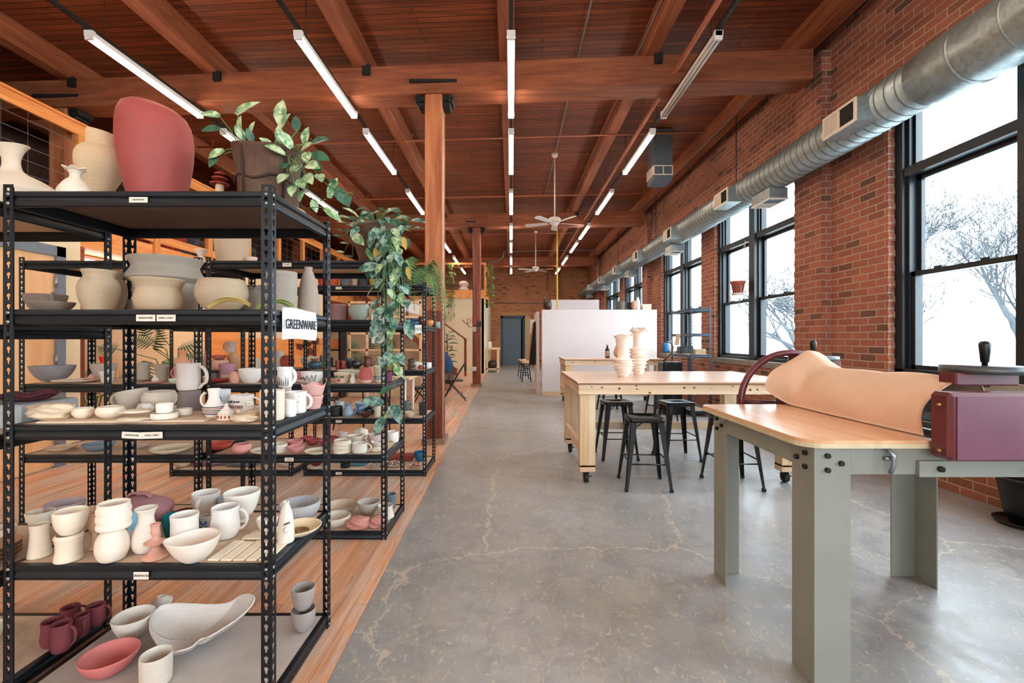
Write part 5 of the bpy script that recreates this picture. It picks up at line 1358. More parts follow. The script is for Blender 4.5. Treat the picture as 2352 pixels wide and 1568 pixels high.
P('bowl', 744, 776, 1000, 1020, B4, '9a4347', 'bowl', 'bowl', 'dark red bowl behind the corner post', g, Y=3.58)
P('plate', 698, 762, 1028, 1044, B4, 'd9cfb4', 'plate', 'plate', 'pale yellow plate at the shelf front', g, h=.022)
P('ribs', 765, 808, 1006, 1043, B4, 'ddd0bb', 'cup', 'cup', 'ringed cream white cup at the shelf front', g)
P('mug', 808, 845, 1013, 1042, B4, 'ddd3c4', 'mug', 'mug', 'white mug with its handle to the right, lower shelf', g, hd=.05)
P('bowl', 796, 836, 996, 1022, B4, 'd5cab8', 'bowl', 'bowl', 'cream bowl behind the white mug', g, Y=3.46)
P('invert', 775, 800, 989, 1012, B4, 'c9b6b0', 'jar', 'jar', 'mauve and white jar at the back', g, Y=3.62)
P('deep', 844, 878, 994, 1022, B4, 'c4a9a2', 'bowl', 'bowl', 'white bowl with a mauve inside behind the post', g, Y=3.48)
P('cyl', 885, 916, 988, 1016, B4, 'ddd6cc', 'cup', 'cup', 'straight white cup at the back right corner', g, Y=3.58)
P('plate', 868, 904, 1007, 1022, B4, 'cbb795', 'dish', 'dish', 'tan rimmed dish in front of the straight cup', g, Y=3.44, h=.03)
lump(812, 845, 983, 1004, B4, 'd3c6b4', 'clay_rabbit', 'figurine', 'white clay animal with two ears at the back', 21, g, Y=3.64)
lump(853, 876, 1026, 1042, B4, 'dccfb8', 'clay_bird', 'figurine', 'small cream clay bird beside the white mug', 22, g, Y=3.27)
P('bowl', 850, 884, 1010, 1030, B4, 'd9d0c2', 'bowl', 'bowl', 'white sloping bowl behind the clay bird', g, Y=3.4)

g = 'pots on the bottom shelf of the second rack'
P('bowl', 742, 824, 1146, 1205, B5, 'cdb8a0', 'bowl', 'bowl', 'wide tan bowl at the back, bottom shelf', g, Y=3.56)
P('deep', 736, 806, 1172, 1222, B5, 'd4c7b6', 'bowl', 'bowl', 'shallow white walled bowl at the front, bottom shelf', g, Y=3.29)
P('bowl', 820, 873, 1143, 1182, B5, 'b9b0a5', 'bowl', 'bowl', 'grey bowl in the middle of the bottom shelf', g, Y=3.5)
P('cyl', 886, 910, 1130, 1160, B5, '69747c', 'cup', 'cup', 'slate blue cup at the back corner, bottom shelf', g, Y=3.64)
P('flarefoot', 864, 906, 1153, 1196, B5, 'dacdbd', 'jar', 'jar', 'white lidded jar with a waist beside the post', g, Y=3.44)
lump(799, 850, 1187, 1216, B5, 'd3938a', 'clay_rock', 'rock', 'salmon pink faceted clay rock, left one', 31, g, f=3)
lump(848, 886, 1186, 1214, B5, 'd18f86', 'clay_rock', 'rock', 'salmon pink faceted clay rock, right one by the post', 32, g, f=3)

g = 'pots on the upper shelf of the second rack'
P('cyl', 757, 795, 698, 736, B2, '8f6d68', 'vase', 'vase', 'marbled mauve and grey vase, upper shelf', g, Y=3.36, warp=ringwarp(300, .02))
P('round', 800, 850, 699, 736, B2, '9fa79a', 'bowl', 'bowl', 'celadon green round bowl, upper shelf', g, Y=3.34)
P('round', 788, 812, 703, 735, B2, '8e3a30', 'bowl', 'bowl', 'dark red bowl hidden behind the green one', g, Y=3.5)
P('taper', 843, 882, 708, 735, B2, 'c4ab90', 'bowl', 'bowl', 'tan straight bowl beside the green one', g, Y=3.36)
P('deep', 190, 275, 728, 768, B2, '74564a', 'bowl', 'bowl', 'brown bowl bottom seen below the nearest shelf', g, Y=3.44, h=.07)
P('plate', 60, 165, 735, 765, B2, '6d4438', 'platter', 'platter', 'dark red brown platter on the second rack upper shelf', g, Y=3.44, h=.06)

g = 'pots on top of the second rack'
def roughwarp(p, a, r, z): k = 1+.03*math.sin(5*a+z*30)+.02*math.sin(9*a-z*50); return Vector((p.x*k, p.y*k, p.z))
P('taper', 484, 582, 500, 602, B1, 'c4b096', 'planter', 'planter', 'rough pale planter standing on top of the second rack', g, Y=3.45, h=.30, warp=roughwarp)
P('taper', 565, 592, 582, 602, B1, 'd9cdbd', 'cup', 'cup', 'little white cup beside the rough planter', g, Y=3.42, h=.065)
ob = MB().lathe(smoothprof([(0, 0), (.045, 0), (.04, .05), (.02, .07), (.022, .09), (.05, .13), (.045, .13), (0, .10)], 1), 20).build('figurine', clay('ddd0bf')); ob.location = ((462-VX)*S(3.45), 3.45, B1); tag(ob, 'little white arched figure on the second rack top', 'figurine', g)
P('plate', 672, 735, 590, 601, B1, 'cdb9a0', 'platter', 'platter', 'pale platter edge on the second rack top', g, Y=3.5, h=.03)

# ================================================================= third rack row
C5, C4, C3, C2, C1 = .06, .59, 1.08, 1.534, 1.947
g = 'pots on the middle shelf of the third racks'
P('svase', 403, 436, 808, 850, C3, 'd99b78', 'vase', 'vase', 'peach bottle vase before the split leaf plant', g, h=.20)
P('deep', 436, 452, 824, 848, C3, 'd5c9ba', 'cup', 'cup', 'cream cup with a blue dot, left of the posts', g)
P('svase', 466, 482, 806, 848, C3, 'cf9b88', 'vase', 'vase', 'pink vase partly behind the paired posts', g, Y=4.95)
top, _, _, _ = P('deep', 482, 526, 826, 849, C3, 'd6a48a', 'bowl', 'bowl', 'peach bowl under a crumpled one, third rack', g, Y=4.76)
P('bowl', 484, 522, 814, 830, C3, 'b4695a', 'bowl', 'bowl', 'crumpled red brown bowl on the peach one', g, on=top, h=.05)
top, _, _, _ = P('egg', 520, 552, 815, 848, C3, 'dca984', 'vase', 'vase', 'apricot rounded pot under the tilted mug', g, Y=4.95, h=.17)
P('mug', 516, 544, 790, 818, C3, 'd3bca8', 'mug', 'mug', 'beige mug tilted on top of the apricot pot', g, on=top, h=.12, hd=PI)
P('egg', 576, 600, 822, 849, C3, 'd4c9b6', 'jar', 'jar', 'pale egg jar, third rack behind the post', g, Y=4.85)
P('cyl', 634, 652, 806, 848, C3, 'd5cbbd', 'vase', 'vase', 'tall white square vase, third rack', g, Y=4.9, h=.19)
lump(646, 674, 816, 848, C3, '9e4a35', 'clay_pouch', 'pouch', 'rust red folded clay pouch', 41, g, Y=4.86)
top, _, _, _ = P('deep', 690, 738, 814, 842, C3, 'd9d4cf', 'bowl', 'bowl', 'white pair of bowls before the round fan', g, Y=5.0, h=.12)
top, _, _, _ = P('round', 706, 740, 830, 848, C3, '2f5060', 'dish', 'dish', 'dark blue stacked dish, lower part', g, Y=4.82, rough=.3)
P('bowl', 712, 734, 822, 832, C3, 'b06a45', 'dish', 'dish', 'copper coloured lid on the dark blue dish', g, on=top, h=.035, rough=.3)
P('cyl', 734, 748, 816, 846, C3, '6a5a2e', 'cup', 'cup', 'olive brown cup behind the corner post', g, Y=4.9, rough=.3)
P('cyl', 770, 782, 828, 848, C3, '7a241c', 'cup', 'cup', 'glossy dark red cup, left of the pair', g, Y=4.8, rough=.25)
P('cyl', 782, 795, 828, 848, C3, '86281e', 'cup', 'cup', 'glossy dark red cup, right of the pair', g, Y=4.8, rough=.25)
P('deep', 792, 812, 822, 846, C3, '3a4346', 'jar', 'jar', 'small slate jar behind the glossy teapot', g, Y=4.95, rough=.3)
_, ob, R, H = P('round', 806, 830, 828, 848, C3, '14171c', 'teapot', 'teapot', 'small glossy black teapot, third rack', g, rough=.2)
MB().tube([(R*.8, 0, H*.4), (R*1.4, 0, H*.7), (R*1.7, 0, H*.95)], [.008, .006, .005], 8).build('spout', clay('14171c', .2), ob)
MB().lathe([(0, H*1.2), (R*.2, H*1.18), (R*.2, H*1.08), (R*.8, H*1.0), (0, H*1.0)], 16).build('lid', clay('14171c', .2), ob)
P('mug', 835, 855, 817, 846, C3, '6b2a1d', 'mug', 'mug', 'glossy chestnut mug, third rack', g, Y=4.86, rough=.2, hd=.1)
P('taper', 864, 882, 815, 838, C3, 'd8cfbd', 'cup', 'cup', 'cream tapered cup behind the post', g, Y=5.0, h=.12)
P('plate', 846, 884, 836, 848, C3, 'd0c0a6', 'dish', 'dish', 'pale low dish, right part of the third rack', g, Y=4.82, h=.03)
P('plate', 890, 920, 836, 848, C3, 'b7b04a', 'dish', 'dish', 'yellow patterned dish under the hanging vine', g, Y=4.85, h=.045)
ob = MB().lathe(smoothprof([(0, 0), (.05, 0), (.035, .02), (.05, .045), (.03, .07), (.045, .10), (.02, .115), (0, .115)], 1), 20).build('candlestick', clay('4c3a2a', .3)); ob.location = ((945-VX)*S(4.74), 4.74, C3); tag(ob, 'dark turned candlestick near the third rack corner', 'candlestick', g)
P('bowl', 932, 966, 830, 849, C3, 'cfc8b8', 'bowl', 'bowl', 'white speckled bowl behind the dark candlestick', g, Y=4.88)
P('egg', 960, 972, 838, 849, C3, 'a83c30', 'cup', 'cup', 'tiny red egg at the third rack post', g, Y=4.8)
o = MB().box((-.085, -.06, 0), (.085, .06, .055), bev=.003).build('carton', M_WPAPER); o.location = (-.985, 5.09, C3); tag(o, 'white flat carton at the right end of the third rack', 'carton')

g = 'glazed pots on the second lowest shelf of the third rack'
P('cyl', 757, 788, 931, 957, C4, '141b24', 'cup', 'cup', 'glossy black wide cup, left end of the lower shelf', g, rough=.2)
P('round', 768, 792, 920, 940, C4, 'b4b9b5', 'jar', 'jar', 'white lidded jar with a dark top at the back', g, Y=4.95, rough=.3)
P('svase', 790, 810, 925, 957, C4, '8ba3b4', 'mug', 'mug', 'blue and white splashed mug, handle right', g, rough=.3, hd=0, r_=.055)
P('round', 814, 838, 930, 954, C4, '4f6b86', 'cup', 'cup', 'blue cup with a cream rim', g, Y=4.84, rough=.3)
P('bowl', 815, 850, 922, 938, C4, '9eb3b6', 'bowl', 'bowl', 'pale blue bowl at the back of the lower shelf', g, Y=5.0, rough=.3)
_, ob, R, H = P('round', 837, 862, 934, 955, C4, '17191c', 'teapot', 'teapot', 'black teapot with a ring knob, lower shelf', g, Y=4.84, rough=.15)
MB().lathe([(0, H*1.3), (R*.2, H*1.25), (R*.75, H*.98), (0, H*.98)], 16).tube([(R*.22*math.cos(a*PI/6), 0, H*1.45+R*.22*math.sin(a*PI/6)) for a in range(12)], .005, 6, closed=True).build('lid', clay('17191c', .15), ob)
P('bowl', 825, 855, 944, 959, C4, '4c1f1c', 'bowl', 'bowl', 'dark brown red low bowl at the front', g, rough=.3)
P('taper', 858, 877, 930, 958, C4, 'd3c4aa', 'tumbler', 'tumbler', 'cream tumbler by the second rack post', g)
_, ob, R, H = P('cyl', 883, 901, 933, 957, C4, '9db1bd', 'tin_can', 'can', 'tin can with blue and red stripes', g, rough=.4)
for z, c in ((.3, 'b23a32'), (.55, '2f5f9a'), (.8, 'd9d9d4')): MB().lathe([(R*1.005, H*z), (R*1.01, H*(z+.1)), (R*.99, H*(z+.1)), (R*.99, H*z)], 20).build('stripe', clay(c, .4), ob)
P('cyl', 897, 918, 930, 955, C4, '66736b', 'cup', 'cup', 'grey green cup behind the striped can', g, Y=4.85, rough=.3)
P('cyl', 925, 942, 920, 946, C4, '5d6a62', 'pot', 'pot', 'small succulent pot, lower shelf back', g, Y=5.0, rough=.5)
P('bowl', 928, 955, 943, 959, C4, 'cdb79c', 'bowl', 'bowl', 'spattered cream bowl, lower shelf right', g)
P('bowl', 912, 932, 945, 959, C4, 'd8ccbc', 'bowl', 'bowl', 'white scrap bowl beside the striped can', g)
P('cyl', 962, 981, 922, 950, C4, '4a3b2e', 'cup', 'cup', 'brown speckled cup at the third rack corner', g, Y=4.86, rough=.25)
g = 'things on the bottom shelf of the third racks'
P('deep', 398, 442, 1056, 1074, C5, 'cdb496', 'bowl', 'bowl', 'stacked tan bowl, left end of the third racks', g, Y=4.78)
lump(440, 462, 1060, 1074, C5, '8c3a44', 'clay_rock', 'rock', 'maroon lump beside the tan bowl, bottom shelf', 51, g, Y=4.8)
lump(469, 515, 1052, 1073, C5, '8f6a86', 'cloth_bag', 'bag', 'mauve crumpled bag on the bottom shelf', 52, g, Y=4.85)
lump(524, 600, 1052, 1076, C5, '6d7278', 'plastic_bag', 'bag', 'grey crumpled plastic bag on the bottom shelf', 53, g, Y=4.85, depth=.12)
P('plate', 640, 672, 1062, 1078, C5, 'd5bfa8', 'plate', 'plate', 'cream sheet like plate behind the front post', g, Y=4.8, h=.03)
top, _, _, _ = P('plate', 704, 750, 1066, 1078, C5, 'd3c3a6', 'plate', 'plate', 'cream plates stacked under a dark red bowl', g, h=.03)
P('bowl', 712, 742, 1060, 1070, C5, '6b2024', 'bowl', 'bowl', 'dark red bowl standing on cream plates', g, on=top, h=.04)
P('cyl', 782, 806, 1060, 1076, C5, '14282c', 'cup', 'cup', 'black cup on the bottom shelf', g, Y=4.75)
P('bowl', 808, 846, 1060, 1076, C5, '3f7d98', 'bowl', 'bowl', 'turquoise bowl on a white plate, bottom shelf', g, Y=4.85)
P('deep', 951, 978, 1034, 1056, C5, '1e5f86', 'bowl', 'bowl', 'bright blue bowl at the right corner, bottom shelf', g, Y=5.0, rough=.3)
o = MB().box((-.16, -.09, 0), (.16, .09, .05), bev=.01).build('brick_red_tray', clay('8f3d36')); o.location = ((918-VX)*S(5.08), 5.08, C5); tag(o, 'brick red rectangular tray at the back, bottom shelf', 'tray', g)
rnd = random.Random(8)
def scraps(cx, cy, r, n, cols, label, tray_r):
    ob = MB().lathe(smoothprof(shell('plate', tray_r, .02, .004), 1), 28).build('scrap_plate', clay('cbb79e')); ob.location = (cx, cy, C5+.0005); tag(ob, label, 'plate', g)
    b = [MB() for _ in cols]
    for i in range(n):
        a = rnd.uniform(0, 2*PI); q = r*math.sqrt(rnd.random()); k = rnd.randrange(len(cols)); s_ = rnd.uniform(.005, .011)
        b[k].lathe([(0, -s_), (s_*.9, -s_*.4), (s_, s_*.3), (0, s_)], 6, c=(q*math.cos(a), q*math.sin(a)*.8, .018+(1-(q/r)**2)*.03*rnd.random()))
    for k, c in enumerate(cols): tag(b[k].build('clay_beads', clay(c, .4), ob), kind='stuff')
scraps((905-VX)*S(4.82), 4.82, .10, 90, ('a8483f', 'd8bba6', '7d7a76'), 'plate heaped with red and cream clay beads', .12)
scraps((956-VX)*S(4.76), 4.76, .06, 50, ('a8483f', 'd0a896', '8b3f3a'), 'small plate of red clay beads near the corner post', .075)
scraps((860-VX)*S(4.755), 4.755, .05, 25, ('b7ab98', '5a6470', '8f8a80'), 'pale plate with grey clay scraps in front', .07)

g = 'pots on the upper shelf of the third rack'
top, _, _, _ = P('deep', 934, 966, 738, 750, C2, '2f5f82', 'dish', 'dish', 'blue dish, lower of the stacked pair', g, Y=4.85, h=.045, rough=.3)
P('bowl', 936, 964, 731, 740, C2, '37688c', 'dish', 'dish', 'blue dish, upper of the stacked pair', g, on=top, h=.035, rough=.3)
P('round', 960, 980, 728, 750, C2, '6b2a1c', 'jar', 'jar', 'glossy brown jar behind the rack post', g, Y=4.85, h=.10, rough=.2)
P('round', 978, 996, 736, 750, C2, 'cd8a4c', 'bowl', 'bowl', 'amber glazed bowl at the upper corner', g, Y=4.85, h=.065, rough=.3)
for i, (xa, xb, c, lab) in enumerate(((730, 752, 'a5402e', 'red woven basket'), (754, 778, 'ad4c30', 'orange red patterned basket'), (782, 806, '5a5f60', 'dark wire basket'), (808, 822, '9a958e', 'grey cloth bundle'), (824, 846, '3a3f48', 'dark box of tools'), (848, 872, '9a9440', 'mustard cloth bundle'))):
    X = ((xa+xb)/2-VX)*S(4.9); w_ = (xb-xa)/2*S(4.9)
    o = MB().lathe(smoothprof(shell('taper', w_*1.05, .11+.02*(i % 2), .006), 1), 20, warp=ringwarp(250, .03)).build('basket', clay(c)); o.location = (X, 4.9, C1-.0+.0005); tag(o, lab + ' on top of the third rack', 'basket', 'baskets on top of the third rack')

# ================================================================= far left rack contents
g = 'ware on the rack cut off by the left edge'
o = MB().box((-.20, -.13, 0), (.17, .13, .10), bev=.008).build('storage_box', plain('pale_blue_box', 'aab0ae', .6)); o.location = (-2.17, 1.98, 1.03); tag(o, 'pale grey green plastic box on the left rack', 'box', g)
def freeform(w_, d_, h_, col, name, cat, label, loc, rz, seed):
    rnd = random.Random(seed); ph = [rnd.uniform(0, 6) for _ in range(4)]
    def fn(u, v):
        a = 2*PI*v; k = 1+.08*math.sin(3*a+ph[0])+.04*math.sin(7*a+ph[1])
        return Vector((w_*u*math.cos(a)*k, d_*u*math.sin(a)*k, .004+h_*u**3+.006*math.sin(6*a+ph[2])*u**4))
    o = MB().grid(fn, 10, 48, thick=.006).build(name, clay(col)); o.location = loc; o.rotation_euler = (0, 0, rz); return tag(o, label, cat, g)
freeform(.11, .09, .03, '5e2c33', 'freeform_dish', 'dish', 'maroon wavy dish lying on the plastic box', (-2.10, 1.98, 1.131), .2, 5)
P('bowl', -45, 42, 1166, 1222, .50, 'ddccb4', 'bowl', 'bowl', 'wide cream bowl with ink drawings at the left edge', g, Y=1.95, h=.09)
for i in range(4):
    o = MB().lathe(smoothprof(shell('plate', .115, .016, .005), 1), 32).build('plate', clay('b98d6a')); o.location = (-2.13, 1.83, .503+.017*i); tag(o, 'tan plate in the stack at the left edge, %s' % ['lowest', 'second from the bottom', 'third from the bottom', 'topmost'][i], 'plate', 'stacked tan plates at the left edge')
P('bowl', -60, 14, 1378, 1440, A5, 'dcd0ba', 'bowl', 'bowl', 'pale bowl rim at the left edge, lowest shelf', g, Y=2.0, h=.08)

# ================================================================= PLANTS
def leafmat(name, c1, c2, sc=30):
    g = NG(name); n = g.noise(g.coord(), sc, 4, .6)
    g.base(g.ramp(n, [(0.42, lin(c1)), (0.6, lin(c2))])); return g.done(.42, 0, .5)
M_LEAF = leafmat('variegated_leaf', '5f8a58', 'c3cfa0'); M_LEAFD = leafmat('deep_green_leaf', '1f4a38', '3b6a4a'); M_LEAFB = leafmat('bluish_leaf', '2c584f', '8fae98')
M_STEM = plain('green_stem', '5d7a45', .6); M_FERN = leafmat('fern_green', '3a6a3c', '6f9c58', 8); M_DRYL = plain('yellow_leaf', 'c9a050', .6)
M_SOIL = plain('dark_soil', '2c211a', .95)
HEART = [(0, 0), (.10, .20), (.30, .40), (.55, .40), (.78, .26), (.92, .10), (1.0, 0)]
def leaf(b, p, d, n, L, W=.8, mi=0, droop=.25):
    """heart shaped folded leaf: base p, direction d, surface normal n"""
    p = Vector(p); d = Vector(d).normalized(); n = Vector(n); n = (n - d*n.dot(d))
    n = n.normalized() if n.length > 1e-6 else d.orthogonal().normalized()
    s_ = d.cross(n).normalized(); vs = []; k = len(HEART)
    for t, w_ in HEART:
        c = p + d*(t*L) - n*(droop*L*t*t)
        if t == 0: c = p + d*.0
        e = w_*W*L
        back = -.10*L if 0 < t <= .1 else 0
        vs += [c, c + s_*e + n*(e*.28) + d*back, c - s_*e + n*(e*.28) + d*back]
    fs = []
    for i in range(k-1): fs += [(i*3, (i+1)*3, (i+1)*3+1, i*3+1), (i*3, i*3+2, (i+1)*3+2, (i+1)*3)]
    b.add(vs, fs, mi, True)
def rv(rnd, s_=1): return Vector((rnd.uniform(-1, 1), rnd.uniform(-1, 1), rnd.uniform(-1, 1)))*s_
def vine(fb, sb, pts, rnd, L, n, start=.0, mis=(0, 1, 2), r=.0022, side=None):
    pts = [Vector(p) for p in pts]
    fine = []
    for i in range(len(pts)-1):
        p0 = pts[max(0, i-1)]; p1 = pts[i]; p2 = pts[i+1]; p3 = pts[min(len(pts)-1, i+2)]
        for q in range(6):
            t = q/6; fine.append(.5*((2*p1)+(-p0+p2)*t+(2*p0-5*p1+4*p2-p3)*t*t+(-p0+3*p1-3*p2+p3)*t**3))
    fine.append(pts[-1]); sb.tube(fine, r, 5)
    for k in range(n):
        t = start+(1-start)*(k+.6)/n; i = min(len(fine)-2, int(t*(len(fine)-1))); p = fine[i]
        h = rv(rnd); h.z = rnd.uniform(-.3, .3)
        if side is not None: h += Vector(side)*rnd.uniform(.3, 1.0)
        h.normalize(); stalk = p + h*L*rnd.uniform(.25, .6) + Vector((0, 0, L*rnd.uniform(-.2, .3)))
        sb.tube([p, (p+stalk)/2+Vector((0, 0, .008)), stalk], r*.6, 4)
        leaf(fb, stalk, h*.7+Vector((0, 0, rnd.uniform(-1.3, -.2))), h*.6+Vector((rnd.uniform(-.3, .3), -.6, .5)), L*rnd.uniform(.7, 1.2), .8, rnd.choice(mis), .2)
M_PLANTER = plain('rough_brown_planter', '5a4030', .8, var=.35, nscale=12, bump=.6)
# --- pothos on the nearest rack
rnd = random.Random(21)
r1 = empty('potted_pothos', (-1.065, 2.0, A1), 0, 'variegated pothos in a rough brown clay planter on top of the nearest rack', 'plant')
def rough_pot(r, rb, h, H2=1.0, seed=1):
    ph = seed
    def wp(p, a, rr, z): k = 1+.035*math.sin(4*a+ph+z*14)+.02*math.sin(11*a-z*40); return Vector((p.x*k, p.y*k, p.z*(1+.035*math.sin(2*a+ph)*(z > .1))))
    prof = [(0, 0), (rb, 0), (rb*1.03, h*.1), (rb+(r-rb)*.5, h*.5), (r*.98, h*.93), (r*1.03, h*.96), (r*1.0, h), (r*.93, h), (r*.9, h*.85), (0, h*.85)]
    return MB().lathe(smoothprof(prof, 1), 48, warp=wp)
pot1 = rough_pot(.138, .115, .275).build('pot', M_PLANTER, r1)
b = MB()
for k in range(5):
    a = k*2*PI/5-1.9; b.tube([(.125*math.cos(a), .125*math.sin(a), .05), (.134*math.cos(a+.04), .134*math.sin(a+.04), .15), (.139*math.cos(a), .139*math.sin(a), .25)], .006, 6)
b.tube([(.128*math.cos(a*PI/12), .128*math.sin(a*PI/12), .13+.012*math.sin(a*1.3)) for a in range(24)], .006, 6, closed=True); b.build('clay_seam', plain('dark_clay_seam', '3c2419', .8), pot1)
MB().lathe(smoothprof([(0, 0), (.15, 0), (.152, .02), (.14, .02), (.13, .008), (0, .008)], 1), 36).build('saucer', plain('glazed_white_saucer', 'cfc0b8', .3, var=.15), r1)
MB().lathe([(0, 0), (.12, 0), (.12, .004), (0, .006)], 24, c=(0, 0, .235)).build('soil', M_SOIL, r1)
fb, sb = MB(), MB()
def loc1(x, y, Y=2.0): return PX(x, y, Y) - Vector((-1.065, 2.0, A1))
tips = [((545, 265), (.6, .3, .8), .10), ((505, 268), (-1, -.2, .2), .065), ((505, 297), (-1, -.2, -.05), .065), ((515, 345), (-.9, -.4, -.6), .06), ((500, 360), (-.5, -.5, -1), .05),
        ((552, 300), (.2, -.5, .8), .05), ((575, 310), (.3, -.3, .6), .05), ((645, 285), (.1, -.2, 1), .085), ((640, 305), (.5, -.3, .7), .08), ((683, 300), (-.1, -.1, 1), .055),
        ((700, 330), (.2, -.2, .9), .06), ((715, 330), (1, -.2, .3), .07), ((715, 355), (1, -.3, -.3), .075), ((690, 350), (.7, -.5, .3), .07), ((670, 340), (-.3, -.6, .6), .065), ((655, 355), (-.5, -.7, .2), .065),
        ((625, 335), (-.7, -.5, .5), .045), ((665, 375), (.1, -1, -.5), .07), ((685, 385), (.3, -1, -.4), .075), ((705, 378), (.8, -.6, -.3), .07), ((660, 400), (-.2, -.8, -.7), .06), ((690, 410), (.5, -.8, -.7), .07), ((675, 425), (.1, -.7, -.9), .055),
        ((580, 325), (-.2, -.4, .8), .045), ((560, 320), (-.3, -.4, .7), .05), ((648, 330), (0, -.5, .8), .06), ((720, 375), (.6, -.6, -.6), .06), ((705, 400), (.6, -.7, -.8), .06)]
for (x, y), d, L_ in tips:
    Yd = 2.0 + (-.10 if d[1] < -.55 else 0.0)
    q = loc1(x, y, Yd); cx = .09*(1 if x > 620 else -.6); root = Vector((max(-.1, min(.1, q.x*.6)), -.02, .25))
    sb.tube([root, (root+q)/2+Vector((0, 0, .02)), q], .0022, 5)
    leaf(fb, q, d, (-.3*d[0], -.8, .5), L_*1.25, .72, rnd.choice((0, 0, 1)), .15)
vine(fb, sb, [(.10, -.02, .25), (.17, -.03, .26), loc1(725, 395, 1.97), loc1(760, 430, 1.95), loc1(810, 445, 1.93)], rnd, .06, 4, .25, (0, 1))
vine(fb, sb, [(.10, -.05, .25), (.15, -.08, .20), loc1(700, 400, 1.93), loc1(712, 450, 1.92), loc1(745, 470, 1.92)], rnd, .05, 5, .35, (0, 1))
leaf(fb, loc1(757, 455, 1.95), (.25, 0, 1.0), (0, -1, 0), .10, .5, 0); leaf(fb, loc1(770, 430, 1.95), (.6, -.1, -.8), (0, -1, .2), .10, .6, 1)
sb.tube([loc1(705, 478, 1.95), loc1(735, 475, 1.94), loc1(760, 485, 1.93)], .002, 5); leaf(fb, loc1(745, 478, 1.94), (.9, 0, -.6), (0, -1, .4), .085, .5, 0)
fb.build('foliage', [M_LEAF, M_LEAFD, M_LEAFB], r1); sb.build('stems', M_STEM, r1)
# --- pothos on the second rack
rnd = random.Random(5)
c2_ = Vector((-1.03, 3.45, B1))
r2 = empty('potted_pothos', c2_, 0, 'large pothos trailing down the right end of the second rack', 'plant')
rough_pot(.172, .115, .295, seed=3).build('pot', M_PLANTER, r2)
MB().lathe([(0, 0), (.15, 0), (.15, .004), (0, .006)], 24, c=(0, 0, .25)).build('soil', M_SOIL, r2)
fb, sb = MB(), MB()
for k in range(46):
    a = rnd.uniform(0, 2*PI); rr = rnd.uniform(.05, .24); q = Vector((rr*math.cos(a)+.06, rr*math.sin(a)*.8-.05, .27+rnd.uniform(.0, .16)*(1-rr*2.2)+.02))
    if q.x < -.04: q.z -= .03
    sb.tube([(q.x*.3, q.y*.3, .25), (q*.65)+Vector((0, 0, .12)), q], .0024, 5)
    leaf(fb, q, (math.cos(a)+.2, math.sin(a)*.6-.3, rnd.uniform(-.7, .6)), (rnd.uniform(-.4, .4), -.6, .8), rnd.uniform(.08, .13), .62, rnd.choice((0, 1, 1, 2)), .25)
for x, y in ((795, 512), (820, 507), (858, 500), (795, 530), (783, 543), (800, 560), (790, 580), (810, 590)):
    q = PX(x, y, 3.4)-c2_; sb.tube([(-.12, -.03, .26), ((-.12+q.x)/2-.02, -.04, .26+(q.z-.25)*.6), q], .002, 5); leaf(fb, q, (-.8, -.2, .15), (0, -.6, .8), .065, .6, rnd.choice((0, 1)), .1)
# mass spilling over the rim to the front and right
for k in range(60):
    x = rnd.uniform(-.10, .30); z = rnd.uniform(-.05, .26); q = Vector((x, -.17-.07*rnd.random()-.04*(z < 0), z))
    if x < .0 and z < .1: continue
    leaf(fb, q, (rnd.uniform(-.4, .6), -.4, rnd.uniform(-1.4, -.3)), (rnd.uniform(-.5, .5), -1, .4), rnd.uniform(.08, .135), .66, rnd.choice((0, 1, 2, 2)), .2)
for i, (x0, x1, x2, yb, n) in enumerate(((885, 868, 882, 760, 8), (893, 895, 905, 850, 13), (900, 905, 898, 800, 11), (908, 918, 915, 735, 8), (905, 892, 915, 950, 15), (895, 880, 885, 720, 7), (915, 922, 930, 700, 6), (880, 885, 890, 830, 10))):
    Yv = 3.12-.03*(i % 3)
    a = Vector((.10, -.12, .27)); pp = [a, PX(x0, 570, Yv+.06)-c2_, PX(x1, 570+(yb-570)*.45, Yv)-c2_, PX((x1+x2)/2, 570+(yb-570)*.75, Yv)-c2_, PX(x2, yb, Yv)-c2_]
    vine(fb, sb, pp, rnd, .085, n, .12, (0, 1, 2, 2), .0026, side=(0, -.7, 0))
for x, y, d in ((882, 958, (-.5, -.3, -1)), (880, 925, (-1, -.2, .2)), (905, 930, (.4, -.3, -.9)), (873, 735, (-.5, -.3, -1)), (935, 735, (.3, -.3, -1)), (868, 610, (-1, -.2, -.2))):
    leaf(fb, PX(x, y, 3.08)-c2_, d, (0, -1, .3), .14, .62, 2, .15)
for x, y in ((862, 570), (927, 545), (936, 613)): leaf(fb, PX(x, y, 3.16)-c2_, (.2, -.2, -1), (0, -1, .3), .09, .5, 3)
fb.build('foliage', [M_LEAF, M_LEAFD, M_LEAFB, M_DRYL], r2); sb.build('stems', M_STEM, r2)
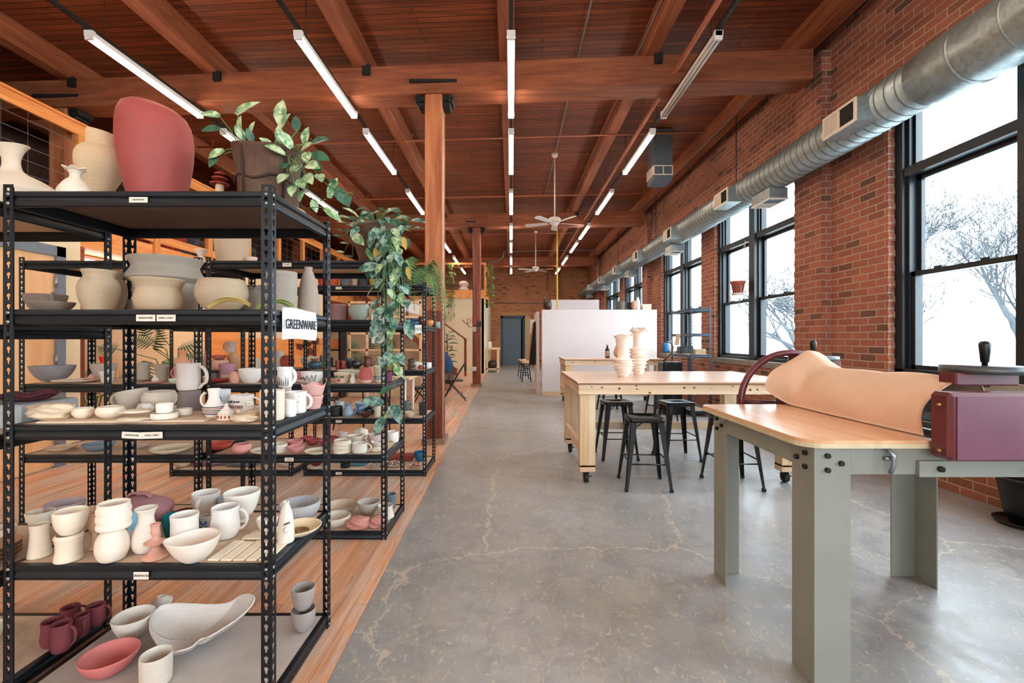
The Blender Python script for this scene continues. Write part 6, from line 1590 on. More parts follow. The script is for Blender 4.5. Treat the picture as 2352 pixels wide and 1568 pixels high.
# --- fern on the third rack
rnd = random.Random(9)
c3_ = Vector((-1.02, 4.92, C1))
r3 = empty('potted_fern', c3_, 0, 'green fern in a dark pot hanging over the third rack corner by the column', 'plant')
MB().lathe(smoothprof(shell('taper', .075, .15, .006), 1), 28).build('pot', plain('dark_grey_pot', '4a4442', .6), r3)
fb, sb = MB(), MB()
for k in range(30):
    a = rnd.uniform(-1.9, .9) if k % 4 else rnd.uniform(0, 6.28); L_ = rnd.uniform(.36, .64); up = rnd.uniform(.05, .30)
    pts = []
    for q in range(15):
        t = q/14; r_ = L_*.75*(1-math.exp(-1.9*t)); pts.append(Vector((r_*math.cos(a), r_*math.sin(a), .15+up*math.sin(min(1, t*1.5)*PI*.55)-L_*1.15*t**2.2)))
    sb.tube(pts, .002, 4)
    for q in range(1, 24):
        t = q/24; i = min(13, int(t*14)); f = t*14-i; p = pts[i]*(1-f)+pts[i+1]*f; d = (pts[i+1]-pts[i]).normalized(); s_ = d.cross(Vector((0, 0, 1))).normalized()
        w_ = .058*math.sin(PI*min(1, .12+t*.92))**.7+.006
        for sg_ in (-1, 1):
            tip = p+s_*sg_*w_+d*w_*.35-Vector((0, 0, w_*.25)); nn = d*.0058
            fb.add([p-nn, tip-nn*.2, tip+nn*.2, p+nn], [(0, 1, 2, 3)], 0)
fb.build('foliage', M_FERN, r3); sb.build('stems', M_STEM, r3)
# --- split leaf plant seen behind the racks
def splitleaf(b, p, d, n, L):
    p = Vector(p); d = Vector(d).normalized(); n = Vector(n); n = (n-d*n.dot(d)).normalized(); s_ = d.cross(n).normalized()
    for k in range(8):
        t = k/8; c = p+d*L*t*.85
        for sg_ in (-1, 1):
            l = L*.55*math.sin(PI*(.22+.72*t))+.02; dirn = (s_*sg_*1.0+d*(.25+.8*t)).normalized(); tip = c+dirn*l-n*l*.3; q = d*L*.042
            b.add([c-q, (c+tip)/2-q*.8+s_*sg_*0, tip, (c+tip)/2+q*.8, c+q], [(0, 1, 2, 3, 4)])
    b.add([p+d*L*.8-s_*L*.05, p+d*L*1.15, p+d*L*.8+s_*L*.05], [(0, 1, 2)])
def splitplant(loc, leaves, label, potr=.18, pc='8a5a42'):
    r = empty('split_leaf_plant', loc, 0, label, 'plant')
    MB().lathe(smoothprof(shell('taper', potr, potr*1.7, .012), 1), 28).build('pot', plain('pot_'+pc, pc, .7), r)
    fb, sb = MB(), MB(); lv = Vector(loc)
    for x, y, Yd, d, L_ in leaves:
        q = PX(x, y, Yd)-lv; sb.tube([(0, 0, potr*1.5), (q.x*.35, q.y*.35, potr*1.5+(q.z-potr)*.75), q], .008, 6); splitleaf(fb, q, d, (0, -.8, .6), L_)
    fb.build('foliage', M_LEAFD, r); sb.build('stems', M_STEM, r)
splitplant((-5.35, 7.3, 0), [(265, 800, 7.2, (-1, 0, .1), .30), (335, 770, 7.3, (-.2, -.2, 1), .36), (352, 800, 7.2, (.4, -.2, .8), .40), (375, 830, 7.1, (.8, -.2, -.2), .42), (410, 800, 7.2, (1, -.1, .3), .42), (330, 830, 7.0, (.1, -.3, -1), .36), (300, 860, 7.0, (-.8, 0, -.5), .40), (345, 790, 7.5, (-.8, 0, .4), .34), (395, 840, 7.2, (.5, -.2, -.9), .34), (360, 760, 7.4, (.2, 0, 1), .3), (430, 815, 7.4, (.9, 0, -.3), .3)],
          'large split leaf plant standing behind the racks by the pale wall')
splitplant((-5.6, 6.1, 0), [(150, 905, 6.0, (-.6, 0, .5), .25), (200, 915, 6.0, (.3, -.2, .8), .34), (240, 905, 6.1, (.6, -.1, .5), .36), (270, 900, 6.1, (.7, -.2, .2), .34), (215, 895, 6.2, (-.2, 0, .9), .3), (180, 925, 5.9, (-.7, -.2, .1), .3)],
          'low broad leafed plant on the floor beside the oak door', .16, '6d4a38')
b = MB().lathe(smoothprof(shell('taper', .085, .13, .006), 1), 20); o = b.build('red_pot', plain('bright_red_pot', 'd9302c', .4)); o.location = ((239-VX)*S(9.3), 9.3, 1.4-(833-VY)*S(9.3)); tag(o, 'small bright red pot on a stand by the pale wall', 'pot')
b = MB(); b.box((-.2, -.14, .86), (.2, .14, .905), bev=.004)
q = empty('plant_stand', ((239-VX)*S(9.3), 9.3, 0), 0, 'small wooden stand carrying the bright red pot', 'stand'); b.build('stand_top', M_PINE, q)
for sx in (-.17, .17):
    for sy in (-.11, .11): MB().box((sx-.015, sy-.015, 0), (sx+.015, sy+.015, .86)).build('leg', M_PINEZ, q)
# --- fiddle leaf fig beyond the first column
rnd = random.Random(3); r5 = empty('fiddle_leaf_fig', (-1.75, 12.4, 0), 0, 'dark green fiddle leaf plant beside the stair between the columns', 'plant')
MB().lathe(smoothprof(shell('taper', .17, .3, .01), 1), 24).build('pot', plain('pot_tan', '9a7a62', .7), r5)
fb, sb = MB(), MB(); sb.tube([(0, 0, .2), (.02, 0, .8), (0, 0, 1.55)], .014, 6)
for k in range(22):
    z = .75+.85*k/22; a = k*2.4; leaf(fb, (.04*math.cos(a), .04*math.sin(a), z), (math.cos(a), math.sin(a), .35), (0, -.3, 1), rnd.uniform(.24, .34), .55, 0, .35)
fb.build('foliage', M_LEAFD, r5); sb.build('trunk', plain('plant_trunk', '6b5138', .8), r5)

# ================================================================= TABLE TOP THINGS
def ribbed_vase(x, y, z, H, R, label, nr, neck0, seed):
    pr = [(0, 0), (.42, 0), (.44, .02)]
    z0 = .03; dz = (neck0-.03)/nr
    for k in range(nr):
        f = [.62, .78, .90, .97, 1.0, 1.0, .98][min(k, 6)]; zz = z0+dz*k
        pr += [(f*.72, zz), (f*.74, zz+dz*.35), (f*1.0, zz+dz*.72), (f*1.0, zz+dz*.80), (f*.78, zz+dz*.88)]
    pr += [(.56, neck0+.01), (.50, neck0+.04), (.49, neck0+.20), (.52, neck0+.34), (.62, neck0+.46), (.80, .985), (.86, 1.0), (.80, 1.0), (.56, .93), (.46, .80), (.44, .5), (0, .48)]
    ph = seed
    def wp(p, a, r, zz):
        k = 1+(.05*math.sin(2*a+zz*60+ph))*(zz < neck0*H)*(r > .7*R); return Vector((p.x*k, p.y*k, p.z+.010*math.sin(3*a+ph)*(zz > H*.97)))
    o = MB().lathe([(r*R, h*H) for r, h in pr], 56, warp=wp).build('ribbed_vase', clay('ead6c4')); o.location = (x, y, z+.001)
    return tag(o, label, 'vase', 'ribbed white vases on the pine table')
ribbed_vase(1.215, 4.93, .99, .452, .128, 'white ribbed vase with flaring neck, front one on the pine table', 6, .43, 1)
ribbed_vase(1.475, 5.27, .99, .505, .118, 'white ribbed vase, taller one at the back on the pine table', 7, .60, 4)
o = MB().lathe(smoothprof([(0, 0), (.08, 0), (.13, .06), (.145, .12), (.10, .24), (.07, .31), (.10, .38), (.09, .38), (.05, .3), (0, .25)], 2), 32).build('vase', clay('cfa98a')); o.location = ((1424-VX)*S(9.75), 9.75, .991); tag(o, 'tan rounded vase on the farther table behind the ribbed ones', 'vase')
r = empty('glue_bottle', ((1395-VX)*S(9.8), 9.8, .991), 0, 'black squeeze bottle with a picture label on the farther table', 'bottle')
MB().lathe(smoothprof([(0, 0), (.046, 0), (.05, .01), (.05, .17), (.04, .195), (.022, .205), (.022, .215), (0, .215)], 1), 24).build('bottle_body', M_BLACK, r)
MB().lathe([(.0505, .03), (.0508, .03), (.0508, .15), (.0505, .15)], 24).build('label', plain('red_cream_label', 'b08a74', .6, var=.6, nscale=40), r)
MB().lathe(smoothprof([(0, .21), (.025, .21), (.026, .235), (.014, .25), (.010, .285), (0, .29)], 1), 16).build('cap', M_BLACK, r)
# partitions
def partition(x0, x1, y0, y1, h, label):
    r = empty('partition', ((x0+x1)/2, (y0+y1)/2, 0), 0, label, 'partition', 'pale painted partitions')
    hw = (x1-x0)/2; hd = (y1-y0)/2
    MB().box((-hw, -hd, .09), (hw, hd, h), bev=.004).build('panel', M_PARTI, r)
    MB().box((-hw, -hd-.004, 0), (hw, hd, .09)).build('base_rail', M_PINE, r); return r
partition(.77, 3.62, 11.3, 11.62, 2.125, 'wide pale partition box behind the pine tables')
partition(1.31, 2.90, 15.0, 15.12, 2.69, 'taller cream partition farther back behind the wide one')
M_DPOT = plain('dark_brown_glaze', '3a211c', .3)
ob = MB().lathe(smoothprof([(0, 0), (.07, 0), (.10, .05), (.108, .12), (.10, .17), (.105, .2), (.095, .2), (.09, .15), (0, .12)], 1), 28).build('plant_pot', M_DPOT); ob.location = ((1258-VX)*S(11.45), 11.45, 2.126); tag(ob, 'dark brown pot with a small plant at the left end of the partition', 'pot', 'things on top of the partition')
b = MB(); rnd = random.Random(6)
for k in range(26): leaf(b, (-.06-.05*rnd.random(), -.02+.1*rnd.uniform(-1, 1), .16-.028*k+.02 if k > 6 else .2+.02*k), rv(rnd)+Vector((-.3, -.3, 0)), (0, -1, .4), .06, .7, 0)
b.build('foliage', M_LEAFD, ob)
g = 'things on top of the partition'
def small(kind, x0, x1, yt, yb, Yd, col, name, cat, label, rough=.6): return P(kind, x0, x1, yt, yb, 2.126, col, name, cat, label, g, Y=Yd, rough=rough)
small('cyl', 1418, 1436, 692, 710, 11.45, '6b6256', 'plant_pot', 'pot', 'grey stone pot on the right part of the partition')
small('round', 1440, 1457, 694, 710, 11.45, '27302c', 'plant_pot', 'pot', 'dark leafy pot beside the grey stone one')
_, ob, R, H = small('egg', 1450, 1461, 690, 702, 11.36, 'b5826a', 'jar', 'jar', 'copper jar between the dark pot and the white bottle')
small('bottle', 1459, 1471, 682, 710, 11.48, 'e6e2dc', 'bottle', 'bottle', 'white bottle on top of the partition')
o = MB().box((-.11, -.08, 0), (.11, .08, .145), bev=.003).build('cardboard_box', plain('cardboard', 'cbb8a2', .8)); o.location = ((1484-VX)*S(11.46), 11.46, 2.126); tag(o, 'pale cardboard box at the right end of the partition', 'box', g)
# aprons and stool row beyond
for i, (xa, c, y0, lab) in enumerate(((.505, '1d1f22', 11.95, 'black apron hanging on the end of the partition'), (.50, 'cf9468', 12.5, 'tan apron hanging beside the black one'))):
    def ap(u, v): return Vector((-.10*u*(.4+.9*v)+.02*math.sin(9*u+2*v), .16*(u-.5), -1.12*v if i == 0 else -1.0*v))
    o = MB().grid(ap, 12, 14, thick=.006).build('hanging_apron', plain('apron_'+c, c, .9)); o.location = (xa+.12, y0, 1.84); tag(o, lab, 'apron', 'aprons by the partition')
o = MB().box((.655, 11.66, 0), (.72, 12.9, 2.1)).build('coat_board', M_PARTI); tag(o, 'narrow pale board carrying the hanging aprons', 'board')
for y_ in (11.95, 12.5): MB().tube([(.66, y_, 1.86), (.62, y_, 1.85), (.60, y_, 1.83), (.615, y_, 1.82)], .006, 6).build('hook', M_IRON, o)
def wood_stool(x, y, lab):
    r = empty('wood_top_stool', (x, y, 0), 0, lab, 'stool', 'black stools with wooden seats near the door')
    MB().lathe([(0, .60), (.15, .60), (.155, .61), (.155, .63), (.15, .64), (0, .64)], 24).build('seat', M_PINE, r)
    for k in range(4): a = PI/4+k*PI/2; MB().cyl((.11*math.cos(a), .11*math.sin(a), .60), (.21*math.cos(a), .21*math.sin(a), 0), .014, seg=8).build('leg', M_BLACK, r)
    for z, q in ((.22, .18), (.42, .145)): MB().tube([(q*math.cos(PI/4+k*PI/2), q*math.sin(PI/4+k*PI/2), z) for k in range(4)], .008, 6, closed=True).build('ring', M_BLACK, r)
wood_stool(.50, 14.9, 'wooden topped black stool nearest in the row by the partition'); wood_stool(.46, 15.9, 'wooden topped black stool, middle of the row'); wood_stool(.40, 17.0, 'wooden topped black stool farthest in the row')
o = MB().box((-.2, -.35, .72), (.22, .5, .80), bev=.01).build('red_bench', plain('red_paint', '8c2e28', .5), None); 
o.location = (.98, 13.9, 0); tag(o, 'red topped bench end behind the hanging aprons', 'bench')
for sx in (-.16, .17):
    for sy in (-.3, .42): MB().box((sx-.03, sy-.03, 0), (sx+.03, sy+.03, .72)).build('leg', M_PINEZ, o)
# workbench by the back wall
r = empty('small_workbench', (-.78, 19.3, 0), 0, 'small pine workbench near the far grey door', 'table')
MB().box((-.31, -.25, .95), (.31, .6, 1.03), bev=.004).build('benchtop', M_PINE, r)
MB().box((-.29, -.22, .12), (.29, .5, .17)).build('lower_shelf', M_PINE, r)
for sx in (-.26, .20):
    for sy in (-.22, .5): MB().box((sx-.02, sy, 0), (sx+.07, sy+.08, .95)).build('leg', M_PINEZ, r)
o = MB().lathe(smoothprof([(0, 0), (.17, 0), (.2, .1), (.18, .3), (0, .33)], 1), 20).build('dark_bucket', M_DPOT); o.location = (-.80, 19.3, .171); tag(o, 'dark round bucket under the small workbench', 'bucket')
o = MB().box((-.07, -.06, 0), (.07, .06, .26), bev=.01).build('soap_dispenser', M_WHITE); o.location = (-.9, 19.35, 1.031); tag(o, 'white dispenser standing on the small workbench', 'dispenser')
for i, (x, y, z, w_, h_, ax, lab) in enumerate(((.98+.2, 23.97, 2.05, .36, .75, 'x', 'white notice sheets on the brick right of the door'), (-1.06, 19.6, 2.45, .5, .7, 'y', 'white paper towel box on the cream wall corner'))):
    o = MB().box((-w_/2, -.012, -h_/2), (w_/2, 0, h_/2)).build('notice_sheet', M_WPAPER); o.location = (x, y, z)
    if ax == 'y': o.rotation_euler = (0, 0, PI/2)
    tag(o, lab, 'notice')

# ================================================================= STAIR, WALL THINGS, LOFT
r = empty('wooden_stair', (-2.0, 17.6, 0), 0, 'wooden stair with handrail rising left in front of the cream wall', 'stair')
for k in range(14):
    MB().box((-.1-.26*k-.28, -.35, .22*(k+1)-.04), (-.1-.26*k, .6, .22*(k+1))).build('tread', M_FIR, r)
    MB().box((-.1-.26*k-.02, -.33, .22*k), (-.1-.26*k, .58, .22*(k+1)-.04)).build('riser', M_FIR, r)
def slope(x0, z0, x1, z1, y0, y1, th): 
    return MB().add([Vector(p) for p in ((x0, y0, z0), (x1, y0, z1), (x1, y1, z1), (x0, y1, z0), (x0, y0, z0+th), (x1, y0, z1+th), (x1, y1, z1+th), (x0, y1, z0+th))], [(0,1,2,3),(4,7,6,5),(0,4,5,1),(1,5,6,2),(2,6,7,3),(3,7,4,0)])
slope(-.05, -.05+.05, -3.8, 3.0, -.38, -.34, .26).build('stringer', M_COLRED, r)
slope(.30, 1.33, -3.6, 4.2, -.39, -.33, .07).build('handrail', M_COLRED, r)
for k in range(4): MB().box((.22-1.1*k, -.39, .0+.8*k*.9), (.31-1.1*k, -.33, 1.40+.81*k)).build('baluster_post', M_COLRED, r)
b = MB().tube([(-1.98+.14*0, 18.36, 2.18), (-1.85, 18.36, 2.05), (-1.72, 18.36, 2.02), (-1.62, 18.36, 2.12), (-1.66, 18.36, 2.22), (-1.76, 18.36, 2.2), (-1.78, 18.36, 2.05), (-1.70, 18.36, 1.90), (-1.60, 18.36, 1.86)], .012, 6)
tag(b.build('wire_doodle', M_COLRED), 'looped rusty wire shape on the cream wall by the stair', 'decoration')
o = MB().box((-.045, -.06, -.17), (.045, .06, .17), bev=.01).build('wall_speaker', M_IRON); o.location = (-1.0, 18.8, 2.85); tag(o, 'black speaker on the corner of the cream loft wall', 'speaker')
# electrical gear on the second column
b = MB(); b.cyl((-1.08, 13.27, .3), (-1.08, 13.27, 4.6), .014, seg=8); tag(b.build('column_conduit', M_CONDUIT), 'grey conduit running up the second column', 'conduit')
for nm, x, z, w_, h_, c, lab in (('fire_pull_box', -1.06, 1.93, .14, .28, '8f3128', 'red box fixed on the second column'), ('switch_box', -1.07, 1.68, .11, .14, 'b3aca2', 'grey switch box under the red box'), ('outlet_box', -1.09, .53, .16, .12, 'd9d4cc', 'white outlet box low on the second column'), ('black_hook_box', -.92, 1.83, .10, .16, '141414', 'small black box on the second column side')):
    o = MB().box((-w_/2, -.05, -h_/2), (w_/2, .0, h_/2), bev=.006).build(nm, plain('paint_'+c, c, .5)); o.location = (x, 13.255 if c == '8f3128' or 1 else 13.3, z); tag(o, lab, 'box')
b = MB(); b.cyl((-.905, 6.03, .12), (-.905, 6.03, 4.4), .012, seg=8); tag(b.build('column_conduit', plain('light_conduit', 'c9a58a', .5)), 'pale conduit on the right edge of the nearest column', 'conduit')
o = MB().lathe([(0, 0), (.045, 0), (.045, .06), (0, .06)], 20, M=Matrix.Rotation(PI/2, 4, 'Y')).build('round_gauge', plain('gauge_grey', '8fa39d', .4)); o.location = (-.99+.0, 5.95, 1.58); tag(o, 'round glass gauge beside the nearest column', 'gauge')

# loft railing
r = empty('loft_railing', (-6.06, 0, 2.99), 0, 'orange fir railing with wire mesh along the left loft', 'railing')
MB().box((-.05, -1, 1.405), (.05, 17.9, 1.44), bev=.004).build('top_rail', M_FIR, r); MB().box((-.02, -1, 1.26), (.02, 17.9, 1.405)).build('rail_board', M_FIR, r)
MB().box((-.02, -1, .05), (.02, 17.9, .19)).build('rail_board', M_FIR, r)
y = -.5
while y < 17.9: MB().box((-.045, y, -.2), (.045, y+.12, 1.26), bev=.004).build('rail_post', M_FIRZ, r); y += 1.365
for k in range(6): MB().cyl((0, -1, .30+.17*k), (0, 17.8, .30+.17*k), .0035, seg=4).build('mesh_wire', M_CONDUIT, r)
y = -.3
wb = MB()
while y < 17.8: wb.cyl((.004, y, .19), (.004, y, 1.26), .0028, seg=4); y += .30
tag(wb.build('mesh_uprights', M_CONDUIT, r), kind='stuff')
r = empty('loft_railing', (-1.03, 18.3, 3.36), 0, 'fir railing of the far loft above the cream wall', 'railing')
MB().box((-4.9, -.04, 1.02), (0, .04, 1.10)).build('top_rail', M_FIR, r); MB().box((-.06, -.04, 0), (.0, .04, 1.02)).build('rail_post', M_FIRZ, r)
MB().box((-.5, -.04, 0), (-.42, .04, 1.02)).build('rail_post', M_FIRZ, r); MB().box((-.06, .04, 1.02), (0, 5.5, 1.10)).build('side_rail', M_FIR, r)
MB().box((-.05, .1, 0), (-.01, 1.0, 1.02)).build('corner_board', M_FIRZ, r)
for k in range(4): MB().cyl((-4.9, 0, .2+.2*k), (0, 0, .2+.2*k), .005, seg=4).build('mesh_wire', M_IRON, r)
# clutter stored on the loft
rnd = random.Random(77)
def clutter(x, y, w_, d, h, col, name, cat, label, kind='lump', seed=1, rough=.6):
    rn = random.Random(seed); ph = [rn.uniform(0, 6) for _ in range(5)]
    if kind == 'box': o = MB().box((-w_, -d, 0), (w_, d, h), bev=.01).build(name, plain('paint_'+col, col, rough))
    else:
        def fn(u, v):
            th = PI*u; a = 2*PI*v; k = 1+.14*math.sin(3*a+ph[0]+2*th)+.10*math.sin(5*th+ph[1]+2*a)+.06*math.sin(9*a+ph[2]-7*th)
            return Vector((w_*math.sin(th)**.5*math.cos(a)*k, d*math.sin(th)**.5*math.sin(a)*k, max(0, h*(1-math.cos(th))/2*(.85+.15*k))))
        o = MB().grid(fn, 22, 36).build(name, plain('paint_'+col, col, rough, var=.3, nscale=7))
    o.location = (x, y, 2.991); return tag(o, label, cat, 'things stored on the left loft')
clutter(-7.2, 4.9, .75, .9, 1.15, '5f5a58', 'plastic_wrapped_bundle', 'bundle', 'big bundle wrapped in clear grey plastic on the loft, far left', seed=2, rough=.25)
clutter(-7.3, 6.6, .5, .6, .8, '4d4440', 'plastic_wrapped_bundle', 'bundle', 'dark wrapped bundle on the loft right of the big plastic one', seed=3, rough=.3)
clutter(-6.75, 8.6, .4, .5, .75, 'a33c34', 'cloth_bundle', 'bundle', 'red and white cloth bundle on the loft', seed=5)
clutter(-7.3, 9.7, .5, .5, .95, '3f3a44', 'cloth_bundle', 'bundle', 'dark violet cloth heap on the loft', seed=6)
clutter(-6.8, 10.6, .35, .45, .6, '8c6a52', 'cardboard_carton', 'carton', 'tan carton on the loft behind the mesh', 'box')
clutter(-7.0, 11.6, .45, .45, .8, '2f3436', 'cloth_bundle', 'bundle', 'black bags on the middle of the loft', seed=8)
clutter(-6.8, 12.8, .4, .4, .65, '7a2a2c', 'cloth_bundle', 'bundle', 'dark red bundle farther along the loft', seed=9)
clutter(-6.9, 14.75, .3, .35, .7, '6a6f70', 'storage_tub', 'tub', 'grey storage tub on the loft', 'box')
clutter(-7.0, 16.2, .5, .5, .9, '44332c', 'cloth_bundle', 'bundle', 'brown bundle near the far end of the loft', seed=12)
clutter(-6.7, 5.9, .12, .14, .35, 'c9b8a2', 'carton', 'carton', 'small pale carton on the loft behind the tan vase', 'box')
for i, x in enumerate((217, 243, 265)):
    Yd = 7.3+.15*i
    o = MB().lathe(smoothprof([(0, 0), (.06, 0), (.06, .02), (.045, .03), (.045, .14), (.06, .15), (.06, .17), (0, .17)], 1), 20).build('thread_cone', clay(['d9cfc2', 'cfc4b4', 'd3a49c'][i])); o.location = (-6.06, Yd-.1+.0*x, 4.431); 
    tag(o, ['cream spool on the loft rail, left of three', 'grey cream spool on the loft rail, middle of three', 'red banded spool on the loft rail, right of three'][i], 'spool', 'spools on the loft rail')
ob = MB().lathe(smoothprof([(0, 0), (.2, 0), (.22, .1), (.14, .16), (.2, .24), (.22, .34), (.1, .42), (0, .43)], 2), 28).build('white_sculpture', clay('d9cfc4')); ob.location = (-1.95, 18.75, 3.361); tag(ob, 'white stacked sculpture standing on the far loft', 'sculpture')
# trailing plant on the far loft
for i, (x, y, z, h_, lab) in enumerate(((-1.0, 18.6, 4.35, 1.7, 'trailing vine at the corner of the far loft, by the brick wall'), (-2.5, 18.25, 4.3, 2.4, 'trailing vine hanging from the far loft beside the nearest column'))):
    fb, sb = MB(), MB(); rnd = random.Random(40+i)
    for k in range(5):
        xx = rnd.uniform(-.12, .15); vine(fb, sb, [(xx*.3, 0, .05), (xx, -.08, -.1), (xx+.03, -.1, -h_*.5), (xx, -.1, -h_*rnd.uniform(.6, 1))], rnd, .13, 14, .0, (0,), .006)
    ob = sb.build('trailing_plant', M_STEM); ob.location = (x+.08, y, z); fb.build('foliage', leafmat('olive_leaf', '3a5a2c', '8a9a4c'), ob); tag(ob, lab, 'plant', 'vines on the far loft')

# ================================================================= ROOM BEHIND THE RACKS
r = empty('glazed_screen', (-3.05, 11.0, 0), 0, 'pale framed glazed screen with plants behind it', 'screen')
MB().box((-.86, -.03, .02), (.86, .03, .72)).build('lower_panel', M_CREAMW, r)
b = MB()
for x in (-.86, -.43, 0, .43, .86): b.box((x-.025, -.03, .7), (x+.025, .03, 2.3))
for z in (.72, 1.13, 1.53, 1.93, 2.28): b.box((-.88, -.03, z-.025), (.88, .03, z+.025))
b.build('glazing_bars', plain('pale_wood_bars', 'e0b78c', .6), r)
MB().add([(-.86, 0, .72), (.86, 0, .72), (.86, 0, 2.28), (-.86, 0, 2.28)], [(0, 1, 2, 3)]).build('glass', M_GLASS, r)
splitplant((-3.2, 12.1, 0), [(820, 810, 12.0, (-.6, 0, .8), .4), (850, 800, 12.0, (.2, 0, 1), .45), (885, 805, 12.1, (.7, 0, .7), .4), (840, 830, 11.9, (-.8, 0, .3), .4), (875, 825, 12, (.6, 0, .4), .4), (860, 785, 12, (0, 0, 1), .35)], 'leafy plant standing behind the glazed screen', .2, '5d4a3c')
r = empty('shelving_unit', (-4.42, 10.9, 0), 0, 'black storage shelf of orange cartons left of the glazed screen', 'shelf')
for x in (-.42, .36): MB().box((x, -.2, 0), (x+.05, .2, 2.1)).build('upright', M_STEEL, r)
for z in (.3, .75, 1.15, 1.62, 2.05): MB().box((-.40, -.2, z-.03), (.40, .2, z)).build('shelf', M_STEEL, r)
for i, (x, z, w_, h_, c) in enumerate(((-.2, 1.15, .17, .26, 'c4713f'), (.18, 1.15, .17, .26, 'c97a45'), (-.22, 1.62, .15, .22, 'b5643a'), (.16, 1.62, .18, .2, 'bd8158'), (-.1, .75, .2, .2, '3b3632'))):
    o = MB().box((-w_, -.15, 0), (w_, .15, h_), bev=.006).build('carton', plain('paint_'+c, c, .7)); o.location = (-4.42+x, 10.9, z+.001)
    tag(o, ['orange carton on the black shelf, lower left', 'orange carton on the black shelf, lower right', 'rust carton on the black shelf, upper left', 'tan carton on the black shelf, upper right', 'dark carton low on the black shelf'][i], 'carton', 'cartons on the black storage shelf')
r = empty('pedestal_fan', ((707-VX)*S(9.0), 9.0, 0), 0, 'round brown caged fan on a stand seen under the paper sign', 'fan')
MB().lathe([(0, 0), (.2, 0), (.2, .02), (.03, .04), (0, .04)], 24).cyl((0, 0, .03), (0, 0, 1.2), .02).build('stand', M_IRON, r)
b = MB()
for k in range(7): b.tube([((.03+.038*k)*math.cos(a*PI/14), -.08+.006*k, 1.3+(.03+.038*k)*math.sin(a*PI/14)) for a in range(28)], .003, 4, closed=True)
for k in range(12): b.cyl((0, -.085, 1.3), (.26*math.cos(k*PI/6), -.04, 1.3+.26*math.sin(k*PI/6)), .003, seg=4)
b.build('cage', plain('rusty_cage', '7c4230', .5), r); MB().lathe([(0, 0), (.05, 0), (.05, .12), (0, .12)], 16, c=(0, .05, 1.3), M=Matrix.Rotation(PI/2, 4, 'X')).build('motor', M_IRON, r)
b = MB()
for k in range(4): a = k*PI/2+.3; b.add([(.04*math.cos(a), 0, 1.3+.04*math.sin(a)), (.22*math.cos(a-.35), -.02, 1.3+.22*math.sin(a-.35)), (.24*math.cos(a+.1), .0, 1.3+.24*math.sin(a+.1)), (.2*math.cos(a+.45), .03, 1.3+.2*math.sin(a+.45))], [(0, 1, 2, 3)])
b.build('blades', plain('brown_blades', '6a3626', .5), r)
# tables and folding chairs behind the racks
def plain_table(x, y, w_, d, lab):
    r = empty('white_leg_table', (x, y, 0), 0, lab, 'table', 'wooden tables behind the racks')
    MB().box((-w_, -d, .71), (w_, d, .75), bev=.004).build('tabletop', M_PINE, r)
    for sx in (-1, 1):
        for sy in (-1, 1): MB().cyl((sx*(w_-.1), sy*(d-.1), 0), (sx*(w_-.1), sy*(d-.1), .71), .03, seg=10).build('leg', M_WHITE, r)
plain_table(-2.55, 8.0, .85, .42, 'table with white round legs right behind the third rack'); plain_table(-2.5, 10.1, .7, .4, 'table with white round legs before the glazed screen')
def folding_chair(x, y, rz, lab):
    r = empty('folding_chair', (x, y, 0), rz, lab, 'chair', 'black folding chairs behind the racks')
    MB().box((-.20, -.20, .44), (.20, .20, .465), bev=.01).build('seat', M_BLACK, r)
    MB().grid(lambda u, v: (.38*(u-.5), .235+.03*math.sin(PI*u), .66+.18*v), 10, 3, thick=.012).build('backrest', M_BLACK, r)
    for sx in (-.2, .2):
        MB().tube([(sx, -.26, 0), (sx, .0, .45), (sx, .24, .84)], .011, 7).build('leg', M_BLACK, r)
        MB().tube([(sx*.94, .27, 0), (sx*.94, -.15, .45)], .011, 7).build('leg', M_BLACK, r)
    MB().cyl((-.2, .18, .18), (.2, .18, .18), .009, seg=6).build('stretcher', M_BLACK, r); return r
folding_chair(-2.95, 7.2, .1, 'black folding chair seen below the lettered mug shelf'); folding_chair(-2.1, 7.1, PI+.3, 'black folding chair beside the white table leg')
folding_chair(-1.75, 8.9, -1.3, 'black folding chair left of the nearest column'); folding_chair(-1.30, 10.4, -1.45, 'black folding chair the seated person in blue sits on')
# seated person in blue, mostly hidden by the column
per = empty('person', (-1.42, 10.4, 0), 0, 'person in a dark blue sweater sitting bent forward beyond the column', 'person')
def skin(name, pts, edges, rad, mat, parent):
    me = bpy.data.meshes.new(name); me.from_pydata([Vector(p) for p in pts], edges, []); me.materials.append(mat)
    o = bpy.data.objects.new(name, me); COL.objects.link(o); o.parent = parent
    m = o.modifiers.new('skin', 'SKIN'); sd = o.modifiers.new('sub', 'SUBSURF'); sd.levels = 2; sd.render_levels = 2
    for i, r_ in enumerate(rad):
        v = me.skin_vertices[0].data[i]; v.radius = (r_, r_) if not isinstance(r_, tuple) else r_
    me.skin_vertices[0].data[0].use_root = True
    m.use_smooth_shade = True; return o
M_SKIN = plain('skin', 'c98f70', .6); M_SWEAT = plain('blue_sweater', '24415f', .9, var=.15); M_TROUS = plain('grey_brown_trousers', '6b5550', .9)
pts = [(.02, 0, .55), (.0, 0, .72), (-.08, 0, .92), (-.19, 0, 1.08), (-.27, 0, 1.17), (-.32, 0, 1.22), (-.36, 0, 1.26),
       (-.17, -.17, 1.08), (-.22, -.24, .90), (-.40, -.22, .80), (-.50, -.16, .80), (-.17, .17, 1.08), (-.22, .24, .90), (-.40, .22, .80), (-.50, .16, .80),
       (-.02, -.10, .52), (-.42, -.13, .54), (-.46, -.13, .12), (-.55, -.13, .05), (-.02, .10, .52), (-.42, .13, .54), (-.46, .13, .12), (-.55, .13, .05)]
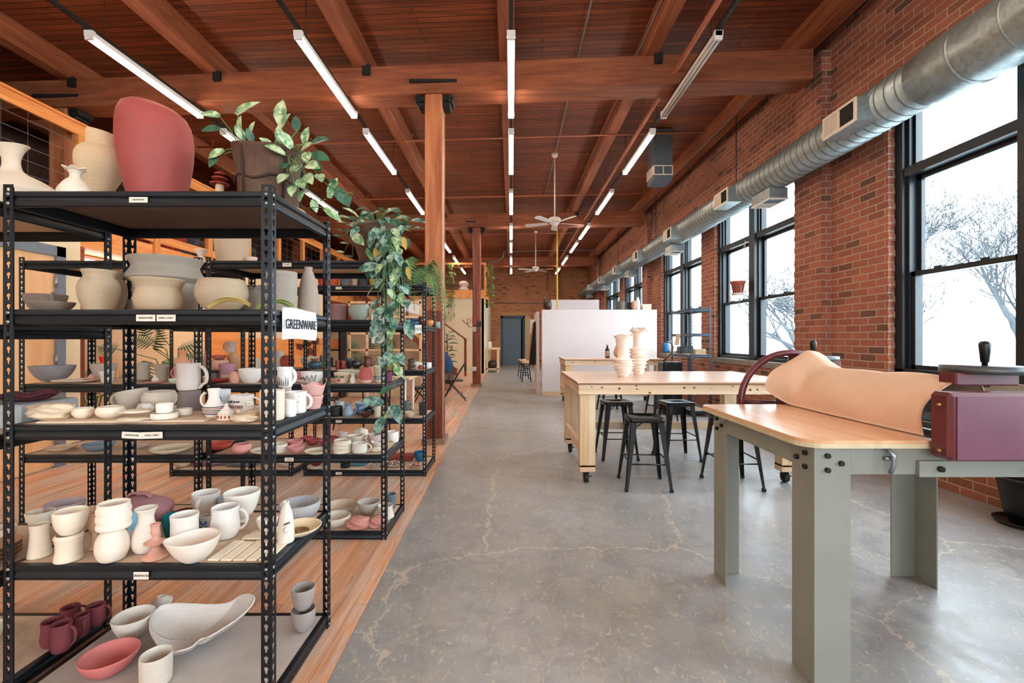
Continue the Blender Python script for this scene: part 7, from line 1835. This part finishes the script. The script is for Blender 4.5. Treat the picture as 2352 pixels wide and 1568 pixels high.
edges = [(0,1),(1,2),(2,3),(3,4),(4,5),(5,6),(3,7),(7,8),(8,9),(9,10),(3,11),(11,12),(12,13),(13,14),(0,15),(15,16),(16,17),(17,18),(0,19),(19,20),(20,21),(21,22)]
rad = [.13, .14, .15, .13, .055, .05, .05, .07, .05, .04, .03, .07, .05, .04, .03, .095, .07, .045, .035, .095, .07, .045, .035]
body = skin('body', pts, edges, rad, M_SWEAT, per)
hd_ = MB().lathe(smoothprof([(0, -.12), (.045, -.11), (.07, -.05), (.08, .02), (.075, .07), (.04, .11), (0, .12)], 2), 24, sy=.85, M=Matrix.Rotation(-.7, 4, 'Y')).build('head', M_SKIN, body); hd_.location = (-.42, 0, 1.33)
MB().lathe(smoothprof([(.088, -.02), (.09, .03), (.085, .08), (.045, .125), (0, .135)], 2), 24, sy=.9, M=Matrix.Rotation(-.45, 4, 'Y'), c=(.015, 0, .005)).build('hair', plain('dark_hair', '2b1d16', .8), hd_)
for sy in (-.16, .16):
    for k in range(5): MB().cyl((-.50, sy+(k-2)*.016, .79), (-.56-.01*(2-abs(k-2)), sy+(k-2)*.018, .775), .008, .006, 6).build('finger', M_SKIN, body)
skin('trousers', [(.02, 0, .55), (-.02, -.10, .53), (-.42, -.13, .55), (-.46, -.13, .12), (-.02, .10, .53), (-.42, .13, .55), (-.46, .13, .12)], [(0,1),(1,2),(2,3),(0,4),(4,5),(5,6)], [.145, .11, .085, .06, .11, .085, .06], M_TROUS, per)

# ================================================================= WINDOW SIDE THINGS
r = empty('black_tub', ((1539-VX)*S(8.55), 8.55, 0), 0, 'black tub with metal clips between the table and the blue rack', 'tub')
MB().box((-.18, -.16, 0), (.18, .16, .97), bev=.02).build('tub_body', M_BLACK, r)
for x in (-.12, .05, .13): MB().tube([(x, -.163, .93), (x, -.18, .985), (x+.03, -.15, .99)], .006, 6).build('clip', M_CHROME, r)
MB().tube([(-.13, 0, .97), (-.05, .0, 1.06), (.02, 0, 1.12), (.06, 0, 1.24), (.02, 0, 1.32), (-.08, 0, 1.34)], .010, 8).build('flexible_arm', M_IRON, r)
MB().box((-.05, -.02, 1.29), (.03, 0.0, 1.50), M=Matrix.Translation((-.02, 0, 0)) @ Matrix.Rotation(.12, 4, 'Y')).build('tan_holder', plain('tan_plastic', 'b58d70', .5), r)
o = MB().lathe(smoothprof([(0, 0), (.12, 0), (.13, .03), (.13, .2), (.08, .26), (.04, .28), (.04, .3), (0, .3)], 1), 24).build('blue_jug', plain('blue_plastic', '2c5f86', .35)); o.location = (4.07+.05, 12.0, 1.036); tag(o, 'blue plastic jug on the sill at the end of the partition', 'jug', 'containers on the window sill')
o = MB().lathe(smoothprof([(0, 0), (.09, 0), (.09, .26), (.06, .3), (.06, .34), (0, .34)], 1), 24).build('white_jar', M_WHITE); o.location = (4.1, 11.5, 1.036); tag(o, 'white jar on the sill behind the blue jug', 'jar', 'containers on the window sill')
o = MB().box((-.13, -.10, 0), (.13, .10, .14), bev=.01).tube([(0, -.09, .14), (0, -.05, .22), (0, .05, .22), (0, .09, .14)], .008, 6).build('tool_box', M_BLACK); o.location = (3.42, 8.95, 1.1155); tag(o, 'black tool box on the blue rack, middle shelf', 'box')
o = MB().box((-.10, -.07, 0), (.10, .07, .10), bev=.004).build('speckled_box', plain('speckled_beige', 'b09a7a', .8, var=.3, nscale=50)); o.location = (3.44, 8.33, 1.1155); tag(o, 'speckled beige box on the blue rack', 'box')
o = MB().cyl((0, 0, 0), (.06, .1, .62), .006, seg=6).build('thin_rod', M_IRON); o.location = (3.40, 8.72, 1.1155); tag(o, 'thin dark rod leaning on the blue rack', 'rod')
r = empty('hanging_planter', (PX(1695, 660, 7.98).x, 7.98, 0), 0, 'small terracotta pot hanging by cord in the second window', 'plant pot')
zz = EYE-(676-VY)*S(7.98)
MB().lathe(smoothprof([(r_*.92, z*.23+zz) for r_, z in ((0, 0), (.085, 0), (.125, .85), (.135, .86), (.135, 1), (.12, 1), (.11, .8), (0, .7))], 0), 28).build('pot', plain('terracotta', '9a4a35', .7), r)
MB().lathe([(0, zz-.012), (.10, zz-.012), (.115, zz+.02), (.11, zz+.02), (0, zz)], 24).build('saucer', plain('clear_saucer', 'c9bcb4', .3), r)
for k in range(3): a = k*2.1+.4; MB().cyl((.125*math.cos(a), .125*math.sin(a), zz), (.13, 0, 3.12), .003, seg=5).build('cord', M_WHITE, r)
MB().tube([(0, 0, zz-.01), (.01, 0, zz-.06), (.03, .01, zz-.13)], .006, 6).build('hanging_cord', M_WHITE, r)
r = empty('floor_pot', (3.865, 3.42, 0), 0, 'black plastic pot in a saucer on the floor at the right edge', 'pot')
MB().lathe(smoothprof([(0, .012), (.105, .012), (.155, .33), (.165, .335), (.165, .355), (.15, .355), (.14, .32), (0, .28)], 1), 36).build('pot', M_BLACK, r)
MB().lathe(smoothprof([(0, 0), (.16, 0), (.182, .035), (.175, .035), (.155, .008), (0, .008)], 1), 36).build('saucer', M_BLACK, r)
